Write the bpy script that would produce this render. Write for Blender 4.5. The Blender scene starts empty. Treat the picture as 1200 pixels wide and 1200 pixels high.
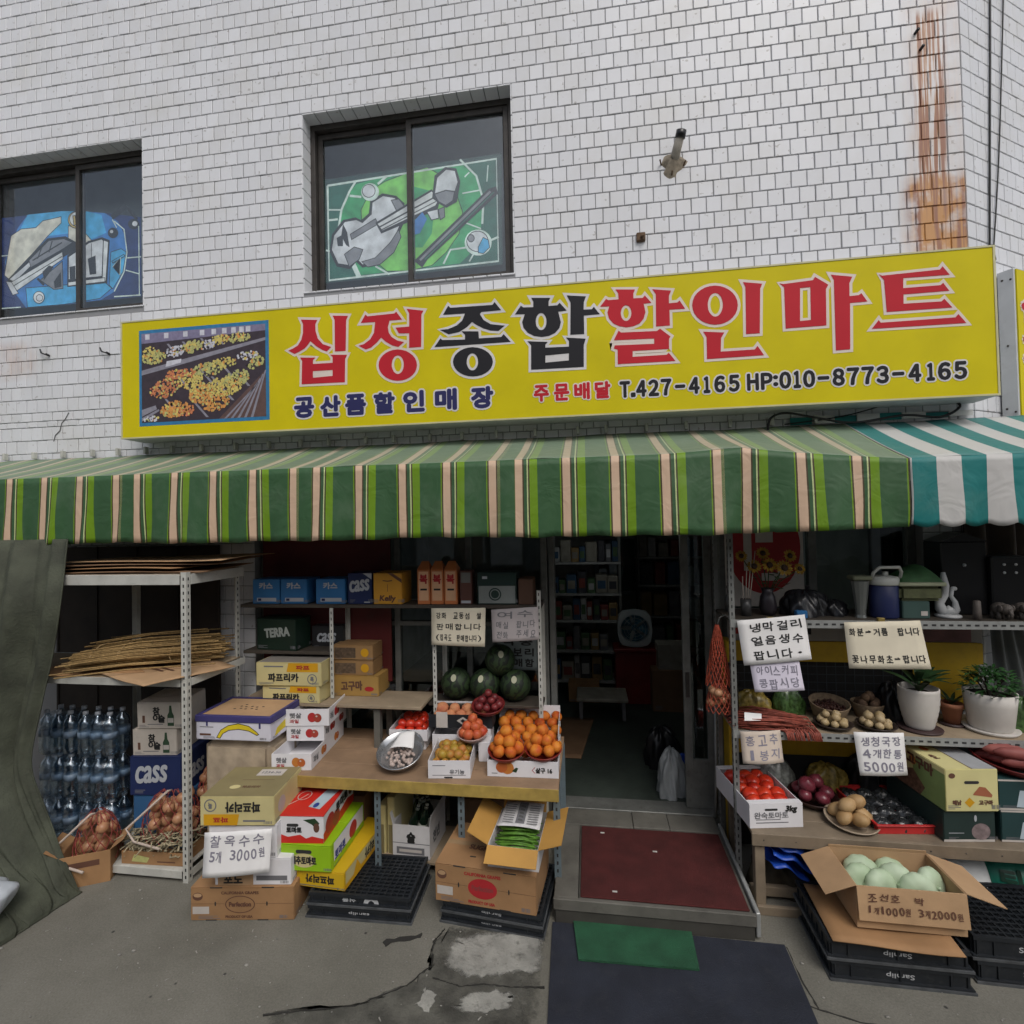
import bpy, bmesh, math, random
from mathutils import Matrix, Vector
from mathutils.geometry import tessellate_polygon
random.seed(7)
SC = bpy.context.scene
COL = SC.collection
RAD = math.radians

# ------------------------------------------------------------------ camera
YAW, PITCH, ROLL = 0.14637907, 0.01973057, 0.02070101
CAM_POS = Vector((0.0, -4.2, 2.5))
def cam_axes():
    cy, sy = math.cos(YAW), math.sin(YAW)
    f = Vector((-sy, cy, 0)); r = Vector((cy, sy, 0)); u = Vector((0, 0, 1))
    f2 = f*math.cos(PITCH) + u*math.sin(PITCH); u2 = u*math.cos(PITCH) - f*math.sin(PITCH)
    c, s = math.cos(ROLL), math.sin(ROLL)
    return r*c - u2*s, u2*c + r*s, f2
AX_R, AX_U, AX_F = cam_axes()
cd = bpy.data.cameras.new('camera'); cam = bpy.data.objects.new('camera', cd); COL.objects.link(cam)
cd.sensor_width = 36.0; cd.lens = 18.0; cd.clip_start = 0.05; cd.clip_end = 1000
m = Matrix.Identity(4)
for i in range(3):
    m[i][0] = AX_R[i]; m[i][1] = AX_U[i]; m[i][2] = -AX_F[i]; m[i][3] = CAM_POS[i]
cam.matrix_world = m
SC.camera = cam

# ------------------------------------------------------------------ sky, sun, exposure (overcast noon)
SUN_EL, SUN_AZ = RAD(52), RAD(152)          # azimuth clockwise from +y; the sun stands behind the camera
w = bpy.data.worlds.new('World'); SC.world = w; w.use_nodes = True
nt = w.node_tree; nt.nodes.clear()
sky = nt.nodes.new('ShaderNodeTexSky'); sky.sky_type = 'NISHITA'; sky.sun_disc = False
sky.sun_elevation = SUN_EL; sky.sun_rotation = SUN_AZ
sky.air_density = 1.0; sky.dust_density = 4.0; sky.ozone_density = 1.0
hsv = nt.nodes.new('ShaderNodeHueSaturation'); hsv.inputs['Saturation'].default_value = 0.5
bg = nt.nodes.new('ShaderNodeBackground'); bg.inputs['Strength'].default_value = 0.115
wo = nt.nodes.new('ShaderNodeOutputWorld')
nt.links.new(sky.outputs[0], hsv.inputs['Color']); nt.links.new(hsv.outputs[0], bg.inputs['Color'])
nt.links.new(bg.outputs[0], wo.inputs['Surface'])
sl = bpy.data.lights.new('sun', 'SUN'); sl.energy = 0.7; sl.angle = RAD(25); sl.color = (1.0, 0.97, 0.93)
so = bpy.data.objects.new('sun', sl); COL.objects.link(so)
sdir = Vector((math.sin(SUN_AZ)*math.cos(SUN_EL), math.cos(SUN_AZ)*math.cos(SUN_EL), math.sin(SUN_EL)))
so.rotation_euler = sdir.to_track_quat('Z', 'Y').to_euler(); so.location = (0, -8, 12)
SC.cycles.max_bounces = 6; SC.cycles.diffuse_bounces = 4; SC.cycles.glossy_bounces = 3; SC.cycles.transparent_max_bounces = 10
SC.view_settings.view_transform = 'Standard'; SC.view_settings.look = 'None'
SC.view_settings.gamma = 1.0; SC.view_settings.exposure = 0.28; SC.view_settings.use_curve_mapping = False

# ------------------------------------------------------------------ materials
def lin(r, g, b):
    def f(c):
        c /= 255.0
        return c/12.92 if c <= 0.04045 else ((c+0.055)/1.055)**2.4
    return (f(r), f(g), f(b))
MATS = {}
def nodes(name):
    mt = bpy.data.materials.new(name); mt.use_nodes = True; t = mt.node_tree
    return mt, t, t.nodes['Principled BSDF']
def M(name, rgb=None, rough=0.6, var=0.12, scale=6.0, bump=0.0, bscale=60.0, metal=0.0, spec=0.4, grime=0.0, gcol=(0.06, 0.05, 0.04), trans=0.0, coat=0.0):
    """plain procedural surface: colour, large soft variation, specks of grime, fine relief"""
    if name in MATS: return MATS[name]
    mt, t, p = nodes(name); N, L = t.nodes, t.links
    tc = N.new('ShaderNodeTexCoord'); geo = N.new('ShaderNodeNewGeometry')
    n1 = N.new('ShaderNodeTexNoise'); n1.inputs['Scale'].default_value = scale; n1.inputs['Detail'].default_value = 5
    L.new(geo.outputs['Position'], n1.inputs['Vector'])
    mr = N.new('ShaderNodeMapRange'); mr.inputs[1].default_value = 0.3; mr.inputs[2].default_value = 0.7
    mr.inputs[3].default_value = 1-var; mr.inputs[4].default_value = 1+var
    L.new(n1.outputs['Fac'], mr.inputs[0])
    oi = N.new('ShaderNodeObjectInfo'); mo = N.new('ShaderNodeMapRange')
    mo.inputs[3].default_value = 1-var*0.4; mo.inputs[4].default_value = 1+var*0.4
    L.new(oi.outputs['Random'], mo.inputs[0])
    mm = N.new('ShaderNodeMath'); mm.operation = 'MULTIPLY'; L.new(mr.outputs[0], mm.inputs[0]); L.new(mo.outputs[0], mm.inputs[1])
    vm = N.new('ShaderNodeVectorMath'); vm.operation = 'SCALE'; vm.inputs[0].default_value = rgb
    L.new(mm.outputs[0], vm.inputs['Scale'])
    out = vm.outputs[0]
    if grime > 0:
        n2 = N.new('ShaderNodeTexNoise'); n2.inputs['Scale'].default_value = scale*2.7; n2.inputs['Detail'].default_value = 8; n2.inputs['Roughness'].default_value = 0.7
        L.new(geo.outputs['Position'], n2.inputs['Vector'])
        g = N.new('ShaderNodeMapRange'); g.inputs[1].default_value = 0.52; g.inputs[2].default_value = 0.75; g.inputs[4].default_value = grime
        L.new(n2.outputs['Fac'], g.inputs[0])
        mx = N.new('ShaderNodeMix'); mx.data_type = 'RGBA'; mx.inputs['B'].default_value = (*gcol, 1)
        L.new(g.outputs[0], mx.inputs['Factor']); L.new(out, mx.inputs['A']); out = mx.outputs['Result']
    L.new(out, p.inputs['Base Color'])
    p.inputs['Roughness'].default_value = rough; p.inputs['Metallic'].default_value = metal
    p.inputs['Specular IOR Level'].default_value = spec
    if coat: p.inputs['Coat Weight'].default_value = coat
    if trans: p.inputs['Transmission Weight'].default_value = trans
    if bump > 0:
        nb = N.new('ShaderNodeTexNoise'); nb.inputs['Scale'].default_value = bscale; nb.inputs['Detail'].default_value = 6
        L.new(geo.outputs['Position'], nb.inputs['Vector'])
        b = N.new('ShaderNodeBump'); b.inputs['Strength'].default_value = bump; b.inputs['Distance'].default_value = 0.01
        L.new(nb.outputs['Fac'], b.inputs['Height']); L.new(b.outputs[0], p.inputs['Normal'])
    MATS[name] = mt
    return mt

# ------------------------------------------------------------------ object helpers
def tag(o, label=None, cat=None, group=None, kind=None):
    if label: o['label'] = label
    if cat: o['category'] = cat
    if group: o['group'] = group
    if kind: o['kind'] = kind
    return o
def thing(name, label, cat, loc=(0, 0, 0), rz=0.0, group=None, rx=0.0, ry=0.0):
    o = bpy.data.objects.new(name, None); COL.objects.link(o); o.empty_display_size = 0.1
    o.location = loc; o.rotation_euler = (rx, ry, rz)
    return tag(o, label, cat, group)
def copy_tree(o, parent=None):
    c = o.copy(); COL.objects.link(c); c.parent = parent
    for ch in list(o.children): copy_tree(ch, c)
    return c
def put(name, me, mats, parent=None):
    o = bpy.data.objects.new(name, me); COL.objects.link(o)
    if mats is not None:
        for mt in (mats if isinstance(mats, (list, tuple)) else [mats]): me.materials.append(mt)
    if parent is not None: o.parent = parent
    return o
def share(name, me, parent, loc=(0, 0, 0), rot=(0, 0, 0), sc=(1, 1, 1)):
    o = bpy.data.objects.new(name, me); COL.objects.link(o); o.parent = parent
    o.location = loc; o.rotation_euler = rot; o.scale = sc
    return o

class MB:
    def __init__(s): s.v = []; s.f = []; s.m = []; s.sm = []
    def add(s, vs, fs, m=0, smooth=False):
        b = len(s.v); s.v += [tuple(v) for v in vs]
        for f in fs: s.f.append([b+i for i in f]); s.m.append(m); s.sm.append(smooth)
        return s
    def box(s, x0, y0, z0, x1, y1, z1, m=0):
        vs = [(x0,y0,z0),(x1,y0,z0),(x1,y1,z0),(x0,y1,z0),(x0,y0,z1),(x1,y0,z1),(x1,y1,z1),(x0,y1,z1)]
        return s.add(vs, [(0,3,2,1),(4,5,6,7),(0,1,5,4),(1,2,6,5),(2,3,7,6),(3,0,4,7)], m)
    def obox(s, c, sx, sy, sz, mat=None, m=0):
        """box of full sizes sx,sy,sz about c, turned by matrix mat"""
        vs = []
        for z in (-.5, .5):
            for x, y in ((-.5,-.5),(.5,-.5),(.5,.5),(-.5,.5)):
                p = Vector((x*sx, y*sy, z*sz)); p = mat @ p if mat else p
                vs.append(p + Vector(c))
        return s.add(vs, [(0,3,2,1),(4,5,6,7),(0,1,5,4),(1,2,6,5),(2,3,7,6),(3,0,4,7)], m)
    def bar(s, a, b, w, h=None, m=0, up=(0, 0, 1)):
        a = Vector(a); b = Vector(b); h = h or w; d = (b-a); l = d.length; d.normalize()
        u = Vector(up)
        if abs(d.dot(u)) > 0.97: u = Vector((0, 1, 0))
        r = d.cross(u).normalized(); u = r.cross(d)
        mt = Matrix((r, d, u)).transposed()
        return s.obox((a+b)/2, w, l, h, mt, m)
    def tube(s, pts, r, n=8, m=0, smooth=True, caps=True):
        pts = [Vector(p) for p in pts]; k = len(pts); rr = r if isinstance(r, (list, tuple)) else [r]*k
        vs = []; ref = None
        for i, p in enumerate(pts):
            d = (pts[min(i+1, k-1)] - pts[max(i-1, 0)]).normalized()
            if ref is None:
                ref = Vector((0, 0, 1)) if abs(d.z) < 0.9 else Vector((1, 0, 0))
            a = d.cross(ref).normalized(); b = a.cross(d).normalized(); ref = b
            for j in range(n):
                t = 2*math.pi*j/n; vs.append(p + (a*math.cos(t) + b*math.sin(t))*rr[i])
        fs = [(i*n+j, i*n+(j+1) % n, (i+1)*n+(j+1) % n, (i+1)*n+j) for i in range(k-1) for j in range(n)]
        if caps: fs += [tuple(range(n-1, -1, -1)), tuple((k-1)*n+j for j in range(n))]
        return s.add(vs, fs, m, smooth)
    def lathe(s, prof, n=20, c=(0, 0, 0), m=0, smooth=True, mat=None, sx=1.0, sy=1.0):
        vs = []; k = len(prof)
        for r, z in prof:
            for j in range(n):
                t = 2*math.pi*j/n; p = Vector((r*math.cos(t)*sx, r*math.sin(t)*sy, z))
                vs.append((mat @ p if mat else p) + Vector(c))
        fs = [(i*n+j, i*n+(j+1) % n, (i+1)*n+(j+1) % n, (i+1)*n+j) for i in range(k-1) for j in range(n)]
        if prof[0][0] > 1e-5: fs.append(tuple(range(n-1, -1, -1)))
        if prof[-1][0] > 1e-5: fs.append(tuple((k-1)*n+j for j in range(n)))
        return s.add(vs, fs, m, smooth)
    def ball(s, c, r, n=10, k=7, m=0, sx=1, sy=1, sz=1, mat=None, dent=0.0):
        prof = []
        for i in range(k+1):
            a = -math.pi/2 + math.pi*i/k; rr = max(r*math.cos(a), 1e-4); zz = r*math.sin(a)
            if dent and i == k: zz -= r*dent
            prof.append((rr, zz*sz))
        return s.lathe(prof, n, c, m, True, mat, sx, sy)
    def grid(s, fn, nu, nv, m=0, smooth=True):
        vs = [fn(i/nu, j/nv) for j in range(nv+1) for i in range(nu+1)]
        fs = [(j*(nu+1)+i, j*(nu+1)+i+1, (j+1)*(nu+1)+i+1, (j+1)*(nu+1)+i) for j in range(nv) for i in range(nu)]
        return s.add(vs, fs, m, smooth)
    def poly(s, outer, hole=None, fn=None, m=0):
        """flat polygon (with a hole), points mapped by fn(u,v)"""
        ls = [[Vector((p[0], p[1], 0)) for p in outer]]
        if hole: ls.append([Vector((p[0], p[1], 0)) for p in hole])
        tri = tessellate_polygon(ls); al = [p for l in ls for p in l]
        vs = [fn(p.x, p.y) for p in al]
        fs = []
        for t in tri:
            a, b, c = (al[i] for i in t)
            fs.append(t if (b-a).cross(c-a).z > 0 else (t[0], t[2], t[1]))
        return s.add(vs, fs, m)
    def mesh(s, name, bevel=0.0, seg=1):
        me = bpy.data.meshes.new(name); me.from_pydata(s.v, [], s.f)
        me.polygons.foreach_set('material_index', s.m); me.polygons.foreach_set('use_smooth', s.sm)
        if bevel > 0:
            b = bmesh.new(); b.from_mesh(me)
            bmesh.ops.remove_doubles(b, verts=b.verts, dist=1e-5)
            ed = [e for e in b.edges if len(e.link_faces) == 2 and e.calc_face_angle(0) > 0.5]
            bmesh.ops.bevel(b, geom=ed, offset=bevel, segments=seg, affect='EDGES', clamp_overlap=True)
            b.to_mesh(me); b.free()
        me.update()
        return me
    def build(s, name, mats, parent=None, bevel=0.0, seg=1):
        return put(name, s.mesh(name, bevel, seg), mats, parent)

def ellipse(cx, cy, rx, ry, n=24, a0=0.0):
    return [(cx+rx*math.cos(a0+2*math.pi*i/n), cy+ry*math.sin(a0+2*math.pi*i/n)) for i in range(n)]
def rect(x0, y0, x1, y1): return [(x0, y0), (x1, y0), (x1, y1), (x0, y1)]
def stroke(pts, wd, closed=False):
    """outline polygon of a thick open line"""
    P = [Vector((p[0], p[1])) for p in pts]; L = []; R = []
    for i, p in enumerate(P):
        d = (P[min(i+1, len(P)-1)] - P[max(i-1, 0)]).normalized(); n = Vector((-d.y, d.x))*wd/2
        L.append(tuple(p+n)); R.append(tuple(p-n))
    return L + R[::-1]
def grow(poly, d):
    a = sum(poly[i][0]*poly[(i+1) % len(poly)][1]-poly[(i+1) % len(poly)][0]*poly[i][1] for i in range(len(poly)))
    sg = 1 if a > 0 else -1; out = []; n = len(poly)
    for i in range(n):
        p0, p1, p2 = (Vector(poly[(i+k-1) % n]) for k in range(3))
        e1 = (p1-p0).normalized(); e2 = (p2-p1).normalized()
        n1 = Vector((e1.y, -e1.x))*sg; n2 = Vector((e2.y, -e2.x))*sg
        b = n1+n2
        if b.length < 0.15: b = n1
        else: b = b/max(b.length_squared/2, 0.45)
        out.append(tuple(p1+b*d))
    return out

# text as flat mesh data, cached: verts (u,v) normalised so the box is 0..w, 0..1
TXT = {}
def text_data(s, bold=0.0):
    k = (s, bold)
    if k in TXT: return TXT[k]
    cu = bpy.data.curves.new('lettering', 'FONT'); cu.body = s; cu.offset = bold; cu.resolution_u = 3; cu.fill_mode = 'FRONT'
    ob = bpy.data.objects.new('lettering', cu); 
    me = bpy.data.meshes.new_from_object(ob)
    vs = [(v.co.x, v.co.y) for v in me.vertices]; fs = [tuple(p.vertices) for p in me.polygons]
    bpy.data.objects.remove(ob); bpy.data.curves.remove(cu); bpy.data.meshes.remove(me)
    if not vs: vs = [(0, 0), (1, 0), (0, 1)]; fs = [(0, 1, 2)]
    x0 = min(v[0] for v in vs); x1 = max(v[0] for v in vs); y0 = min(v[1] for v in vs); y1 = max(v[1] for v in vs)
    h = max(y1-y0, 1e-3)
    TXT[k] = ([((v[0]-x0)/h, (v[1]-y0)/h) for v in vs], fs, (x1-x0)/h)
    return TXT[k]
def put_text(mb, s, u, v, h, fn, width=None, bold=0.0, m=0, rot=0.0, shear=0.0, dirs=8):
    """text centred at (u,v), height h, squeezed to width when given; bold = stroke growth in metres"""
    vs, fs, wd = text_data(s); sx = h if width is None else width/wd
    c, sn = math.cos(rot), math.sin(rot)
    n0 = (fn(1, 0)-fn(0, 0)).cross(fn(0, 1)-fn(0, 0)).normalized()
    sh = [(0, 0)] if bold <= 0 else [(0, 0)]+[(bold*math.cos(6.2832*k/dirs), bold*math.sin(6.2832*k/dirs)) for k in range(dirs)]
    for i, (du, dv) in enumerate(sh):
        out = []
        for a, b in vs:
            x = (a-wd/2)*sx + shear*(b-.5)*h; y = (b-.5)*h
            out.append(fn(u+du + x*c - y*sn, v+dv + x*sn + y*c) + n0*(i*0.00006))
        mb.add(out, fs, m)
def hand_text(mb, lines, u0, u1, v0, v1, fn, m=0, rng=None, bold=0.0, jit=1.0, fill=0.75):
    """hand-written lines: every character turned and shifted a little"""
    rng = rng or random.Random(len(lines[0])*13+len(lines))
    n = len(lines); lh = (v1-v0)/n
    for i, ln in enumerate(lines):
        k = len(ln); cw = (u1-u0)/max(k, 1)
        for j, ch in enumerate(ln):
            if ch == ' ': continue
            h = lh*fill*(1+rng.uniform(-.1, .1)*jit); wd = cw*0.74 if ch not in '.1ㅣ:' else cw*0.25
            if ch in '.': h *= 0.18
            if ch in '-→⇒': h *= 0.4
            put_text(mb, ch, u0+cw*(j+.5)+rng.uniform(-.06, .06)*cw*jit, v1-lh*(i+.5)+rng.uniform(-.07, .07)*lh*jit,
                     h, fn, width=wd, bold=bold, dirs=4, m=m, rot=rng.uniform(-.1, .1)*jit, shear=rng.uniform(-.1, .12)*jit)
def frame(o, eu, ev, lift=0.0):
    """maps (u,v) to o + u*eu + v*ev, raised along the face normal"""
    o = Vector(o); eu = Vector(eu); ev = Vector(ev); n = eu.cross(ev).normalized()*lift
    return lambda u, v: o + eu*u + ev*v + n

# ================================================================== the setting: ground
def ground_material():
    mt, t, p = nodes('concrete_ground'); N, L = t.nodes, t.links
    geo = N.new('ShaderNodeNewGeometry')
    n1 = N.new('ShaderNodeTexNoise'); n1.inputs['Scale'].default_value = 1.3; n1.inputs['Detail'].default_value = 8; n1.inputs['Roughness'].default_value = 0.65
    n2 = N.new('ShaderNodeTexNoise'); n2.inputs['Scale'].default_value = 95; n2.inputs['Detail'].default_value = 6; n2.inputs['Roughness'].default_value = 0.75
    v = N.new('ShaderNodeTexVoronoi'); v.inputs['Scale'].default_value = 55
    v2 = N.new('ShaderNodeTexVoronoi'); v2.inputs['Scale'].default_value = 11
    for q in (n1, n2, v, v2): L.new(geo.outputs['Position'], q.inputs['Vector'])
    cr = N.new('ShaderNodeValToRGB'); e = cr.color_ramp.elements
    e[0].position = 0.3; e[0].color = (0.118, 0.113, 0.092, 1); e[1].position = 0.72; e[1].color = (0.205, 0.197, 0.168, 1)
    L.new(n1.outputs['Fac'], cr.inputs['Fac'])
    m1 = N.new('ShaderNodeMix'); m1.data_type = 'RGBA'; m1.blend_type = 'MULTIPLY'; m1.inputs['Factor'].default_value = 0.55
    c2 = N.new('ShaderNodeValToRGB'); e = c2.color_ramp.elements; e[0].position = 0.32; e[0].color = (0.5, 0.5, 0.5, 1); e[1].position = 0.66; e[1].color = (1.25, 1.25, 1.22, 1)
    L.new(n2.outputs['Fac'], c2.inputs['Fac']); L.new(cr.outputs[0], m1.inputs['A']); L.new(c2.outputs[0], m1.inputs['B'])
    # pale specks and dark gum spots
    sp = N.new('ShaderNodeMapRange'); sp.inputs[1].default_value = 0.10; sp.inputs[2].default_value = 0.04; L.new(v.outputs['Distance'], sp.inputs[0])
    col = N.new('ShaderNodeSeparateColor'); L.new(v.outputs['Color'], col.inputs[0])
    th = N.new('ShaderNodeMath'); th.operation = 'GREATER_THAN'; th.inputs[1].default_value = 0.93; L.new(col.outputs[0], th.inputs[0])
    mu = N.new('ShaderNodeMath'); mu.operation = 'MULTIPLY'; L.new(sp.outputs[0], mu.inputs[0]); L.new(th.outputs[0], mu.inputs[1])
    m2 = N.new('ShaderNodeMix'); m2.data_type = 'RGBA'; m2.inputs['B'].default_value = (0.42, 0.40, 0.36, 1)
    L.new(mu.outputs[0], m2.inputs['Factor']); L.new(m1.outputs['Result'], m2.inputs['A'])
    s2 = N.new('ShaderNodeMapRange'); s2.inputs[1].default_value = 0.13; s2.inputs[2].default_value = 0.07; L.new(v2.outputs['Distance'], s2.inputs[0])
    c3 = N.new('ShaderNodeSeparateColor'); L.new(v2.outputs['Color'], c3.inputs[0])
    t2 = N.new('ShaderNodeMath'); t2.operation = 'GREATER_THAN'; t2.inputs[1].default_value = 0.88; L.new(c3.outputs[1], t2.inputs[0])
    u2 = N.new('ShaderNodeMath'); u2.operation = 'MULTIPLY'; L.new(s2.outputs[0], u2.inputs[0]); L.new(t2.outputs[0], u2.inputs[1])
    m3 = N.new('ShaderNodeMix'); m3.data_type = 'RGBA'; m3.inputs['B'].default_value = (0.035, 0.033, 0.03, 1)
    L.new(u2.outputs[0], m3.inputs['Factor']); L.new(m2.outputs['Result'], m3.inputs['A'])
    L.new(m3.outputs['Result'], p.inputs['Base Color']); p.inputs['Roughness'].default_value = 0.88
    b = N.new('ShaderNodeBump'); b.inputs['Strength'].default_value = 0.6; b.inputs['Distance'].default_value = 0.005
    L.new(n2.outputs['Fac'], b.inputs['Height']); L.new(b.outputs[0], p.inputs['Normal'])
    return mt
GROUND = ground_material()
g = MB().add([(-200, -200, 0), (200, -200, 0), (200, 200, 0), (-200, 200, 0)], [(0, 1, 2, 3)]).build('ground', GROUND)
tag(g, 'grey stained concrete pavement in front of the shop', 'pavement', kind='structure')

def slab(name, pts, z, mat, th=0.012):
    mb = MB(); n = len(pts)
    mb.poly(pts, fn=lambda u, v: (u, v, z+th))
    mb.add([(p[0], p[1], z+th) for p in pts]+[(p[0], p[1], z-0.004) for p in pts],
           [(i, n+i, n+(i+1) % n, (i+1) % n) for i in range(n)])
    return mb.build(name, mat)
def soften(mt, lo=.05, hi=.55):
    """worn skim coat: it thins out towards its rim (vertex layer 'edge' = 0 at the rim)"""
    t = mt.node_tree; N, L = t.nodes, t.links; p = N['Principled BSDF']
    at = N.new('ShaderNodeAttribute'); at.attribute_name = 'edge'; geo = N.new('ShaderNodeNewGeometry')
    n = N.new('ShaderNodeTexNoise'); n.inputs['Scale'].default_value = 26; n.inputs['Detail'].default_value = 7; n.inputs['Roughness'].default_value = .7; L.new(geo.outputs['Position'], n.inputs['Vector'])
    a = N.new('ShaderNodeMath'); a.operation = 'MULTIPLY_ADD'; a.inputs[1].default_value = 1.1; L.new(n.outputs['Fac'], a.inputs[0]); L.new(at.outputs['Fac'], a.inputs[2])
    m = N.new('ShaderNodeMapRange'); m.inputs[1].default_value = .5+lo; m.inputs[2].default_value = .5+hi; L.new(a.outputs[0], m.inputs[0]); L.new(m.outputs[0], p.inputs['Alpha'])
    return mt
def patch(name, pts, z, mat, rim=.12):
    cx, cy = sum(p[0] for p in pts)/len(pts), sum(p[1] for p in pts)/len(pts); n = len(pts)
    inn = [(p[0]+(cx-p[0])*rim*2.2, p[1]+(cy-p[1])*rim*2.2) for p in pts]
    vs = [(p[0], p[1], z) for p in pts]+[(p[0], p[1], z) for p in inn]
    fs = [(i, (i+1) % n, n+(i+1) % n, n+i) for i in range(n)]
    mb = MB(); mb.add(vs, fs); mb.poly(inn, fn=lambda u, v: (u, v, z)); o = mb.build(name, mat)
    at = o.data.attributes.new('edge', 'FLOAT', 'POINT')
    for i, v in enumerate(o.data.vertices): at.data[i].value = 0.0 if i < n else .8
    return o
PALE = M('patch_concrete', (0.25, 0.247, 0.222), 0.9, 0.3, 7, 0.5, 70, grime=0.9, gcol=(0.06, 0.058, 0.05))
DARKC = M('dark_damp_concrete', (0.085, 0.083, 0.070), 0.85, 0.5, 7, 0.6, 80, grime=.5, gcol=(.035, .036, .028))

# ================================================================== building
TW, TH, TJ = 0.115, 0.127, 0.0065       # tile pitch and joint
WX0, WX1 = -9.0, 2.82                   # front wall, its right end is the corner
WIN = [(-2.446, -0.553, 4.568, 6.183), (-6.0, -4.056, 4.59, 6.188)]
SHOP_TOP = 2.62
ROOM = (-2.95, 2.45)                    # the shop opening under the awning

def tile_material(name, base):
    mt, t, p = nodes(name); N, L = t.nodes, t.links
    geo = N.new('ShaderNodeNewGeometry')
    ri = N.new('ShaderNodeMapRange'); ri.inputs[3].default_value = 0.945; ri.inputs[4].default_value = 1.03
    L.new(geo.outputs['Random Per Island'], ri.inputs[0])
    vm = N.new('ShaderNodeVectorMath'); vm.operation = 'SCALE'; vm.inputs[0].default_value = base; L.new(ri.outputs[0], vm.inputs['Scale'])
    # yellowing and dust
    n1 = N.new('ShaderNodeTexNoise'); n1.inputs['Scale'].default_value = 2.2; n1.inputs['Detail'].default_value = 7; n1.inputs['Roughness'].default_value = 0.65
    L.new(geo.outputs['Position'], n1.inputs['Vector'])
    a = N.new('ShaderNodeMapRange'); a.inputs[1].default_value = 0.45; a.inputs[2].default_value = 0.8; a.inputs[4].default_value = 0.5; L.new(n1.outputs['Fac'], a.inputs[0])
    m1 = N.new('ShaderNodeMix'); m1.data_type = 'RGBA'; m1.inputs['B'].default_value = (base[0]*.80, base[1]*.77, base[2]*.68, 1)
    L.new(a.outputs[0], m1.inputs['Factor']); L.new(vm.outputs[0], m1.inputs['A'])
    # chips and old glue spots
    v = N.new('ShaderNodeTexNoise'); v.inputs['Scale'].default_value = 22; v.inputs['Detail'].default_value = 4
    L.new(geo.outputs['Position'], v.inputs['Vector'])
    c = N.new('ShaderNodeMapRange'); c.inputs[1].default_value = 0.66; c.inputs[2].default_value = 0.71; c.inputs[4].default_value = 0.5; L.new(v.outputs['Fac'], c.inputs[0])
    m2 = N.new('ShaderNodeMix'); m2.data_type = 'RGBA'; m2.inputs['B'].default_value = (0.26, 0.24, 0.21, 1)
    L.new(c.outputs[0], m2.inputs['Factor']); L.new(m1.outputs['Result'], m2.inputs['A'])
    # rust run-off by the corner: streaks below two bolts, a wide blot above the shop sign
    sx = N.new('ShaderNodeSeparateXYZ'); L.new(geo.outputs['Position'], sx.inputs[0])
    def band(src, lo, lo2, hi2, hi):
        q1 = N.new('ShaderNodeMapRange'); q1.inputs[1].default_value = lo; q1.inputs[2].default_value = lo2; L.new(src, q1.inputs[0])
        q2 = N.new('ShaderNodeMapRange'); q2.inputs[1].default_value = hi; q2.inputs[2].default_value = hi2; L.new(src, q2.inputs[0])
        mu = N.new('ShaderNodeMath'); mu.operation = 'MULTIPLY'; L.new(q1.outputs[0], mu.inputs[0]); L.new(q2.outputs[0], mu.inputs[1]); return mu.outputs[0]
    mp = N.new('ShaderNodeMapping'); mp.inputs['Scale'].default_value = (24, 3, 0.8); L.new(geo.outputs['Position'], mp.inputs['Vector'])
    ns = N.new('ShaderNodeTexNoise'); ns.inputs['Scale'].default_value = 1.5; ns.inputs['Detail'].default_value = 6; L.new(mp.outputs[0], ns.inputs['Vector'])
    st = N.new('ShaderNodeMapRange'); st.inputs[1].default_value = 0.46; st.inputs[2].default_value = 0.56; L.new(ns.outputs['Fac'], st.inputs[0])
    nb = N.new('ShaderNodeTexNoise'); nb.inputs['Scale'].default_value = 5; nb.inputs['Detail'].default_value = 5; L.new(geo.outputs['Position'], nb.inputs['Vector'])
    bl = N.new('ShaderNodeMapRange'); bl.inputs[1].default_value = 0.3; bl.inputs[2].default_value = 0.6; L.new(nb.outputs['Fac'], bl.inputs[0])
    def mul(*xs):
        o = xs[0]
        for x in xs[1:]:
            q = N.new('ShaderNodeMath'); q.operation = 'MULTIPLY'; L.new(o, q.inputs[0])
            if isinstance(x, float): q.inputs[1].default_value = x
            else: L.new(x, q.inputs[1])
            o = q.outputs[0]
        return o
    def addn(x, y):
        q = N.new('ShaderNodeMath'); q.operation = 'ADD'; q.use_clamp = True; L.new(x, q.inputs[0]); L.new(y, q.inputs[1]); return q.outputs[0]
    fac = mul(band(sx.outputs['X'], 2.49, 2.54, 2.66, 2.74), band(sx.outputs['Z'], 4.3, 4.5, 6.2, 6.3), st.outputs[0], 1.35)
    fac = addn(fac, mul(band(sx.outputs['X'], 2.36, 2.50, 2.81, 2.83), band(sx.outputs['Z'], 4.40, 4.5, 4.93, 5.06), bl.outputs[0], 1.3))
    fac = addn(fac, mul(band(sx.outputs['X'], 2.4, 2.5, 2.8, 2.83), band(sx.outputs['Z'], 4.0, 4.5, 6.3, 6.9), bl.outputs[0], 0.28))
    fac = addn(fac, mul(band(sx.outputs['X'], -5.72, -5.6, -5.3, -5.2), band(sx.outputs['Z'], 3.95, 4.05, 4.3, 4.38), bl.outputs[0], 0.3))
    rv = N.new('ShaderNodeMapRange'); rv.inputs[3].default_value = .7; L.new(geo.outputs['Random Per Island'], rv.inputs[0]); fac = mul(fac, rv.outputs[0])
    rc = N.new('ShaderNodeMix'); rc.data_type = 'RGBA'; rc.inputs['A'].default_value = (0.50, 0.215, 0.022, 1); rc.inputs['B'].default_value = (0.26, 0.075, 0.012, 1)
    L.new(st.outputs[0], rc.inputs['Factor'])
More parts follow.
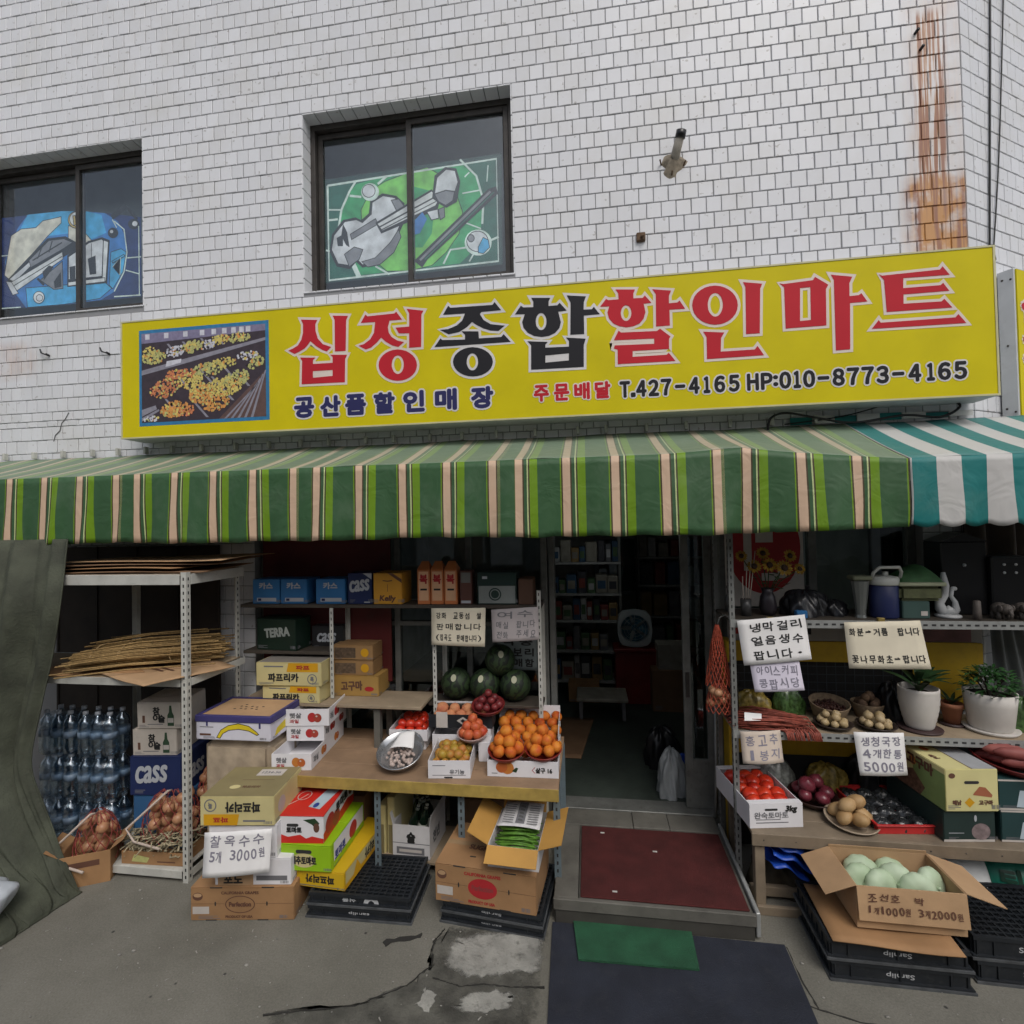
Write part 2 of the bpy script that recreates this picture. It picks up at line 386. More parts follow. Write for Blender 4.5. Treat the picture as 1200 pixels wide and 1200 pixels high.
    m3 = N.new('ShaderNodeMix'); m3.data_type = 'RGBA'; L.new(fac, m3.inputs['Factor']); L.new(m2.outputs['Result'], m3.inputs['A']); L.new(rc.outputs['Result'], m3.inputs['B'])
    L.new(m3.outputs['Result'], p.inputs['Base Color']); p.inputs['Roughness'].default_value = 0.33; p.inputs['Specular IOR Level'].default_value = 0.35
    b = N.new('ShaderNodeBump'); b.inputs['Strength'].default_value = 0.15; b.inputs['Distance'].default_value = 0.005
    L.new(n1.outputs['Fac'], b.inputs['Height']); L.new(b.outputs[0], p.inputs['Normal'])
    return mt
TILE = tile_material('glazed_white_tile', (0.69, 0.70, 0.725))
GROUT = tile_material('grey_grout', (0.27, 0.272, 0.28))

bld = thing('shop_building', 'white tiled two storey corner shop building with a rust stained edge', 'building')
def wall_boxes(mb, xs, zs, holes, y0, y1):
    for i in range(len(xs)-1):
        for j in range(len(zs)-1):
            cx, cz = (xs[i]+xs[i+1])/2, (zs[j]+zs[j+1])/2
            if any(h[0] < cx < h[1] and h[2] < cz < h[3] for h in holes): continue
            mb.box(xs[i], y0, zs[j], xs[i+1], y1, zs[j+1])
mb = MB()
H = WIN + [(ROOM[0], ROOM[1], -0.1, SHOP_TOP)]
wall_boxes(mb, sorted({WX0, WX1, *[h[0] for h in H], *[h[1] for h in H]}), sorted({0.0, 9.0, SHOP_TOP, *[h[2] for h in WIN], *[h[3] for h in WIN]}), H, 0.0, 0.24)
fw = mb.build('front_wall', GROUT, bld)

def px_of(p):
    d = Vector(p)-CAM_POS; z = d.dot(AX_F)
    if z < 0.1: return None
    return (512+512*d.dot(AX_R)/z, 512-512*d.dot(AX_U)/z)
rt = random.Random(3)
tiles = []       # (x0,x1,z0,z1) on the front wall
def fill_row(x0, x1, z0, z1, off):
    x = x1-off
    cuts = [x1]
    while x > x0+0.004:
        if x < x1-0.004: cuts.append(x)
        x -= TW
    cuts.append(x0)
    for a, b in zip(cuts[1:], cuts[:-1]):
        if b-a > 0.014: tiles.append((a, b, z0, z1))
rows = []; z = 6.185
while z < 8.9: rows.append((z, z+TH)); z += TH
z = 6.185
while z > 3.76: rows.append((z-TH, z)); z -= TH
for hh in (0.085, 0.057): rows.append((z-hh, z)); z -= hh
while z > 0.1: rows.append((max(z-TH, 0.0), z)); z -= TH
for k, (a, b) in enumerate(sorted(rows, reverse=True)):
    blocks = []
    for (x0, x1, z0, z1) in WIN:
        if a < z1-0.02 and b > z0+0.02: blocks.append((x0, x1))
    if a < SHOP_TOP: blocks.append(ROOM)
    blocks.sort(); x = WX1; off = (TW if k % 2 else TW*0.5)
    tiles_edge = TW*0.95
    # a straight column of whole tiles at the corner and beside each window
    tiles.append((WX1-tiles_edge, WX1, a, b)); x = WX1-tiles_edge
    for (bx0, bx1) in reversed(blocks):
        if bx1 < x - 0.12:
            fill_row(bx1+TW, x, a, b, off); tiles.append((bx1, bx1+TW, a, b))
        if bx0-TW > WX0: tiles.append((bx0-TW, bx0, a, b)); x = bx0-TW
        else: x = bx0
        off = (TW if k % 2 else TW*0.55)
    fill_row(WX0, x, a, b, off)
hid = lambda a, b, c, d: c < 2.6 and not (-4.9 < a < -2.9 or a > 1.9)
tiles = [q for q in tiles if not (q[2] < 3.05 and hid(*q)) and q[3]-q[2] > 0.02]
def seen_area(q):
    c = [px_of((q[i], 0, q[j])) for i, j in ((0, 2), (1, 2), (1, 3), (0, 3))]
    if any(p is None or not (0 < p[0] < 1024 and 0 < p[1] < 1024) for p in c): return 0
    if q[2] < 4.4 and (-4.0 < q[0] < 2.8 or q[2] < 3.2): return 0
    return abs(sum(c[i][0]*c[(i+1) % 4][1]-c[(i+1) % 4][0]*c[i][1] for i in range(4)))/2
tiles.sort(key=seen_area, reverse=True)
def tile_geo(mb, q, jx=0.0):
    x0, x1, z0, z1 = q; h = TJ/2; c = 0.0035
    dx, dz, dy = rt.uniform(-.0012, .0012), rt.uniform(-.0012, .0012), rt.uniform(-.0015, .0012)
    x0 += h+dx; x1 += -h+dx; z0 += h+dz; z1 += -h+dz
    if x1-x0 < 0.006 or z1-z0 < 0.006: return
    ty = rt.uniform(-.0009, .0009); tz = rt.uniform(-.0009, .0009)
    yf = lambda sx, sz: -0.008+dy+ty*sx+tz*sz
    vs = [(x0, 0.002, z0), (x1, 0.002, z0), (x1, 0.002, z1), (x0, 0.002, z1),
          (x0, yf(-1,-1)+c, z0), (x1, yf(1,-1)+c, z0), (x1, yf(1,1)+c, z1), (x0, yf(-1,1)+c, z1),
          (x0+c, yf(-1,-1), z0+c), (x1-c, yf(1,-1), z0+c), (x1-c, yf(1,1), z1-c), (x0+c, yf(-1,1), z1-c)]
    mb.add(vs, [(0, 1, 5, 4), (1, 2, 6, 5), (2, 3, 7, 6), (3, 0, 4, 7), (4, 5, 9, 8), (5, 6, 10, 9), (6, 7, 11, 10), (7, 4, 8, 11), (8, 9, 10, 11)])
for q in tiles[:300]:
    mb = MB(); tile_geo(mb, q)
    if mb.v: mb.build('tile', TILE, fw)
mb = MB()
for q in tiles[300:]: tile_geo(mb, q)
tag(mb.build('tile_field', TILE, fw), kind='stuff')
# tiles lining the window openings
for (x0, x1, z0, z1) in WIN:
    mb = MB()
    n = int((x1-x0)/TW); sw = (x1-x0)/n
    for i in range(n):
        a, b = x0+i*sw+.004, x0+(i+1)*sw-.004
        mb.box(a, -0.006, z1-0.008, b, 0.125, z1+0.004)          # soffit
        mb.box(a, -0.012, z0-0.003, b, 0.125, z0+0.010)          # sill
    n = int((z1-z0)/TH); sh = (z1-z0)/n
    for i in range(n):
        a, b = z0+i*sh+.004, z0+(i+1)*sh-.004
        mb.box(x0-.004, -0.006, a, x0+.008, 0.125, b); mb.box(x1-.008, -0.006, a, x1+.004, 0.125, b)
    tag(mb.build('reveal_tiles', TILE, fw, bevel=0.002), kind='stuff')
# hairline crack
CRACK = M('crack_dark', (0.03, 0.028, 0.025), 0.9, 0.1)
cr = [(-4.86, 3.63), (-4.90, 3.57), (-4.94, 3.53), (-4.96, 3.46), (-5.01, 3.42), (-5.03, 3.36)]
MB().poly(stroke(cr, 0.008), fn=frame((0, -0.0125, 0), (1, 0, 0), (0, 0, 1))).build('wall_crack', CRACK, fw)

# the canted side wall beyond the corner
CA = RAD(31.0); CD = Vector((math.cos(CA), math.sin(CA), 0)); CN = Vector((math.sin(CA), -math.cos(CA), 0))
mb = MB(); cs = MB()
P0 = Vector((WX1+0.001, 0.0, 0))
fm = lambda s, y, z: P0 + CD*s + CN*y + Vector((0, 0, z))
mb.add([fm(0, 0, 0), fm(5, 0, 0), fm(5, 0, 9), fm(0, 0, 9), fm(0.13, -.24, 0), fm(5, -.24, 0), fm(5, -.24, 9), fm(0.13, -.24, 9)],
       [(0, 1, 2, 3), (5, 4, 7, 6), (4, 0, 3, 7), (1, 5, 6, 2), (3, 2, 6, 7)])
sw_ = mb.build('side_wall', GROUT, bld)
mb = MB()
for k, (a, b) in enumerate(sorted(rows, reverse=True)):
    x = 0.0; off = [TW*0.95]+([TW*0.5] if k % 2 else [])
    i = 0
    while x < 2.3:
        wdt = off[i] if i < len(off) else TW; i += 1
        h = TJ/2
        if b-a > 0.02:
            dy = rt.uniform(-.001, .0015)
            c = 0.003
            vs = [fm(x+h, -.002, a+h), fm(x+wdt-h, -.002, a+h), fm(x+wdt-h, -.002, b-h), fm(x+h, -.002, b-h),
                  fm(x+h, .005+dy, a+h), fm(x+wdt-h, .005+dy, a+h), fm(x+wdt-h, .005+dy, b-h), fm(x+h, .005+dy, b-h),
                  fm(x+h+c, .008+dy, a+h+c), fm(x+wdt-h-c, .008+dy, a+h+c), fm(x+wdt-h-c, .008+dy, b-h-c), fm(x+h+c, .008+dy, b-h-c)]
            mb.add(vs, [(0, 1, 5, 4), (1, 2, 6, 5), (2, 3, 7, 6), (3, 0, 4, 7), (4, 5, 9, 8), (5, 6, 10, 9), (6, 7, 11, 10), (7, 4, 8, 11), (8, 9, 10, 11)])
        x += wdt
tag(mb.build('tile_field', TILE, sw_), kind='stuff')
# roof and rear so that the building is closed
DULL = M('plain_cement_render', (0.32, 0.31, 0.29), 0.9, 0.15, 2)
q1 = P0 + CD*5
MB().add([(WX0, 0.0, 9), (WX1, 0.0, 9), (q1.x, q1.y, 9), (q1.x, 9, 9), (WX0, 9, 9)]+[(WX0, 0.0, 9.25), (WX1, 0.0, 9.25), (q1.x, q1.y, 9.25), (q1.x, 9, 9.25), (WX0, 9, 9.25)],
         [(4, 3, 2, 1, 0), (5, 6, 7, 8, 9)]+[(i, (i+1) % 5, 5+(i+1) % 5, 5+i) for i in range(5)]).build('roof_slab', DULL, bld)
MB().box(WX0, 0.241, 0, WX0+.2, 9, 8.998).box(WX0+.2, 8.8, 0, q1.x, 9, 8.998).box(q1.x-.2, q1.y+.01, 0, q1.x, 8.8, 8.998).build('rear_wall', DULL, bld)

# ------------------------------------------------------------------ upstairs windows
BRONZE = M('bronze_aluminium', (0.055, 0.050, 0.046), 0.45, 0.2, 9, metal=0.3, grime=0.3, gcol=(0.16, 0.13, 0.10))
def glass_mat(name, tint, mix, rough=0.02):
    mt, t, p = nodes(name); N, L = t.nodes, t.links
    tr = N.new('ShaderNodeBsdfTransparent'); tr.inputs[0].default_value = (*tint, 1)
    gl = N.new('ShaderNodeBsdfGlossy'); gl.inputs['Roughness'].default_value = rough; gl.inputs['Color'].default_value = (.9, .95, 1, 1)
    geo = N.new('ShaderNodeNewGeometry'); dt = N.new('ShaderNodeVectorMath'); dt.operation = 'DOT_PRODUCT'; L.new(geo.outputs['Incoming'], dt.inputs[0]); L.new(geo.outputs['Normal'], dt.inputs[1])
    ab = N.new('ShaderNodeMath'); ab.operation = 'ABSOLUTE'; L.new(dt.outputs['Value'], ab.inputs[0])
    iv = N.new('ShaderNodeMath'); iv.operation = 'SUBTRACT'; iv.inputs[0].default_value = 1.0; iv.use_clamp = True; L.new(ab.outputs[0], iv.inputs[1])
    pw = N.new('ShaderNodeMath'); pw.operation = 'POWER'; pw.inputs[1].default_value = 5.0; L.new(iv.outputs[0], pw.inputs[0])
    a = N.new('ShaderNodeMath'); a.operation = 'MULTIPLY_ADD'; a.inputs[1].default_value = .9; a.inputs[2].default_value = .04+mix; a.use_clamp = True; L.new(pw.outputs[0], a.inputs[0])
    mx = N.new('ShaderNodeMixShader'); L.new(a.outputs[0], mx.inputs[0]); L.new(tr.outputs[0], mx.inputs[1]); L.new(gl.outputs[0], mx.inputs[2])
    L.new(mx.outputs[0], t.nodes['Material Output'].inputs['Surface'])
    return mt
GLASS_UP = glass_mat('window_glass', (0.95, 0.97, 0.97), 0.025)
GLASS = glass_mat('shop_glass', (0.72, 0.78, 0.76), 0.015)
BLIND = M('pale_grey_blind', (0.36, 0.41, 0.44), 0.8, 0.2, 3)
def window(x0, x1, z0, z1, sash):
    w = MB(); y = 0.125; f = 0.05
    w.box(x0, y, z1-.055, x1, y+.10, z1).box(x0, y, z0, x1, y+.10, z0+.055).box(x0, y, z0+.055, x0+f, y+.10, z1-.055).box(x1-f, y, z0+.055, x1, y+.10, z1-.055)
    win = w.build('window', BRONZE, bld, bevel=0.004)
    s = MB(); a, b, xm = z0+.057, z1-.057, sash
    def leaf(xa, xb, yy):
        s.box(xa, yy, a, xa+.045, yy+.03, b).box(xb-.045, yy, a, xb, yy+.03, b).box(xa+.045, yy, a, xb-.045, yy+.03, a+.05).box(xa+.045, yy, b-.05, xb-.045, yy+.03, b)
    leaf(x0+f+.002, xm+.024, y+.052); leaf(xm-.024, x1-f-.002, y+.014)
    s.build('sash', BRONZE, win, bevel=0.003)
    for (xa, xb, yy) in ((x0+f+.045, xm-.02, y+.066), (xm+.02, x1-f-.045, y+.028)):
        MB().box(xa, yy, a+.05, xb, yy+.005, b-.05).build('pane', GLASS_UP, win)
    MB().box(x0-.3, y+.45, z0-.2, x1+.3, y+.48, z1+.2).build('blind', BLIND, win)
    return win
win1 = window(*WIN[0], -1.506); win2 = window(*WIN[1], -4.93)
# dark room behind each upstairs window
for (x0, x1, z0, z1) in WIN:
    MB().box(x0-.4, .62, z0-.3, x1+.4, .64, z1+.3).box(x0-.42, .24, z0-.3, x0-.4, .62, z1+.3).box(x1+.4, .24, z0-.3, x1+.42, .62, z1+.3).box(x0-.4, .24, z1+.3, x1+.4, .62, z1+.32).box(x0-.4, .24, z0-.32, x1+.4, .62, z0-.3).build('upper_room', DULL, bld)
# painted window films: a violin on green, a keyboard on blue
FILM = {k: M('film_'+k, lin(*c), 0.45, 0.28, 9) for k, c in dict(dgreen=(40, 108, 90), mgreen=(62, 170, 108), lime=(132, 212, 98), pale=(226, 240, 232), light=(226, 226, 230), grey=(140, 140, 146), dark=(40, 42, 46), white=(232, 232, 232), blue=(80, 180, 232), navy=(42, 62, 118), royal=(66, 132, 204), gold=(205, 180, 110), cream=(228, 222, 208), teal=(30, 70, 64)).items()}
FK = list(FILM)
ART1 = [('teal',[(-2.35,5.719),(-0.675,5.758),(-0.687,4.768),(-2.35,4.75)]),('dgreen',[(-2.309,5.664),(-0.731,5.709),(-0.732,4.807),(-2.31,4.777)]),('mgreen',[(-2.032,5.642),(-1.782,5.677),(-1.315,5.696),(-1.033,5.704),(-0.907,5.572),(-0.852,5.355),(-0.874,5.105),(-0.985,4.884),(-1.072,4.813),(-1.752,4.797),(-2.023,4.794),(-2.157,4.955),(-2.223,5.203),(-2.185,5.44),(-2.102,5.584)]),('lime',[(-1.76,5.631),(-1.58,5.675),(-1.359,5.712),(-1.208,5.608),(-1.102,5.468),(-1.042,5.27),(-1.077,5.084),(-1.199,4.926),(-1.331,4.822),(-1.54,4.793),(-1.751,4.808),(-1.884,4.929),(-1.982,5.178),(-1.99,5.397),(-1.897,5.56)]),('mgreen',[(-1.494,5.557),(-1.319,5.493),(-1.3,5.32),(-1.326,5.109),(-1.416,4.99),(-1.504,4.999)]),('pale',[(-2.319,5.65),(-0.728,5.706),(-0.729,4.808),(-2.31,4.781),(-2.308,5.659),(-2.329,5.661),(-2.319,4.764),(-0.719,4.792),(-0.72,5.722),(-2.322,5.67)]),('pale',[(-2.045,5.681),(-2.111,5.59),(-2.195,5.422),(-2.233,5.205),(-2.213,5.2),(-2.175,5.414),(-2.093,5.579),(-2.028,5.669)]),('pale',[(-1.061,5.743),(-0.916,5.579),(-0.857,5.354),(-0.872,5.147),(-0.853,5.144),(-0.838,5.354),(-0.899,5.586),(-1.047,5.755)]),('pale',[(-2.11,4.92),(-2.044,4.772),(-2.002,4.786),(-2.068,4.934)]),('pale',[(-1.868,4.855),(-1.734,4.767),(-1.725,4.781),(-1.858,4.869)]),('pale',[(-2.324,5.426),(-2.197,5.412),(-2.196,5.427),(-2.324,5.441)]),('pale',[(-2.324,5.324),(-2.22,5.324),(-2.222,5.344),(-2.326,5.344)]),('pale',[(-2.104,5.53),(-1.99,5.506),(-1.987,5.527),(-2.101,5.551)]),('pale',[(-1.821,5.609),(-1.73,5.674),(-1.744,5.692),(-1.835,5.627)]),('pale',[(-1.037,5.433),(-0.866,5.445),(-0.868,5.458),(-1.039,5.446)]),('pale',[(-1.01,5.58),(-0.966,5.617),(-0.975,5.627),(-1.018,5.59)]),('pale',[(-0.805,5.666),(-0.818,5.52),(-0.808,5.518),(-0.794,5.664)]),('pale',[(-1.215,4.818),(-1.151,4.936),(-1.004,4.941),(-1.006,4.958),(-1.16,4.951),(-1.23,4.827)]),('pale',[(-0.788,4.982),(-0.714,5.006),(-0.721,5.024),(-0.795,5.0)]),('pale',[(-0.98,4.817),(-0.936,4.886),(-0.948,4.895),(-0.992,4.825)]),('pale',[(-1.046,5.18),(-0.876,5.099),(-0.872,5.11),(-1.041,5.192)]),('pale',[(-2.28,5.041),(-2.338,5.064),(-2.344,5.048),(-2.286,5.025)]),('dark',[(-2.306,5.035),(-2.281,5.198),(-2.17,5.322),(-2.048,5.333),(-1.992,5.301),(-1.918,5.356),(-1.903,5.47),(-1.784,5.526),(-1.655,5.489),(-1.576,5.411),(-1.579,5.243),(-1.643,5.117),(-1.712,4.994),(-1.854,4.878),(-1.987,4.86),(-2.048,4.918),(-2.108,4.857),(-2.237,4.893)]),('light',[(-2.283,5.055),(-2.258,5.184),(-2.152,5.3),(-2.042,5.306),(-1.981,5.273),(-1.891,5.342),(-1.88,5.45),(-1.78,5.499),(-1.673,5.47),(-1.594,5.396),(-1.601,5.267),(-1.661,5.144),(-1.73,5.022),(-1.862,4.914),(-1.987,4.891),(-2.038,4.948),(-2.108,4.894),(-2.222,4.922)]),('grey',[(-2.157,4.999),(-2.064,5.055),(-1.985,5.025),(-2.02,4.942),(-2.113,4.885)]),('grey',[(-1.987,4.913),(-1.862,4.935),(-1.714,5.063),(-1.638,5.168),(-1.617,5.107),(-1.686,4.974),(-1.822,4.875),(-1.935,4.864)]),('grey',[(-1.696,5.45),(-1.629,5.452),(-1.585,5.384),(-1.591,5.309),(-1.653,5.359)]),('dark',[(-2.171,5.285),(-2.131,5.204),(-2.11,5.06),(-2.144,5.085),(-2.189,5.177)]),('dark',[(-2.235,5.16),(-2.172,5.186),(-2.174,5.077),(-2.225,5.082)]),('grey',[(-2.097,5.179),(-1.856,5.295),(-1.834,5.249),(-2.086,5.134)]),('dark',[(-1.856,5.262),(-1.319,5.51),(-1.244,5.399),(-1.268,5.317),(-1.802,5.155)]),('white',[(-1.834,5.249),(-1.319,5.489),(-1.26,5.401),(-1.289,5.357),(-1.79,5.184)]),('dark',[(-1.82,5.209),(-1.284,5.43),(-1.29,5.442),(-1.826,5.221)]),('dark',[(-1.806,5.181),(-1.28,5.389),(-1.283,5.397),(-1.81,5.19)]),('dark',[(-1.316,5.429),(-1.29,5.629),(-1.189,5.696),(-1.088,5.67),(-1.053,5.547),(-1.087,5.369),(-1.187,5.325),(-1.26,5.375)]),('light',[(-1.289,5.468),(-1.264,5.607),(-1.181,5.669),(-1.103,5.649),(-1.079,5.546),(-1.107,5.469),(-1.188,5.489)]),('grey',[(-1.287,5.457),(-1.189,5.478),(-1.113,5.459),(-1.13,5.386),(-1.191,5.351),(-1.255,5.392)]),('light',[(-1.362,5.306),(-1.268,5.317),(-1.262,5.241),(-1.324,5.233)]),('grey',[(-1.257,5.315),(-1.209,5.331),(-1.206,5.246),(-1.241,5.228)]),('royal',[(-1.511,5.215),(-1.41,5.311),(-1.367,5.242),(-1.435,5.121),(-1.513,5.107)]),('dark',[(-1.495,4.874),(-0.804,5.45),(-0.729,5.467),(-0.716,5.398),(-1.37,4.875),(-1.419,4.807)]),('grey',[(-1.432,4.867),(-0.776,5.418),(-0.79,5.435),(-1.447,4.884)]),('dgreen',[(-1.392,4.873),(-0.748,5.413),(-0.755,5.421),(-1.399,4.882)]),('pale',[(-1.816,5.54),(-1.821,5.513),(-1.837,5.489),(-1.86,5.474),(-1.888,5.467),(-1.918,5.47),(-1.946,5.483),(-1.968,5.504),(-1.983,5.531),(-1.988,5.56),(-1.982,5.588),(-1.967,5.611),(-1.943,5.627),(-1.915,5.633),(-1.885,5.63),(-1.857,5.617),(-1.835,5.596),(-1.82,5.569)]),('light',[(-1.856,5.556),(-1.86,5.537),(-1.87,5.521),(-1.886,5.51),(-1.906,5.506),(-1.926,5.508),(-1.945,5.517),(-1.961,5.531),(-1.971,5.55),(-1.974,5.569),(-1.97,5.588),(-1.96,5.604),(-1.944,5.615),(-1.924,5.62),(-1.904,5.617),(-1.885,5.608),(-1.869,5.594),(-1.859,5.575)]),('pale',[(-0.78,4.969),(-0.788,4.93),(-0.81,4.896),(-0.843,4.874),(-0.883,4.863),(-0.926,4.868),(-0.966,4.886),(-0.998,4.915),(-1.019,4.953),(-1.025,4.994),(-1.017,5.033),(-0.995,5.067),(-0.962,5.09),(-0.921,5.099),(-0.878,5.095),(-0.839,5.077),(-0.807,5.047),(-0.786,5.01)]),('light',[(-0.815,4.983),(-0.821,4.953),(-0.838,4.929),(-0.863,4.911),(-0.894,4.904),(-0.926,4.907),(-0.956,4.921),(-0.981,4.943),(-0.997,4.971),(-1.002,5.002),(-0.995,5.032),(-0.979,5.056),(-0.953,5.074),(-0.923,5.081),(-0.89,5.078),(-0.86,5.064),(-0.836,5.042),(-0.82,5.014)]),('blue',[(-0.899,4.939),(-0.855,5.018),(-0.813,4.993),(-0.804,4.929),(-0.857,4.882),(-0.899,4.893)]),('grey',[(-0.939,5.023),(-0.941,5.013),(-0.946,5.005),(-0.953,4.999),(-0.961,4.996),(-0.97,4.997),(-0.978,5.001),(-0.985,5.009),(-0.989,5.018),(-0.991,5.028),(-0.989,5.038),(-0.984,5.047),(-0.977,5.052),(-0.969,5.055),(-0.96,5.054),(-0.952,5.05),(-0.945,5.042),(-0.941,5.033)])]
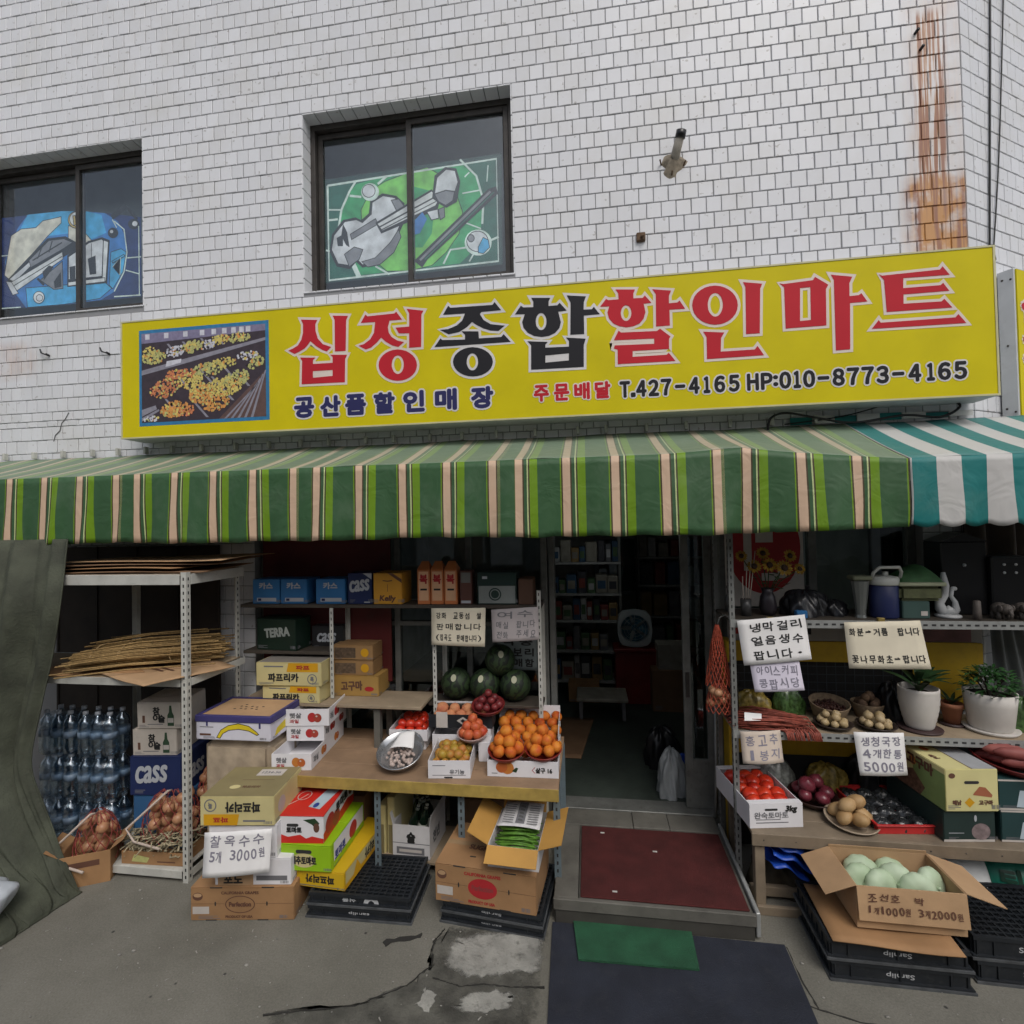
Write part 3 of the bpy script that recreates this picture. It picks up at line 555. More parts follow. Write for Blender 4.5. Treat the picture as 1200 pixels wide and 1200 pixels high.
ART2 = [('navy',[(-6.171,5.747),(-5.183,5.738),(-4.691,5.664),(-4.282,5.578),(-4.28,4.79),(-5.93,4.792),(-6.171,4.794)]),('royal',[(-5.591,5.746),(-5.183,5.738),(-4.898,5.703),(-4.691,5.664),(-4.543,5.565),(-4.461,5.409),(-4.434,5.243),(-4.472,5.051),(-4.584,4.865),(-4.733,4.796),(-5.149,4.781),(-5.613,4.786),(-5.731,4.931),(-5.83,5.143),(-5.869,5.282),(-5.809,5.446),(-5.71,5.623)]),('blue',[(-5.591,5.746),(-5.183,5.738),(-4.898,5.703),(-4.729,5.651),(-4.674,5.464),(-4.842,5.416),(-5.05,5.503),(-5.338,5.5),(-5.455,5.613),(-5.69,5.595)]),('blue',[(-5.613,4.988),(-5.11,4.977),(-4.695,4.965),(-4.621,4.901),(-4.752,4.814),(-5.149,4.789),(-5.594,4.793)]),('blue',[(-4.619,5.261),(-4.508,5.283),(-4.453,5.245),(-4.491,5.053),(-4.603,4.899),(-4.639,4.935)]),('cream',[(-5.829,5.363),(-5.789,5.546),(-5.671,5.602),(-5.494,5.597),(-5.412,5.659),(-5.199,5.678),(-5.199,5.619),(-5.358,5.502),(-5.593,5.29),(-5.81,5.098),(-5.87,5.146)]),('cream',[(-5.107,5.576),(-4.955,5.527),(-4.843,5.399),(-5.013,5.333),(-5.108,5.443)]),('dark',[(-5.84,5.093),(-5.602,5.29),(-5.358,5.477),(-5.146,5.477),(-5.013,5.4),(-5.013,5.325),(-5.339,5.201),(-5.751,4.983)]),('light',[(-5.81,5.098),(-5.593,5.239),(-5.495,5.297),(-5.534,5.233),(-5.751,5.068)]),('grey',[(-5.573,5.271),(-5.339,5.449),(-5.165,5.449),(-5.07,5.405),(-5.185,5.35),(-5.554,5.201)]),('dark',[(-5.53,5.261),(-5.181,5.411),(-5.189,5.423),(-5.538,5.273)]),('dark',[(-5.47,5.276),(-5.411,5.405),(-5.422,5.409),(-5.481,5.28)]),('dark',[(-5.333,5.33),(-5.294,5.444),(-5.306,5.447),(-5.345,5.334)]),('white',[(-5.79,5.063),(-5.185,5.317),(-5.178,5.249),(-5.721,4.977)]),('dark',[(-5.758,5.022),(-5.183,5.271),(-5.188,5.279),(-5.763,5.03)]),('light',[(-5.85,5.077),(-5.79,5.063),(-5.711,4.946),(-5.771,4.934)]),('grey',[(-5.437,5.056),(-5.185,5.217),(-5.179,4.95),(-5.282,4.95)]),('dark',[(-5.417,5.138),(-5.339,5.198),(-5.282,5.176),(-5.34,5.114),(-5.398,5.053)]),('dark',[(-5.282,5.026),(-5.201,5.118),(-5.19,4.967),(-5.273,4.958)]),('dark',[(-5.485,5.069),(-5.408,4.995),(-5.389,5.01),(-5.466,5.084)]),('dark',[(-5.124,5.278),(-4.88,5.4),(-4.72,5.423),(-4.633,5.384),(-4.665,4.957),(-5.125,4.958)]),('light',[(-5.105,5.259),(-4.871,5.377),(-4.726,5.4),(-4.711,5.386),(-4.728,5.033),(-5.106,5.035)]),('white',[(-4.7,5.385),(-4.652,5.366),(-4.684,4.98),(-4.717,4.981)]),('white',[(-5.11,5.002),(-4.695,5.009),(-4.695,4.976),(-5.11,4.97)]),('dark',[(-5.099,5.159),(-5.029,5.165),(-5.03,5.02),(-5.094,5.019)]),('dark',[(-4.995,5.195),(-4.915,5.221),(-4.912,5.039),(-4.976,5.038)]),('dark',[(-4.885,5.221),(-4.796,5.246),(-4.788,5.06),(-4.863,5.057)]),('dark',[(-4.969,5.329),(-4.964,5.196),(-4.957,5.195),(-4.962,5.328)]),('dark',[(-4.846,5.375),(-4.847,5.234),(-4.84,5.233),(-4.839,5.374)]),('dark',[(-4.624,5.637),(-4.449,5.732),(-4.417,5.68),(-4.595,5.587)]),('dark',[(-4.301,5.51),(-4.304,5.493),(-4.315,5.478),(-4.332,5.468),(-4.352,5.464),(-4.374,5.466),(-4.394,5.475),(-4.411,5.488),(-4.421,5.505),(-4.425,5.523),(-4.421,5.541),(-4.41,5.555),(-4.394,5.565),(-4.373,5.569),(-4.352,5.567),(-4.331,5.559),(-4.315,5.545),(-4.304,5.528)]),('dark',[(-4.536,5.447),(-4.54,5.429),(-4.55,5.414),(-4.566,5.404),(-4.585,5.4),(-4.606,5.402),(-4.625,5.41),(-4.641,5.424),(-4.651,5.441),(-4.655,5.459),(-4.651,5.477),(-4.641,5.491),(-4.625,5.501),(-4.605,5.506),(-4.585,5.503),(-4.566,5.495),(-4.55,5.482),(-4.54,5.465)]),('dark',[(-4.443,5.677),(-4.333,5.551),(-4.311,5.565),(-4.42,5.692)]),('pale',[(-4.607,5.586),(-4.557,5.499),(-4.548,5.503),(-4.597,5.59)]),('light',[(-4.319,5.515),(-4.321,5.507),(-4.326,5.499),(-4.334,5.494),(-4.343,5.492),(-4.353,5.493),(-4.363,5.497),(-4.371,5.504),(-4.376,5.512),(-4.377,5.522),(-4.375,5.53),(-4.37,5.538),(-4.363,5.543),(-4.353,5.545),(-4.343,5.544),(-4.333,5.539),(-4.326,5.533),(-4.32,5.524)]),('light',[(-4.592,5.466),(-4.593,5.46),(-4.596,5.455),(-4.601,5.452),(-4.607,5.451),(-4.614,5.452),(-4.62,5.454),(-4.625,5.458),(-4.628,5.464),(-4.629,5.469),(-4.628,5.475),(-4.624,5.479),(-4.619,5.483),(-4.613,5.484),(-4.607,5.483),(-4.601,5.481),(-4.596,5.477),(-4.593,5.471)]),('pale',[(-4.584,5.565),(-4.476,5.474),(-4.444,5.244),(-4.478,5.053),(-4.59,4.868),(-4.578,4.862),(-4.466,5.048),(-4.432,5.243),(-4.464,5.477),(-4.576,5.573)]),('pale',[(-4.434,5.18),(-4.279,5.177),(-4.28,5.188),(-4.435,5.192)]),('pale',[(-4.456,5.06),(-4.309,5.011),(-4.306,5.021),(-4.452,5.071)]),('pale',[(-5.929,5.342),(-5.829,5.341),(-5.83,5.351),(-5.93,5.353)]),('pale',[(-5.929,4.797),(-5.672,4.792),(-5.673,4.803),(-5.93,4.809)]),('pale',[(-4.584,4.806),(-4.287,4.797),(-4.288,4.81),(-4.585,4.819)]),('pale',[(-4.31,5.491),(-4.307,4.808),(-4.297,4.807),(-4.299,5.49)]),('blue',[(-4.597,5.155),(-4.468,5.208),(-4.475,5.22),(-4.605,5.167)]),('pale',[(-4.598,5.11),(-4.511,5.199),(-4.522,5.023),(-4.515,5.022),(-4.505,5.203),(-4.604,5.114)]),('gold',[(-4.917,5.619),(-4.923,5.591),(-4.939,5.568),(-4.965,5.552),(-4.996,5.546),(-5.029,5.549),(-5.06,5.562),(-5.085,5.583),(-5.101,5.61),(-5.107,5.639),(-5.101,5.667),(-5.084,5.691),(-5.059,5.706),(-5.028,5.713),(-4.995,5.709),(-4.964,5.696),(-4.939,5.675),(-4.922,5.648)]),('white',[(-4.936,5.628),(-4.94,5.604),(-4.954,5.585),(-4.974,5.571),(-4.999,5.566),(-5.025,5.568),(-5.05,5.579),(-5.07,5.597),(-5.083,5.62),(-5.088,5.644),(-5.083,5.668),(-5.07,5.687),(-5.049,5.701),(-5.025,5.706),(-4.998,5.703),(-4.973,5.692),(-4.953,5.674),(-4.94,5.652)]),('gold',[(-5.051,5.669),(-5.039,5.578),(-4.969,5.594),(-4.979,5.613),(-5.023,5.591),(-5.029,5.669)]),('white',[(-5.395,4.875),(-5.399,4.856),(-5.409,4.84),(-5.426,4.828),(-5.446,4.823),(-5.468,4.825),(-5.488,4.834),(-5.505,4.848),(-5.515,4.866),(-5.519,4.886),(-5.515,4.905),(-5.504,4.921),(-5.488,4.932),(-5.467,4.937),(-5.446,4.935),(-5.426,4.927),(-5.409,4.913),(-5.398,4.895)]),('light',[(-5.414,4.87),(-5.416,4.86),(-5.422,4.851),(-5.432,4.845),(-5.443,4.843),(-5.455,4.844),(-5.467,4.848),(-5.476,4.856),(-5.482,4.865),(-5.484,4.876),(-5.482,4.886),(-5.476,4.895),(-5.467,4.901),(-5.455,4.903),(-5.443,4.902),(-5.432,4.898),(-5.422,4.89),(-5.416,4.88)])]
for win, art, y in ((win1, ART1, 0.206), (win2, ART2, 0.206)):
    mb = MB()
    for i, (k, pl) in enumerate(art):
        if k in ('light', 'grey', 'cream', 'white', 'gold', 'lime', 'blue') and len(pl) != 10: mb.poly(grow(pl, .007), fn=lambda u, v, yy=y-0.00009*i+.00004: (u, yy, v), m=FK.index('dark'))
        mb.poly(pl, fn=lambda u, v, yy=y-0.00009*i: (u, yy, v), m=FK.index(k))
    mb.build('window_film', [FILM[k] for k in FK], win)

# ------------------------------------------------------------------ shop sign
YEL = M('sign_yellow', (0.62, 0.525, 0.006), 0.55, 0.06, 3, spec=0.15, grime=0.08, gcol=(0.3, 0.26, 0.05))
GALV = M('sign_metal_grey', (0.48, 0.49, 0.50), 0.5, 0.12, 5, grime=0.35, gcol=(0.18, 0.15, 0.11))
RED = M('sign_red', (0.50, 0.022, 0.035), 0.5, 0.06, 3, spec=0.15); BLK = M('sign_black', (0.022, 0.022, 0.026), 0.5, 0.06, 3, spec=0.15)
NAVY = M('sign_navy', (0.022, 0.022, 0.10), 0.4, 0.06, 3); EDGE = M('sign_letter_edge', (0.72, 0.62, 0.55), 0.5, 0.05, 3); EDGEW = M('sign_letter_edge_white', (0.66, 0.64, 0.64), 0.5, 0.05, 3)
SX0, SX1, SZ0, SZ1, SY = -4.015, 2.797, 3.295, 4.328, -0.28
sign = thing('shop_sign', 'long yellow shop sign board with big red and black Korean letters above the striped awning', 'sign', (0, 0, SZ0))
o = MB().box(SX0, SY+.012, 0.0, SX1, -0.03, SZ1-SZ0).build('sign_box', GALV, sign, bevel=0.006)
MB().box(SX0+.012, SY, .012, SX1-.012, SY+.014, SZ1-SZ0-.012).build('face_panel', YEL, sign)
e = MB()
for (a, b, c, d) in ((SX0-.002, 0, SX1+.002, .012), (SX0-.002, SZ1-SZ0-.012, SX1+.002, SZ1-SZ0), (SX0-.002, .012, SX0+.012, SZ1-SZ0-.012), (SX1-.012, .012, SX1+.002, SZ1-SZ0-.012)):
    e.box(a, SY-.004, b, c, SY+.011, d)
e.build('edge_trim', M('sign_trim', (0.55, 0.52, 0.30), 0.5, 0.1), sign)
GLYPHS = [
('r',[(-2.312,4.215),(-2.168,4.201),(-2.186,4.167),(-2.184,4.108),(-2.166,4.047),(-2.123,3.997),(-2.049,3.968),(-2.087,3.933),(-2.13,3.95),(-2.18,3.983),(-2.217,4.016),(-2.232,4.028),(-2.249,4.006),(-2.281,3.973),(-2.326,3.95),(-2.374,3.932),(-2.43,3.964),(-2.389,3.978),(-2.344,4.001),(-2.312,4.046),(-2.296,4.104),(-2.295,4.175)],None),
('r',[(-2.033,4.226),(-1.899,4.213),(-1.915,4.181),(-1.923,3.926),(-2.017,3.928),(-2.016,4.189)],None),
('r',[(-2.324,3.899),(-2.188,3.889),(-2.21,3.871),(-2.211,3.838),(-2.038,3.836),(-2.038,3.885),(-2.06,3.904),(-1.911,3.894),(-1.929,3.86),(-1.934,3.67),(-2.314,3.676),(-2.307,3.868)],[(-2.212,3.779),(-2.039,3.777),(-2.04,3.728),(-2.213,3.724)]),
('r',[(-1.789,4.146),(-1.749,4.212),(-1.731,4.196),(-1.501,4.201),(-1.487,4.215),(-1.438,4.146),(-1.544,4.146),(-1.559,4.095),(-1.552,4.048),(-1.528,4.012),(-1.481,3.98),(-1.425,3.964),(-1.473,3.927),(-1.523,3.942),(-1.577,3.975),(-1.618,4.013),(-1.655,3.975),(-1.705,3.938),(-1.751,3.926),(-1.814,3.961),(-1.765,3.971),(-1.71,4.008),(-1.678,4.058),(-1.667,4.144)],None),
('r',[(-1.399,4.23),(-1.259,4.204),(-1.276,4.175),(-1.283,3.914),(-1.383,3.914),(-1.381,4.031),(-1.468,4.036),(-1.494,4.085),(-1.38,4.085),(-1.378,4.191)],None),
('r',[(-1.32,3.77),(-1.325,3.742),(-1.337,3.716),(-1.356,3.694),(-1.382,3.675),(-1.413,3.662),(-1.447,3.655),(-1.483,3.654),(-1.518,3.659),(-1.553,3.671),(-1.583,3.688),(-1.608,3.71),(-1.627,3.735),(-1.639,3.762),(-1.643,3.791),(-1.638,3.819),(-1.626,3.845),(-1.606,3.868),(-1.58,3.886),(-1.549,3.899),(-1.514,3.906),(-1.478,3.907),(-1.443,3.901),(-1.409,3.89),(-1.379,3.872),(-1.354,3.851),(-1.335,3.826),(-1.324,3.798)],[(-1.43,3.781),(-1.432,3.764),(-1.436,3.749),(-1.442,3.735),(-1.45,3.723),(-1.46,3.715),(-1.47,3.71),(-1.482,3.709),(-1.493,3.712),(-1.503,3.718),(-1.513,3.727),(-1.52,3.74),(-1.526,3.754),(-1.53,3.77),(-1.531,3.787),(-1.529,3.804),(-1.525,3.819),(-1.519,3.833),(-1.511,3.844),(-1.501,3.853),(-1.49,3.857),(-1.479,3.859),(-1.468,3.856),(-1.457,3.85),(-1.448,3.84),(-1.44,3.828),(-1.435,3.813),(-1.431,3.797)]),
('k',[(-1.099,4.157),(-1.055,4.227),(-1.037,4.209),(-0.699,4.204),(-0.681,4.225),(-0.629,4.156),(-0.788,4.155),(-0.8,4.139),(-0.772,4.091),(-0.716,4.053),(-0.604,4.033),(-0.655,3.995),(-0.717,4.003),(-0.774,4.024),(-0.83,4.056),(-0.864,4.082),(-0.905,4.045),(-0.969,4.01),(-1.056,3.998),(-1.128,4.04),(-1.061,4.04),(-0.991,4.063),(-0.944,4.099),(-0.92,4.154)],None),
('k',[(-1.174,3.904),(-1.123,3.971),(-1.107,3.956),(-0.924,3.947),(-0.923,3.984),(-0.951,4.015),(-0.814,4.004),(-0.811,3.948),(-0.634,3.946),(-0.614,3.967),(-0.559,3.902)],None),
('k',[(-0.704,3.755),(-0.709,3.73),(-0.721,3.706),(-0.74,3.686),(-0.766,3.669),(-0.796,3.657),(-0.83,3.651),(-0.865,3.65),(-0.901,3.655),(-0.935,3.666),(-0.965,3.682),(-0.99,3.702),(-1.009,3.725),(-1.02,3.75),(-1.024,3.777),(-1.019,3.802),(-1.007,3.826),(-0.987,3.847),(-0.961,3.863),(-0.931,3.875),(-0.897,3.881),(-0.861,3.882),(-0.825,3.876),(-0.792,3.865),(-0.762,3.849),(-0.737,3.829),(-0.719,3.806),(-0.707,3.781)],[(-0.822,3.763),(-0.823,3.748),(-0.827,3.734),(-0.833,3.722),(-0.84,3.712),(-0.849,3.704),(-0.859,3.7),(-0.869,3.699),(-0.879,3.701),(-0.889,3.707),(-0.897,3.715),(-0.904,3.726),(-0.909,3.74),(-0.913,3.754),(-0.913,3.769),(-0.912,3.784),(-0.908,3.798),(-0.903,3.811),(-0.895,3.821),(-0.886,3.828),(-0.877,3.833),(-0.866,3.834),(-0.856,3.831),(-0.847,3.826),(-0.838,3.817),(-0.831,3.806),(-0.826,3.793),(-0.823,3.778)]),
('k',[(-0.523,4.114),(-0.475,4.179),(-0.455,4.164),(-0.378,4.16),(-0.377,4.202),(-0.393,4.234),(-0.244,4.221),(-0.258,4.195),(-0.259,4.159),(-0.193,4.159),(-0.174,4.177),(-0.121,4.112),(-0.187,4.109),(-0.168,4.027),(-0.179,3.984),(-0.212,3.948),(-0.262,3.926),(-0.319,3.923),(-0.377,3.935),(-0.426,3.964),(-0.457,4.005),(-0.467,4.051),(-0.445,4.11)],[(-0.278,4.039),(-0.28,4.019),(-0.287,4.001),(-0.296,3.987),(-0.308,3.978),(-0.321,3.976),(-0.334,3.98),(-0.345,3.991),(-0.354,4.006),(-0.36,4.025),(-0.361,4.046),(-0.359,4.066),(-0.353,4.084),(-0.343,4.098),(-0.331,4.107),(-0.318,4.109),(-0.305,4.105),(-0.294,4.094),(-0.285,4.079),(-0.279,4.06)]),
('k',[(-0.119,4.229),(0.027,4.209),(0.01,4.167),(0.007,4.109),(0.069,4.107),(0.084,4.124),(0.128,4.064),(0.008,4.063),(0.007,3.921),(-0.098,3.923),(-0.091,4.17)],None),
('k',[(-0.43,3.898),(-0.272,3.881),(-0.291,3.86),(-0.291,3.838),(-0.111,3.833),(-0.11,3.875),(-0.131,3.904),(0.017,3.885),(0.002,3.839),(-0.002,3.67),(-0.405,3.674),(-0.401,3.862)],[(-0.292,3.777),(-0.112,3.782),(-0.114,3.727),(-0.294,3.722)]),
('r',[(0.131,4.121),(0.177,4.177),(0.194,4.166),(0.27,4.166),(0.268,4.211),(0.248,4.243),(0.392,4.23),(0.38,4.201),(0.379,4.164),(0.448,4.162),(0.463,4.18),(0.51,4.119),(0.453,4.117),(0.465,4.052),(0.45,4.004),(0.42,3.97),(0.374,3.953),(0.322,3.948),(0.27,3.961),(0.225,3.986),(0.196,4.024),(0.184,4.072),(0.199,4.117)],[(0.362,4.053),(0.359,4.035),(0.353,4.019),(0.344,4.007),(0.333,3.999),(0.321,3.997),(0.309,4.001),(0.298,4.01),(0.29,4.024),(0.285,4.041),(0.283,4.06),(0.286,4.078),(0.292,4.094),(0.301,4.106),(0.312,4.114),(0.324,4.116),(0.336,4.112),(0.347,4.103),(0.355,4.089),(0.36,4.072)]),
('r',[(0.518,4.221),(0.654,4.199),(0.638,4.162),(0.636,4.105),(0.696,4.106),(0.713,4.12),(0.751,4.055),(0.639,4.056),(0.639,3.938),(0.539,3.938),(0.543,4.181)],None),
('r',[(0.227,3.857),(0.264,3.928),(0.281,3.912),(0.544,3.904),(0.567,3.92),(0.641,3.856),(0.63,3.839),(0.628,3.763),(0.364,3.766),(0.363,3.722),(0.611,3.721),(0.625,3.736),(0.673,3.67),(0.252,3.674),(0.254,3.783),(0.226,3.795),(0.232,3.818),(0.522,3.809),(0.523,3.849)],None),
('r',[(1.122,4.051),(1.117,4.019),(1.105,3.99),(1.085,3.964),(1.059,3.943),(1.029,3.928),(0.995,3.92),(0.959,3.919),(0.923,3.926),(0.89,3.939),(0.859,3.959),(0.835,3.984),(0.816,4.013),(0.805,4.045),(0.802,4.077),(0.807,4.11),(0.819,4.139),(0.839,4.165),(0.866,4.186),(0.897,4.201),(0.931,4.208),(0.967,4.209),(1.002,4.202),(1.036,4.188),(1.065,4.169),(1.09,4.144),(1.108,4.115),(1.119,4.083)],[(1.018,4.062),(1.016,4.043),(1.011,4.025),(1.005,4.009),(0.996,3.996),(0.986,3.986),(0.974,3.981),(0.963,3.979),(0.951,3.982),(0.94,3.99),(0.93,4.001),(0.922,4.015),(0.916,4.032),(0.913,4.051),(0.912,4.071),(0.914,4.09),(0.919,4.108),(0.925,4.124),(0.934,4.137),(0.944,4.146),(0.956,4.152),(0.967,4.153),(0.979,4.15),(0.99,4.143),(1.0,4.131),(1.008,4.117),(1.013,4.1),(1.017,4.081)]),
('r',[(1.162,4.217),(1.294,4.194),(1.279,4.158),(1.267,3.833),(1.173,3.834),(1.178,4.179)],None),
('r',[(0.874,3.874),(1.022,3.857),(0.999,3.818),(0.993,3.718),(1.229,3.717),(1.249,3.742),(1.292,3.671),(0.896,3.669),(0.897,3.831)],None),
('r',[(1.409,4.187),(1.436,4.178),(1.637,4.189),(1.651,4.212),(1.738,4.147),(1.721,4.116),(1.716,3.856),(1.444,3.854),(1.442,4.155)],[(1.549,4.139),(1.618,4.14),(1.615,3.903),(1.542,3.901)]),
('r',[(1.757,4.217),(1.896,4.19),(1.876,4.146),(1.874,4.053),(1.935,4.055),(1.952,4.068),(1.989,4.005),(1.876,4.003),(1.867,3.674),(1.773,3.672),(1.775,4.176)],None),
('r',[(2.068,4.192),(2.089,4.18),(2.456,4.189),(2.473,4.211),(2.516,4.147),(2.224,4.15),(2.221,4.08),(2.456,4.08),(2.473,4.095),(2.51,4.036),(2.222,4.035),(2.22,3.97),(2.458,3.966),(2.477,3.983),(2.525,3.918),(2.111,3.92),(2.101,4.147)],None),
('r',[(2.011,3.808),(2.058,3.868),(2.07,3.848),(2.541,3.848),(2.56,3.87),(2.607,3.804)],None),
]

fs = lambda lift: frame((0, SY, -SZ0), (1, 0, 0), (0, 0, 1), lift)
groups = [(0, 3), (3, 6), (6, 9), (9, 12), (12, 15), (15, 18), (18, 20), (20, 22)]
for a, b in groups:
    mo_, mi = MB(), MB(); col = GLYPHS[a][0]
    for k in range(a, b):
        _, ou, ho = GLYPHS[k]
        gh = None
        if ho:
            gh = grow(ho, -0.019)
            xs = [p[0] for p in ho]; zs = [p[1] for p in ho]
            if max(xs)-min(xs) < 0.07 or max(zs)-min(zs) < 0.07: gh = None
        mo_.poly(grow(ou, 0.02), gh, fs(0.0012+0.0003*(k-a)))
        mi.poly(ou, ho, fs(0.003+0.0003*(k-a)))
    mi.build('letter', RED if col == 'r' else BLK, sign)
    mo_.build('letter_edge', EDGE if col == 'r' else EDGEW, sign)
def sign_text(s, xs, zc, h, wd, mat, edge, bold, eb):
    for k, (ch, x) in enumerate(zip(s, xs)):
        a, b = MB(), MB()
        hh, ww, zz = h, wd, zc
        if ch == '.': hh = ww = .022; zz = zc-h/2+.012
        elif ch == ':': ww = .022; hh = h*.6
        elif ch == '-': hh = .012; ww = wd*.95
        elif ch == '1': ww = wd*.55
        glyph = chr(ord(ch)+0xFEE0) if ch in '0123456789THP' else ('■' if ch in '.-' else ch)
        put_text(a, glyph, x, zz, hh, fs(0.0030), ww, bold); put_text(b, glyph, x, zz, hh, fs(0.0014), ww, eb, dirs=12)
        a.build('letter', mat, sign); b.build('letter_edge', edge, sign)
sign_text('공산품할인매장', (-2.295, -2.063, -1.845, -1.60, -1.352, -1.088, -0.795), 3.482, 0.154, 0.160, NAVY, EDGEW, 0.010, 0.023)
sign_text('주문배달', (-0.33, -0.175, -0.02, 0.135), 3.487, 0.118, 0.106, RED, EDGE, 0.006, 0.016)
sign_text('T.427-4165', [0.30, .36, .42, .51, .60, .70, .80, .89, .98, 1.08], 3.480, 0.112, 0.064, BLK, EDGEW, 0.007, 0.018)
sign_text('HP:010-8773-4165', [1.21, 1.305, 1.365, 1.43, 1.51, 1.59, 1.685, 1.785, 1.88, 1.975, 2.07, 2.17, 2.275, 2.375, 2.46, 2.56], 3.481, 0.112, 0.068, BLK, EDGEW, 0.007, 0.018)
# printed photograph of produce trays at the left end
PIC = {k: M('print_'+k, lin(*c), 0.45, 0.15, 30) for k, c in dict(frame=(50, 120, 165), sky=(128, 122, 150), shade=(62, 52, 60), rail=(140, 138, 150), leaf=(186, 186, 120), lemon=(214, 196, 110), orange=(214, 150, 82), peach=(206, 128, 88), wood=(96, 74, 70), white=(205, 205, 215)).items()}
PK = list(PIC); rp = random.Random(11)
mb = MB(); px0, px1, pz0, pz1 = -3.836, -2.606, 3.398, 4.236; W_, H_ = px1-px0, pz1-pz0
def pic(k, pl, i): mb.poly([(px0+W_*u, pz0+H_*v) for u, v in pl], fn=fs(0.001+0.0003*i), m=PK.index(k))
pic('frame', rect(0, 0, 1, 1), 0); pic('shade', rect(.02, .035, .975, .965), 1)
pic('sky', [(.02, .86), (.975, .9), (.975, .965), (.02, .965)], 2)
for u in (.05, .2, .35, .48, .57, .65, .72, .78, .83): pic('white', rect(u, .9, u+.035, .955), 3)
pic('rail', [(.02, .53), (.35, .62), (.975, .80), (.975, .83), (.35, .67), (.02, .58)], 3)
pic('white', [(.21, .60), (.33, .635), (.335, .675), (.22, .66)], 4)
pic('rail', [(.02, .10), (.14, .17), (.13, .21), (.02, .17)], 3); pic('rail', [(.02, .05), (.16, .15), (.155, .17), (.02, .085)], 4)
pic('wood', [(.62, .035), (.975, .5), (.975, .035)], 2)
for k in range(5): pic('rail', [(.66+.05*k, .035), (.68+.05*k, .035), (.90+.02*k, .34+.04*k), (.89+.02*k, .34+.04*k)], 3)
for (x_, y_, l_) in ((.30, .50, .2), (.47, .56, .2), (.62, .62, .2), (.40, .26, .24), (.56, .47, .3), (.74, .52, .2), (.20, .27, .2), (.22, .84, .14), (.34, .85, .14), (.48, .87, .14), (.60, .89, .12)): pic('rail', [(x_, y_), (x_+.018, y_), (x_+l_*.6, max(.06, y_-l_*.85)), (x_+l_*.6-.02, max(.06, y_-l_*.85))], 4.5)
heaps = [('leaf', .12, .71, .09, .07, 40), ('lemon', .07, .76, .06, .06, 20), ('white', .29, .76, .07, .06, 25), ('leaf', .42, .79, .08, .06, 30), ('lemon', .40, .80, .05, .04, 15), ('white', .54, .80, .06, .05, 18), ('lemon', .63, .84, .07, .05, 26), ('leaf', .78, .85, .08, .05, 25),
         ('peach', .20, .38, .11, .10, 60), ('peach', .33, .52, .12, .05, 40), ('lemon', .40, .44, .10, .08, 45), ('leaf', .55, .55, .12, .07, 45), ('lemon', .66, .60, .10, .05, 35),
         ('lemon', .66, .36, .14, .10, 90), ('leaf', .76, .44, .09, .08, 45), ('orange', .50, .30, .10, .09, 70), ('lemon', .46, .36, .06, .06, 30), ('orange', .60, .20, .10, .08, 60), ('orange', .28, .16, .11, .08, 70), ('peach', .36, .14, .07, .06, 30), ('white', .10, .07, .06, .03, 14), ('leaf', .90, .58, .06, .06, 20), ('white', .84, .66, .08, .04, 20)]
for i, (k, cu_, cv, ru, rv, n) in enumerate(heaps):
    for j in range(int(n*2.6)):
        a = rp.uniform(0, 6.28); q = math.sqrt(rp.random()); u, v = cu_+ru*q*math.cos(a)+.25*rv*q*math.sin(a), cv+rv*q*math.sin(a)
        if not (.03 < u < .965 and .05 < v < .95): continue
        r = rp.uniform(.006, .0115); kk = k if rp.random() < .62 else rp.choice(['lemon', 'orange', 'leaf', 'shade'])
        pic(kk, [(u+r*math.cos(t*1.047), v+1.4*r*math.sin(t*1.047)) for t in range(6)], 5+(i*7+j) % 23*0.3)
mb.build('printed_picture', [PIC[k] for k in PK], sign)
for k in (-3.2, -1.2, 0.9, 2.4): MB().box(k-.02, -.032, SZ1-SZ0+.001, k+.02, .0, SZ1-SZ0+.03).build('bracket', BRONZE, sign)

# second sign on the canted wall
s2 = thing('corner_sign', 'yellow sign on the canted side wall with a white metal end plate', 'sign', tuple(P0+CD*0.33+Vector((0, 0, 3.19))), CA)
MB().box(0, -.12, 0, 2.2, -.02, 1.12).build('sign_box', M('end_plate_white', (.60, .62, .63), .5, .08, 5, grime=.15, gcol=(.3, .28, .25)), s2, bevel=0.004)
MB().box(.012, -.13, .012, 2.18, -.121, 1.108).build('face_panel', YEL, s2)
for (ly, lz) in ((-.05, .08), (-.10, .05), (-.05, 1.05), (-.1, 1.04), (-.07, .55)): MB().ball((-.001, ly, lz), .008, 8, 5).build('screw_or_glint', BRONZE, s2)
f2 = frame((.0, -.13, 0), (1, 0, 0), (0, 0, 1), 0.003); f2b = frame((.0, -.13, 0), (1, 0, 0), (0, 0, 1), 0.0015)
for ch, u, v in (('십', .19, .83), ('지', .19, .50), ('정', .55, .83), ('하', .55, .50), ('종', .9, .83)):
    a, b = MB(), MB(); put_text(a, ch, u, v, .24, f2, .24, .016); put_text(b, ch, u, v, .24, f2b, .24, .034)
    a.build('letter', RED, s2); b.build('letter_edge', EDGE, s2)

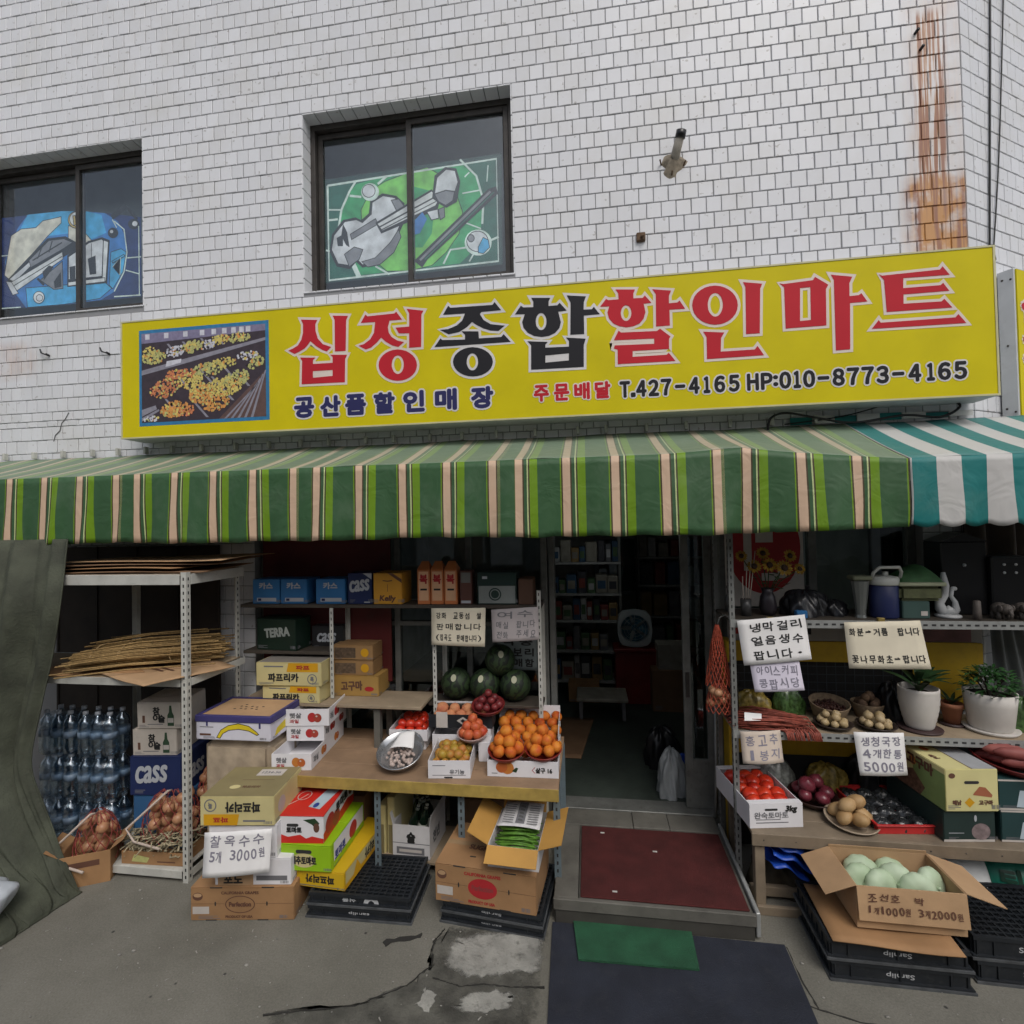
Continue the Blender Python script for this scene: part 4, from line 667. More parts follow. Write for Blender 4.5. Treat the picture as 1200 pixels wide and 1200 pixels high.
# ------------------------------------------------------------------ awnings
def awning_mat(name, stops, top_fade):
    mt, t, p = nodes(name); N, L = t.nodes, t.links
    uv = N.new('ShaderNodeUVMap'); sx = N.new('ShaderNodeSeparateXYZ'); L.new(uv.outputs[0], sx.inputs[0])
    fr = N.new('ShaderNodeMath'); fr.operation = 'FRACT'; L.new(sx.outputs[0], fr.inputs[0])
    cr = N.new('ShaderNodeValToRGB'); cr.color_ramp.interpolation = 'CONSTANT'; e = cr.color_ramp.elements
    e[0].position = stops[0][0]; e[0].color = (*stops[0][1], 1); e[1].position = stops[1][0]; e[1].color = (*stops[1][1], 1)
    for ps, c in stops[2:]: k = e.new(ps); k.color = (*c, 1)
    L.new(fr.outputs[0], cr.inputs['Fac'])
    geo = N.new('ShaderNodeNewGeometry')
    n1 = N.new('ShaderNodeTexNoise'); n1.inputs['Scale'].default_value = 3; n1.inputs['Detail'].default_value = 7; n1.inputs['Roughness'].default_value = .65; L.new(geo.outputs['Position'], n1.inputs['Vector'])
    a = N.new('ShaderNodeMapRange'); a.inputs[1].default_value = .5; a.inputs[2].default_value = .85; a.inputs[4].default_value = .22; L.new(n1.outputs['Fac'], a.inputs[0])
    dust = N.new('ShaderNodeMath'); dust.operation = 'MULTIPLY_ADD'; dust.inputs[1].default_value = top_fade; L.new(sx.outputs[1], dust.inputs[0]); L.new(a.outputs[0], dust.inputs[2]); dust.use_clamp = True
    mx = N.new('ShaderNodeMix'); mx.data_type = 'RGBA'; mx.inputs['B'].default_value = (.30, .36, .28, 1); L.new(dust.outputs[0], mx.inputs['Factor']); L.new(cr.outputs[0], mx.inputs['A'])
    L.new(mx.outputs['Result'], p.inputs['Base Color']); p.inputs['Roughness'].default_value = .55; p.inputs['Specular IOR Level'].default_value = .4
    tl = N.new('ShaderNodeBsdfTranslucent'); L.new(mx.outputs['Result'], tl.inputs[0])
    ms = N.new('ShaderNodeMixShader'); ms.inputs[0].default_value = .12; L.new(p.outputs[0], ms.inputs[1]); L.new(tl.outputs[0], ms.inputs[2])
    L.new(ms.outputs[0], t.nodes['Material Output'].inputs['Surface'])
    n2 = N.new('ShaderNodeTexNoise'); n2.inputs['Scale'].default_value = 6; n2.inputs['Distortion'].default_value = 1.5; L.new(geo.outputs['Position'], n2.inputs['Vector'])
    b = N.new('ShaderNodeBump'); b.inputs['Strength'].default_value = .28; b.inputs['Distance'].default_value = .03; L.new(n2.outputs['Fac'], b.inputs['Height']); L.new(b.outputs[0], p.inputs['Normal'])
    return mt
DG, LM, CRM, BRN, LT = (.042, .112, .045), (.16, .30, .010), (.66, .47, .33), (.07, .05, .025), (.55, .62, .30)
AW_G = awning_mat('green_striped_canvas', [(0, CRM), (.155, BRN), (.185, DG), (.25, LT), (.275, BRN), (.305, LM), (.47, DG), (.945, LM), (.968, BRN)], .52)
TEAL, WHT = (.012, .19, .185), (.58, .57, .55)
AW_T = awning_mat('teal_striped_canvas', [(0, TEAL), (.5, WHT)], .12)
def smooth_noise(x, s): return math.sin(x*2.3+s)*.5+math.sin(x*5.1+s*1.7)*.3+math.sin(x*11.3+s*.6)*.2
def awning(name, label, x0, x1, mat, period, phase, zf, scallop):
    t = thing(name, label, 'awning', ((x0+x1)/2, 0, 2.4)); ox, oz = (x0+x1)/2, 2.4
    def ustripe(x):
        if scallop: return (x-phase)/period
        s = (x+3.395) % 1.451; u = s/period+.945
        return u if u < 5.19 else .6
    NU = int((x1-x0)/0.02); NT, NV = 14, 12
    vs, fs_, uvs = [], [], []
    for j in range(NT+NV+2):
        for i in range(NU+1):
            x = x0+(x1-x0)*i/NU; zt = zf(x)
            if j <= NT:
                q = j/NT; y = -0.02-0.78*q; zz = 3.19+(zt-3.19)*q - 0.010*math.sin(math.pi*q)*(1+.4*smooth_noise(x, 1)) + .006*smooth_noise(x*2, q*3)
                top = 1.0
            else:
                q = (j-NT-1)/NV; drop = 2.40+.010*smooth_noise(x, 4)+.004*math.sin(x*23)
                if scallop: drop = 2.44 - .022*abs(math.sin(math.pi*((x-phase)/(period*.5))))
                elif x > 1.15: drop = 2.40 + (x-1.15)*.03
                wave = .022*smooth_noise(x*2.4, 2)*q + .012*math.sin(x*19+q*2)*q*q + .006*math.sin(x*43+q*5)*q
                if not scallop and x > .9: wave += .03*math.sin((x-.9)*9)*q
                y = -0.80-.012*math.sin(q*1.6)+wave; zz = zt+(drop-zt)*q; top = 0.0
            vs.append((x-ox, y, zz-oz)); uvs.append((ustripe(x), top))
    for j in range(NT+NV+1):
        if j == NT: continue
        for i in range(NU): a = j*(NU+1)+i; fs_.append((a, a+NU+1, a+NU+2, a+1))
    me = bpy.data.meshes.new('canvas'); me.from_pydata(vs, [], fs_); me.polygons.foreach_set('use_smooth', [True]*len(fs_))
    ul = me.uv_layers.new(name='UVMap')
    for l in me.loops: ul.data[l.index].uv = uvs[l.vertex_index]
    me.update()
    o = put('canvas', me, mat, t)
    sd = o.modifiers.new('thickness', 'SOLIDIFY'); sd.thickness = .004; sd.offset = -1
    STEEL = M('awning_tube_steel', (.35, .35, .34), .5, .2, 8, metal=.4, grime=.4)
    MB().tube([(x0-ox+.02+(x1-x0-.04)*k/20, -.775, zf(x0+(x1-x0)*k/20)-.03-oz) for k in range(21)], .017, 8).build('front_bar', STEEL, t)
    n = max(2, int((x1-x0)/1.3))
    for k in range(n+1):
        x = x0+.05+(x1-x0-.1)*k/n
        MB().tube([(x-ox, -.025, 3.08-oz), (x-ox, -.775, zf(x)-.05-oz)], .013, 6).build('rafter', STEEL, t)
    return t, ox, oz
zg = lambda x: 2.918 if x < .5 else (2.918+.022*(x-.5)/.48 if x < .98 else 2.94-.105*min(1, (x-.98)/.93)**.8)
PH = -3.02
ag, ox, oz = awning('green_awning', 'green awning with cream, brown and lime stripes over the shop front', -6.4, 1.925, AW_G, .318, PH, zg, False)
at_, ox2, oz2 = awning('teal_awning', 'teal and white striped awning with scalloped edge at the right', 1.93, 4.4, AW_T, .268, 1.94, lambda x: 2.838+.006*(x-1.9), True)
CLIP = M('clip_white', (.5, .5, .46), .6, .15, 9, grime=.4)
cm = MB().box(-.012, -.02, -.03, .012, .02, .035).mesh('fixing_clip', .003); cm.materials.append(CLIP)
for k in range(27):
    x = -6.1+k*.30+rt.uniform(-.04, .04); share('fixing_clip', cm, ag, (x-ox, -.045, 3.225-oz))
# back hem of the teal cloth turned up against the wall
mb = MB()
for i in range(8):
    x = 1.55+i*.155; mb.box(x, -.03-.012*(i % 2), 3.195+.002*i-oz2, x+.153, -.022-.012*(i % 2), 3.25+rt.uniform(-.008, .008)-oz2, i % 2)
hm = mb.build('back_hem', [M('canvas_teal_plain', TEAL, .6), M('canvas_white_plain', WHT, .6)], at_); hm.location.x = -ox2

# ================================================================== shop front, interior
ALU = M('worn_aluminium', (.16, .165, .155), .5, .2, 8, metal=.35, grime=.5, gcol=(.05, .045, .035))
ALUL = M('pale_aluminium', (.34, .35, .34), .45, .15, 8, metal=.3, grime=.4, gcol=(.12, .11, .09))
MAROON = M('maroon_board', (.10, .012, .012), .6, .2, 4, grime=.3)
FLOORM = M('dark_green_floor', (.035, .045, .038), .5, .3, 3, .2, 30, grime=.5, gcol=(.02, .02, .018))
INWALL = M('interior_wall', (.50, .50, .48), .8, .2, 3)
MB().box(ROOM[0], .26, .0, ROOM[1], 5.0, .14).build('shop_floor', FLOORM, bld)
MB().box(ROOM[0]-.1, 5.0, 0, ROOM[1]+.1, 5.1, 2.9).box(ROOM[0]-.1, .25, 0, ROOM[0], 5.0, 2.9).box(ROOM[1], .75, 0, ROOM[1]+.1, 5.0, 2.9).box(ROOM[0]-.1, .25, 2.7, ROOM[1], 5.0, 2.8).build('shop_interior_wall', INWALL, bld)
# fixed glazing left of the door
fr = MB(); y0, y1 = .08, .14
for x in (-2.93, -2.30, -1.66, -1.02): fr.box(x-.025, y0, .02, x+.025, y1, 2.6)
fr.box(-2.95, y0+.003, 2.55, -.40, y1-.003, 2.6).box(-2.95, y0+.003, .62, -.40, y1-.003, .68).box(-2.95, y0+.003, 1.62, -.40, y1-.003, 1.66)
sf = fr.build('shopfront_frame', ALU, bld, bevel=.003)
for a, b in ((-2.275, -1.685), (-1.635, -1.045), (-.995, -.40)):
    for c, d in ((.68, 1.62), (1.66, 2.55)): MB().box(a, .108, c, b, .113, d).build('pane', GLASS, sf)
MB().box(-2.95, .085, .02, -.40, .135, .62).build('stall_riser', M('riser_panel', (.12, .125, .12), .6, .2, 4, grime=.4), sf)
MB().box(-2.90, .04, 1.15, -1.70, .055, 2.54).build('red_backboard', MAROON, sf)
# right glazing
fr = MB()
for x in (1.06, 1.72, 2.42): fr.box(x-.03, y0, .02, x+.03, y1, 2.6)
fr.box(1.06, y0+.003, 2.55, 2.44, y1-.003, 2.6).box(1.06, y0+.003, .62, 2.44, y1-.003, .68)
sr = fr.build('shopfront_frame', ALU, bld, bevel=.003)
for a, b in ((1.09, 1.69), (1.75, 2.39)): MB().box(a, .108, .68, b, .113, 2.55).build('pane', GLASS, sr)
MB().box(1.06, .085, .02, 2.44, .135, .62).build('stall_riser', MATS['riser_panel'], sr)
# door frame: posts, threshold, sliding leaf pushed to the right
df = MB().box(-.40, .06, .0, -.345, .24, 2.6).box(-.335, .09, .0, -.285, .2, 2.6).box(.985, .06, .0, 1.03, .24, 2.6).box(-.285, .08, 2.45, .985, .2, 2.6).box(-.285, .06, .0, .985, .24, .155).build('door_frame', ALU, bld, bevel=.004)
lf = MB().box(.74, .15, .16, .80, .185, 2.44).box(.92, .15, .16, .98, .185, 2.44).box(.80, .15, .16, .92, .185, .55).box(.80, .15, 2.36, .92, .185, 2.44).build('sliding_door', ALU, bld, bevel=.003)
MB().box(.80, .165, .55, .92, .17, 2.36).build('pane', GLASS, lf)
MB().box(.755, .138, 1.05, .785, .149, 1.25).build('handle', BRONZE, lf)

# poster behind the right glass: white board with a big red disc
po = thing('round_poster', 'white poster with a large red disc behind the sunflowers', 'poster', (1.36, .075, 1.80))
PW = M('poster_white', (.52, .48, .44), .6, .1, 5, grime=.15); PR = M('poster_red', (.33, .015, .018), .5, .1, 5)
MB().box(-.29, -.006, 0, .29, 0, .74).build('board', PW, po)
fpo = frame((0, -.006, 0), (1, 0, 0), (0, 0, 1), .001)
mb = MB(); mb.poly(ellipse(.0, .46, .27, .36, 40), fn=fpo); mb.build('disc', PR, po)
fpo2 = frame((0, -.006, 0), (1, 0, 0), (0, 0, 1), .002)
mb = MB()
for q in (rect(-.15, .28, -.09, .72), rect(-.06, .50, .07, .72), rect(.10, .22, .16, .34), rect(-.02, .20, .1, .26)): mb.poly(q, fn=fpo2)
mb.build('lettering', PW, po)

# things standing inside, seen dimly through the door
BK = [M('dim_pack_%d' % i, c, .6, .2, 9) for i, c in enumerate([(.05, .05, .06), (.14, .14, .15), (.26, .24, .20), (.22, .05, .04), (.04, .09, .16), (.07, .13, .06), (.42, .42, .42), (.26, .17, .07)])]
WSH = M('shelf_board_pale', (.35, .35, .34), .5, .15, 6, grime=.3)
ri = random.Random(21)
COLN = ('black', 'dark grey', 'dull beige', 'dark red', 'dark blue', 'dark green', 'pale grey', 'brown'); ORD = ('first from the left', 'second from the left', 'third from the left', 'fourth from the left', 'fifth from the left', 'sixth from the left', 'seventh from the left', 'eighth from the left', 'ninth from the left', 'tenth from the left', 'eleventh from the left')
def inside_shelf(label, x0, x1, y, d, levels, top):
    t = thing('shop_shelf', label, 'shelf', ((x0+x1)/2, y, .142)); w2 = (x1-x0)/2
    for sx in (-w2, w2-.03):
        for sy in (0, d-.03): MB().box(sx, sy, 0, sx+.03, sy+.03, top).build('post', ALU, t)
    for z in levels: MB().box(-w2, -.01, z-.028, w2, d, z).build('shelf_board', WSH, t)
    return t
lv = (.22, .62, 1.02, 1.38, 1.80)
inside_shelf('dim steel shelf of goods inside the shop, left of the fan', -.52, .42, 2.75, .4, lv, 2.2)
for li, z in enumerate(lv):
    x = -.49; npk = -1
    while x < .34:
        w_ = ri.uniform(.07, .16); h_ = ri.uniform(.16, .33)
        if x+w_ > .40: break
        npk += 1
        t = thing('goods_pack', '%s pack, %s, %s board of the doorway shelf' % (COLN[bi := ri.randrange(8)], ORD[npk], ('lowest', 'second', 'third', 'fourth', 'top')[li]), 'package', (x+w_/2, 2.94, .142+z), 0, 'packs on the indoor shelf')
        MB().box(-w_/2, -.15, 0, w_/2, .15, h_).build('body', BK[bi], t, bevel=.008)
        MB().box(-w_*.35, -.154, h_*.25, w_*.35, -.149, h_*.7).build('print', ri.choice(BK), t)
        x += w_+ri.uniform(.004, .015)
inside_shelf('dim back shelf inside the shop, right of the fan', .78, 2.0, 4.3, .45, (.3, .8, 1.3, 1.75), 2.3)
for li, z in enumerate((.3, .8, 1.3, 1.75)):
    x = .82; npk = -1
    while x < 1.85:
        w_ = ri.uniform(.10, .22); h_ = ri.uniform(.2, .42)
        if x+w_ > 1.97: break
        npk += 1
        t = thing('goods_box', '%s box, %s, %s board of the shop back shelf' % (COLN[bi := ri.randrange(8)], ORD[npk], ('lowest', 'second', 'third', 'top')[li]), 'box', (x+w_/2, 4.52, .142+z), 0, 'boxes on the back shelf indoors')
        MB().box(-w_/2, -.18, 0, w_/2, .18, h_).build('body', BK[bi], t, bevel=.01)
        x += w_+ri.uniform(.01, .05)
# inner doorway frame at the back
t = thing('inner_door', 'pale framed glass door at the back of the dim shop', 'door', (.55, 4.90, .142))
MB().box(-.45, -.05, 0, -.37, .03, 2.1).box(.37, -.05, 0, .45, .03, 2.1).box(-.37, -.05, 2.02, .37, .03, 2.1).box(-.37, -.05, 1.05, .37, .03, 1.13).build('frame', M('door_pale', (.30, .32, .34), .5, .1), t)
MB().box(-.37, -.02, 1.13, .37, -.015, 2.02).build('pane', GLASS, t)
# fan on a red crate
t = thing('red_crate', 'dark red plastic crate under the fan inside the shop', 'crate', (.57, 2.72, .142))
RC = M('red_plastic', (.20, .018, .016), .45, .15, 6)
MB().box(-.26, -.18, 0, .26, -.16, .66).box(-.26, .16, 0, .26, .18, .66).box(-.26, -.16, 0, -.24, .16, .66).box(.24, -.16, 0, .26, .16, .66).box(-.24, -.16, .6, .24, .16, .62).build('body', RC, t, bevel=.006)
MB().box(-.28, -.2, .665, .28, .2, .70).build('rim', RC, t, bevel=.006)
fan = thing('box_fan', 'white round cornered fan with blue blades inside the doorway', 'fan', (.57, 2.66, .843))
FWH = M('fan_white', (.46, .50, .52), .4, .08, 5); FBL = M('fan_blue', (.05, .16, .24), .35, .1, 5)
n = 28; ou = []; inn = []
for k in range(n):
    a = 6.2832*k/n; c_, s_ = math.cos(a), math.sin(a)
    r = .235/max(abs(c_), abs(s_))**.55; ou.append((r*c_*.93, .245+r*s_)); inn.append((.185*c_, .245+.185*s_))
mb = MB(); ff = lambda yy: (lambda u, v: Vector((u, yy, v)))
mb.poly(ou, inn, ff(-.06)); b0 = len(mb.v)
mb.add([(u, -.06, v) for u, v in ou]+[(u, .07, v) for u, v in ou], [(i, (i+1) % n, n+(i+1) % n, n+i) for i in range(n)])
mb.add([(u, -.06, v) for u, v in inn]+[(u, .05, v) for u, v in inn], [((i+1) % n, i, n+i, n+(i+1) % n) for i in range(n)])
mb.poly(ou, None, ff(.07)); mb.build('housing', FWH, fan)
for k in range(5):
    a = 6.2832*k/5
    mb = MB(); mb.grid(lambda u, v: Vector(((.03+.14*v)*math.cos(a+(u-.5)*(.5+.6*v)), (u-.5)*.05, .245+(.03+.14*v)*math.sin(a+(u-.5)*(.5+.6*v)))), 5, 4)
    mb.build('blade', FBL, fan)
MB().lathe([(.001, .035), (.035, .03), (.04, 0), (.04, -.03)], 14, (0, -.01, .245), mat=Matrix.Rotation(RAD(90), 3, 'X')).build('hub', FBL, fan)
mb = MB()
for r in (.06, .10, .14, .18): mb.tube([(r*math.cos(6.2832*k/20), -.062, .245+r*math.sin(6.2832*k/20)) for k in range(21)], .002, 4, caps=False)
for k in range(8):
    a = 6.2832*k/8; mb.tube([(0, -.064, .245), (.185*math.cos(a), -.062, .245+.185*math.sin(a))], .002, 4)
mb.build('grille', FWH, fan)
t = thing('low_table', 'low grey table on the dim shop floor in front of the shelf', 'table', (.12, 2.15, .142))
MB().box(-.30, -.22, .22, .30, .22, .26).build('table_top', BK[2], t, bevel=.008)
for sx in (-.27, .23):
    for sy in (-.19, .15): MB().box(sx, sy, 0, sx+.04, sy+.04, .22).build('leg', BK[1], t)
# cardboard laid on the floor inside
def wavy_sheet(name, label, cat, pts, z, mat, th=.006, parent=None):
    t = thing(name, label, cat, (sum(p[0] for p in pts)/len(pts), sum(p[1] for p in pts)/len(pts), z))
    mb = MB(); ox_, oy_ = t.location.x, t.location.y
    q = [(p[0]-ox_, p[1]-oy_) for p in pts]
    def f(u, v):
        a = Vector(q[0]).lerp(Vector(q[1]), u); b = Vector(q[3]).lerp(Vector(q[2]), u); p = a.lerp(b, v)
        return (p.x, p.y, th + .004*math.sin(p.x*9+p.y*7)*math.sin(u*3.1416)*math.sin(v*3.14)+.004)
    mb.grid(f, 12, 10)
    o = mb.build('sheet', mat, t); s_ = o.modifiers.new('thick', 'SOLIDIFY'); s_.thickness = th; s_.offset = -1
    return t
CARD = M('cardboard_brown', (.33, .185, .085), .8, .14, 5, .10, 40, grime=.12, gcol=(.14, .08, .04))
CARD2 = M('cardboard_tan', (.43, .275, .15), .8, .12, 5, .10, 40, grime=.12, gcol=(.17, .10, .05))
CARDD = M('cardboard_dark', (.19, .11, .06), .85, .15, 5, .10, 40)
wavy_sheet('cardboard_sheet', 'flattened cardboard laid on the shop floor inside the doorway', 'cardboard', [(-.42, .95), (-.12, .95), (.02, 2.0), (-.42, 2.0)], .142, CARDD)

# entrance step with red mat
WOODG = M('grey_weathered_wood', (.115, .11, .095), .75, .25, 4, .3, 30, grime=.5, gcol=(.05, .045, .04))
st = thing('entrance_step', 'low wooden entrance step with grey boards in front of the door', 'step', (.33, -.40, 0))
def brd(nm, x0, y0_, z0, x1, y1_, z1, mt=WOODG): return MB().box(x0-.33, y0_+.40, z0, x1-.33, y1_+.40, z1).build(nm, mt, st, bevel=.004)
brd('plank', -.265, -.945, .055, -.115, -.16, .150); brd('plank', -.265, -.156, .05, .29, .058, .148); brd('plank', .294, -.156, .05, .56, .058, .152); brd('plank', .564, -.156, .05, .925, .058, .149)
brd('plank', -.111, -.945, .06, .925, -.16, .138); brd('fascia', -.268, -.972, .085, .93, -.947, .154); brd('riser', -.258, -.965, .0, .92, -.948, .083, M('dark_riser', (.05, .047, .04), .8, .2))
brd('edge_trim', .93, -.96, .02, .955, -.05, .162, ALUL)
MB().tube([(.61, .45, .15), (.62, .43, .55), (.625, .42, 1.1)], .011, 6).build('rail', ALUL, st)
REDM = M('red_carpet', (.070, .013, .012), .95, .22, 7, .6, 220, grime=.25, gcol=(.05, .02, .018))
t = thing('red_mat', 'worn dark red doormat on the entrance step', 'mat', (.40, -.54, .1385))
MB().box(-.50, -.385, 0, .505, .365, .012).build('carpet', REDM, t, bevel=.004)
for (lx, ly) in ((-.36, .28), (-.30, -.33), (.0, .1)):
    MB().box(lx, ly, .0125, lx+.03, ly+.012, .015).build('paper_scrap', M('scrap', (.5, .48, .45), .8), t)
GRM = M('green_mat_plastic', (.018, .085, .04), .8, .25, 8, .8, 180)
t = thing('green_mat', 'small green doormat lying before the step', 'mat', (.205, -1.085, .0125))
mb = MB(); pts = [(-.355, .155), (-.315, -.155), (.345, -.14), (.355, .175)]
mb.poly(pts, fn=lambda u, v: Vector((u, v, .012)))
mb.add([(p[0], p[1], .012) for p in pts]+[(p[0], p[1], 0) for p in pts], [(i, 4+i, 4+(i+1) % 4, (i+1) % 4) for i in range(4)])
mb.build('mat_sheet', GRM, t)
BLM = M('black_rubber', (.017, .020, .030), .75, .25, 5, .5, 120, grime=.15, gcol=(.09, .085, .08))
t = tag(slab('black_mat', [(-.275, -.97), (-.24, -2.2), (1.02, -2.2), (1.06, -1.5), (1.075, -.98)], 0.0, BLM, .010), 'wide black rubber mat spread over the pavement before the step', 'mat')
# leftovers of a mended pavement beside the mat
def ragged(pts, amp=.012, sub=5, seed=1):
    r = random.Random(seed); out = []
    for i, p in enumerate(pts):
        q = pts[(i+1) % len(pts)]
        for k in range(sub):
            f_ = k/sub; out.append((p[0]+(q[0]-p[0])*f_+r.uniform(-amp, amp), p[1]+(q[1]-p[1])*f_+r.uniform(-amp, amp)))
    return out
soften(DARKC); soften(PALE)
o = patch('dark_repair', ragged([(-.30, -1.04), (-.90, -1.06), (-.96, -1.18), (-.93, -1.36), (-1.03, -1.5), (-1.25, -1.64), (-1.7, -1.74), (-1.5, -2.1), (-.28, -2.1)], .022, 6, 2), 0.004, DARKC)
tag(o, 'dark damp broken strip of concrete', 'pavement', kind='structure')
for k, pl in enumerate([[(-.31, -1.06), (-.62, -1.08), (-.82, -1.14), (-.88, -1.24), (-.86, -1.36), (-.70, -1.42), (-.55, -1.40), (-.45, -1.36), (-.31, -1.33)],
                        [(-.55, -1.47), (-.70, -1.52), (-.75, -1.60), (-.60, -1.62), (-.46, -1.56), (-.42, -1.48)], [(-.84, -1.52), (-.92, -1.5), (-.95, -1.6), (-.86, -1.64)]]):
    o = patch('concrete_patch', ragged(pl, .014, 6, k+5), .008, PALE); tag(o, 'pale worn patch of concrete', 'pavement', kind='structure')
o = slab('gum_spot', ragged([(-1.27, -1.23), (-1.22, -1.20), (-1.12, -1.17), (-1.06, -1.15), (-1.05, -1.175), (-1.14, -1.21), (-1.25, -1.26)], .01, 3, 9), 0, M('black_spot', (.028, .027, .024), .9), .003); tag(o, 'black stain on the pavement', 'stain', kind='structure')
o = slab('pavement_crack', ragged(stroke([(1.04, -1.35), (1.3, -1.42), (1.6, -1.40), (1.9, -1.45), (2.4, -1.44)], .006), .004, 8, 3), 0, M('black_spot', (.015, .014, .013)), .003); tag(o, 'dark crack across the pavement', 'crack', kind='structure')
o = slab('pavement_crack', ragged(stroke([(1.085, -.99), (1.08, -1.2), (1.10, -1.36)], .006), .004, 6, 3), 0, MATS['black_spot'], .0035); tag(o, 'dark crack beside the mat', 'crack', kind='structure')

o = slab('pavement_crack', ragged(stroke([(-.93, -1.10), (-.97, -1.2), (-.935, -1.36), (-1.03, -1.5), (-1.25, -1.645), (-1.7, -1.75)], .005), .004, 10, 4), .0042, MATS['black_spot'], .003); tag(o, 'dark crack along the broken concrete', 'crack', kind='structure')
o = slab('pavement_crack', ragged(stroke([(-.90, -1.44), (-.74, -1.47), (-.60, -1.44), (-.45, -1.44), (-.29, -1.42)], .005), .004, 10, 5), .0046, MATS['black_spot'], .003); tag(o, 'dark crack between the pale patches', 'crack', kind='structure')
GRIT = M('pale_grit', (.30, .29, .26), .9, .4, 30); rg = random.Random(31); mb = MB()
for k in range(420):
    x, y = rg.uniform(-4.2, 2.6), rg.uniform(-2.1, -.75)
    if -.3 < x < 1.08 and rg.random() < .8: continue
    r = rg.uniform(.002, .006) if rg.random() < .9 else rg.uniform(.006, .012); mb.ball((x, y, r*.3+.001), r, 5, 3, sx=rg.uniform(.7, 1.6), sz=.5)
for k in range(40):
    x, y = rg.uniform(-4.0, 2.4), rg.uniform(-2.0, -.9); a = rg.uniform(0, 6.28); l_ = rg.uniform(.012, .03)
    if -.3 < x < 1.08: continue
    c_, s_ = math.cos(a), math.sin(a); mb.add([(x, y, .004), (x+l_*c_, y+l_*s_, .007), (x+l_*c_-.006*s_, y+l_*s_+.006*c_, .004), (x-.006*s_, y+.006*c_, .006)], [(0, 1, 2, 3)])
tag(mb.build('pavement_grit', GRIT), 'pale grit and small litter strewn over the pavement', 'grit', kind='stuff')
# tube lamp added behind the awning, out of view, to brighten the interior
lamp = thing('added_lamp', 'lit white tube lamp hanging from the dim shop ceiling', 'lamp', (.24, 2.0, 2.355), RAD(80))
MB().box(-.32, -.04, .03, .32, .04, .06).build('housing', WSH, lamp, bevel=.004)
mt_, t_, p_ = nodes('added_lamp_tube'); p_.inputs['Emission Color'].default_value = (.92, 1, 1, 1); p_.inputs['Emission Strength'].default_value = 11.0
MB().tube([(-.30, 0, .012), (.30, 0, .012)], .013, 10).build('tube', mt_, lamp)
MB().tube([(-.2, 0, .06), (-.2, 0, .46)], .004, 5).tube([(.2, 0, .06), (.2, 0, .46)], .004, 5).build('hanger', ALU, lamp)

# ================================================================== helpers for boxes, racks, fruit, papers
WPAINT = M('white_painted_steel', (.50, .50, .46), .45, .10, 8, grime=.3, gcol=(.2, .17, .12))
HOLE = M('slot_dark', (.03, .03, .03), .8, .1)
BLUEG = M('blue_grey_steel', (.13, .17, .19), .5, .15, 8, grime=.35)
WOOD = M('bench_wood', (.27, .175, .105), .7, .22, 5, .2, 25, grime=.25, gcol=(.12, .08, .05))
PLY = M('plywood_pale', (.30, .235, .16), .7, .18, 5, .15, 25, grime=.3, gcol=(.14, .10, .07))
WBOX = M('white_carton', (.72, .71, .73), .6, .06, 5, grime=.10, gcol=(.35, .32, .30))
INK = M('black_ink', (.018, .018, .018), .6, .05); INKG = M('grey_ink', (.16, .16, .17), .7, .1); INKR = M('red_ink', (.38, .02, .025), .6, .08); INKB = M('brown_ink', (.12, .055, .035), .7, .1)
INKP = M('faint_pen', (.22, .21, .26), .8, .1)
TAPE = M('packing_tape', (.36, .24, .13), .25, .08, 5)
def stuff(o): return tag(o, kind='stuff')

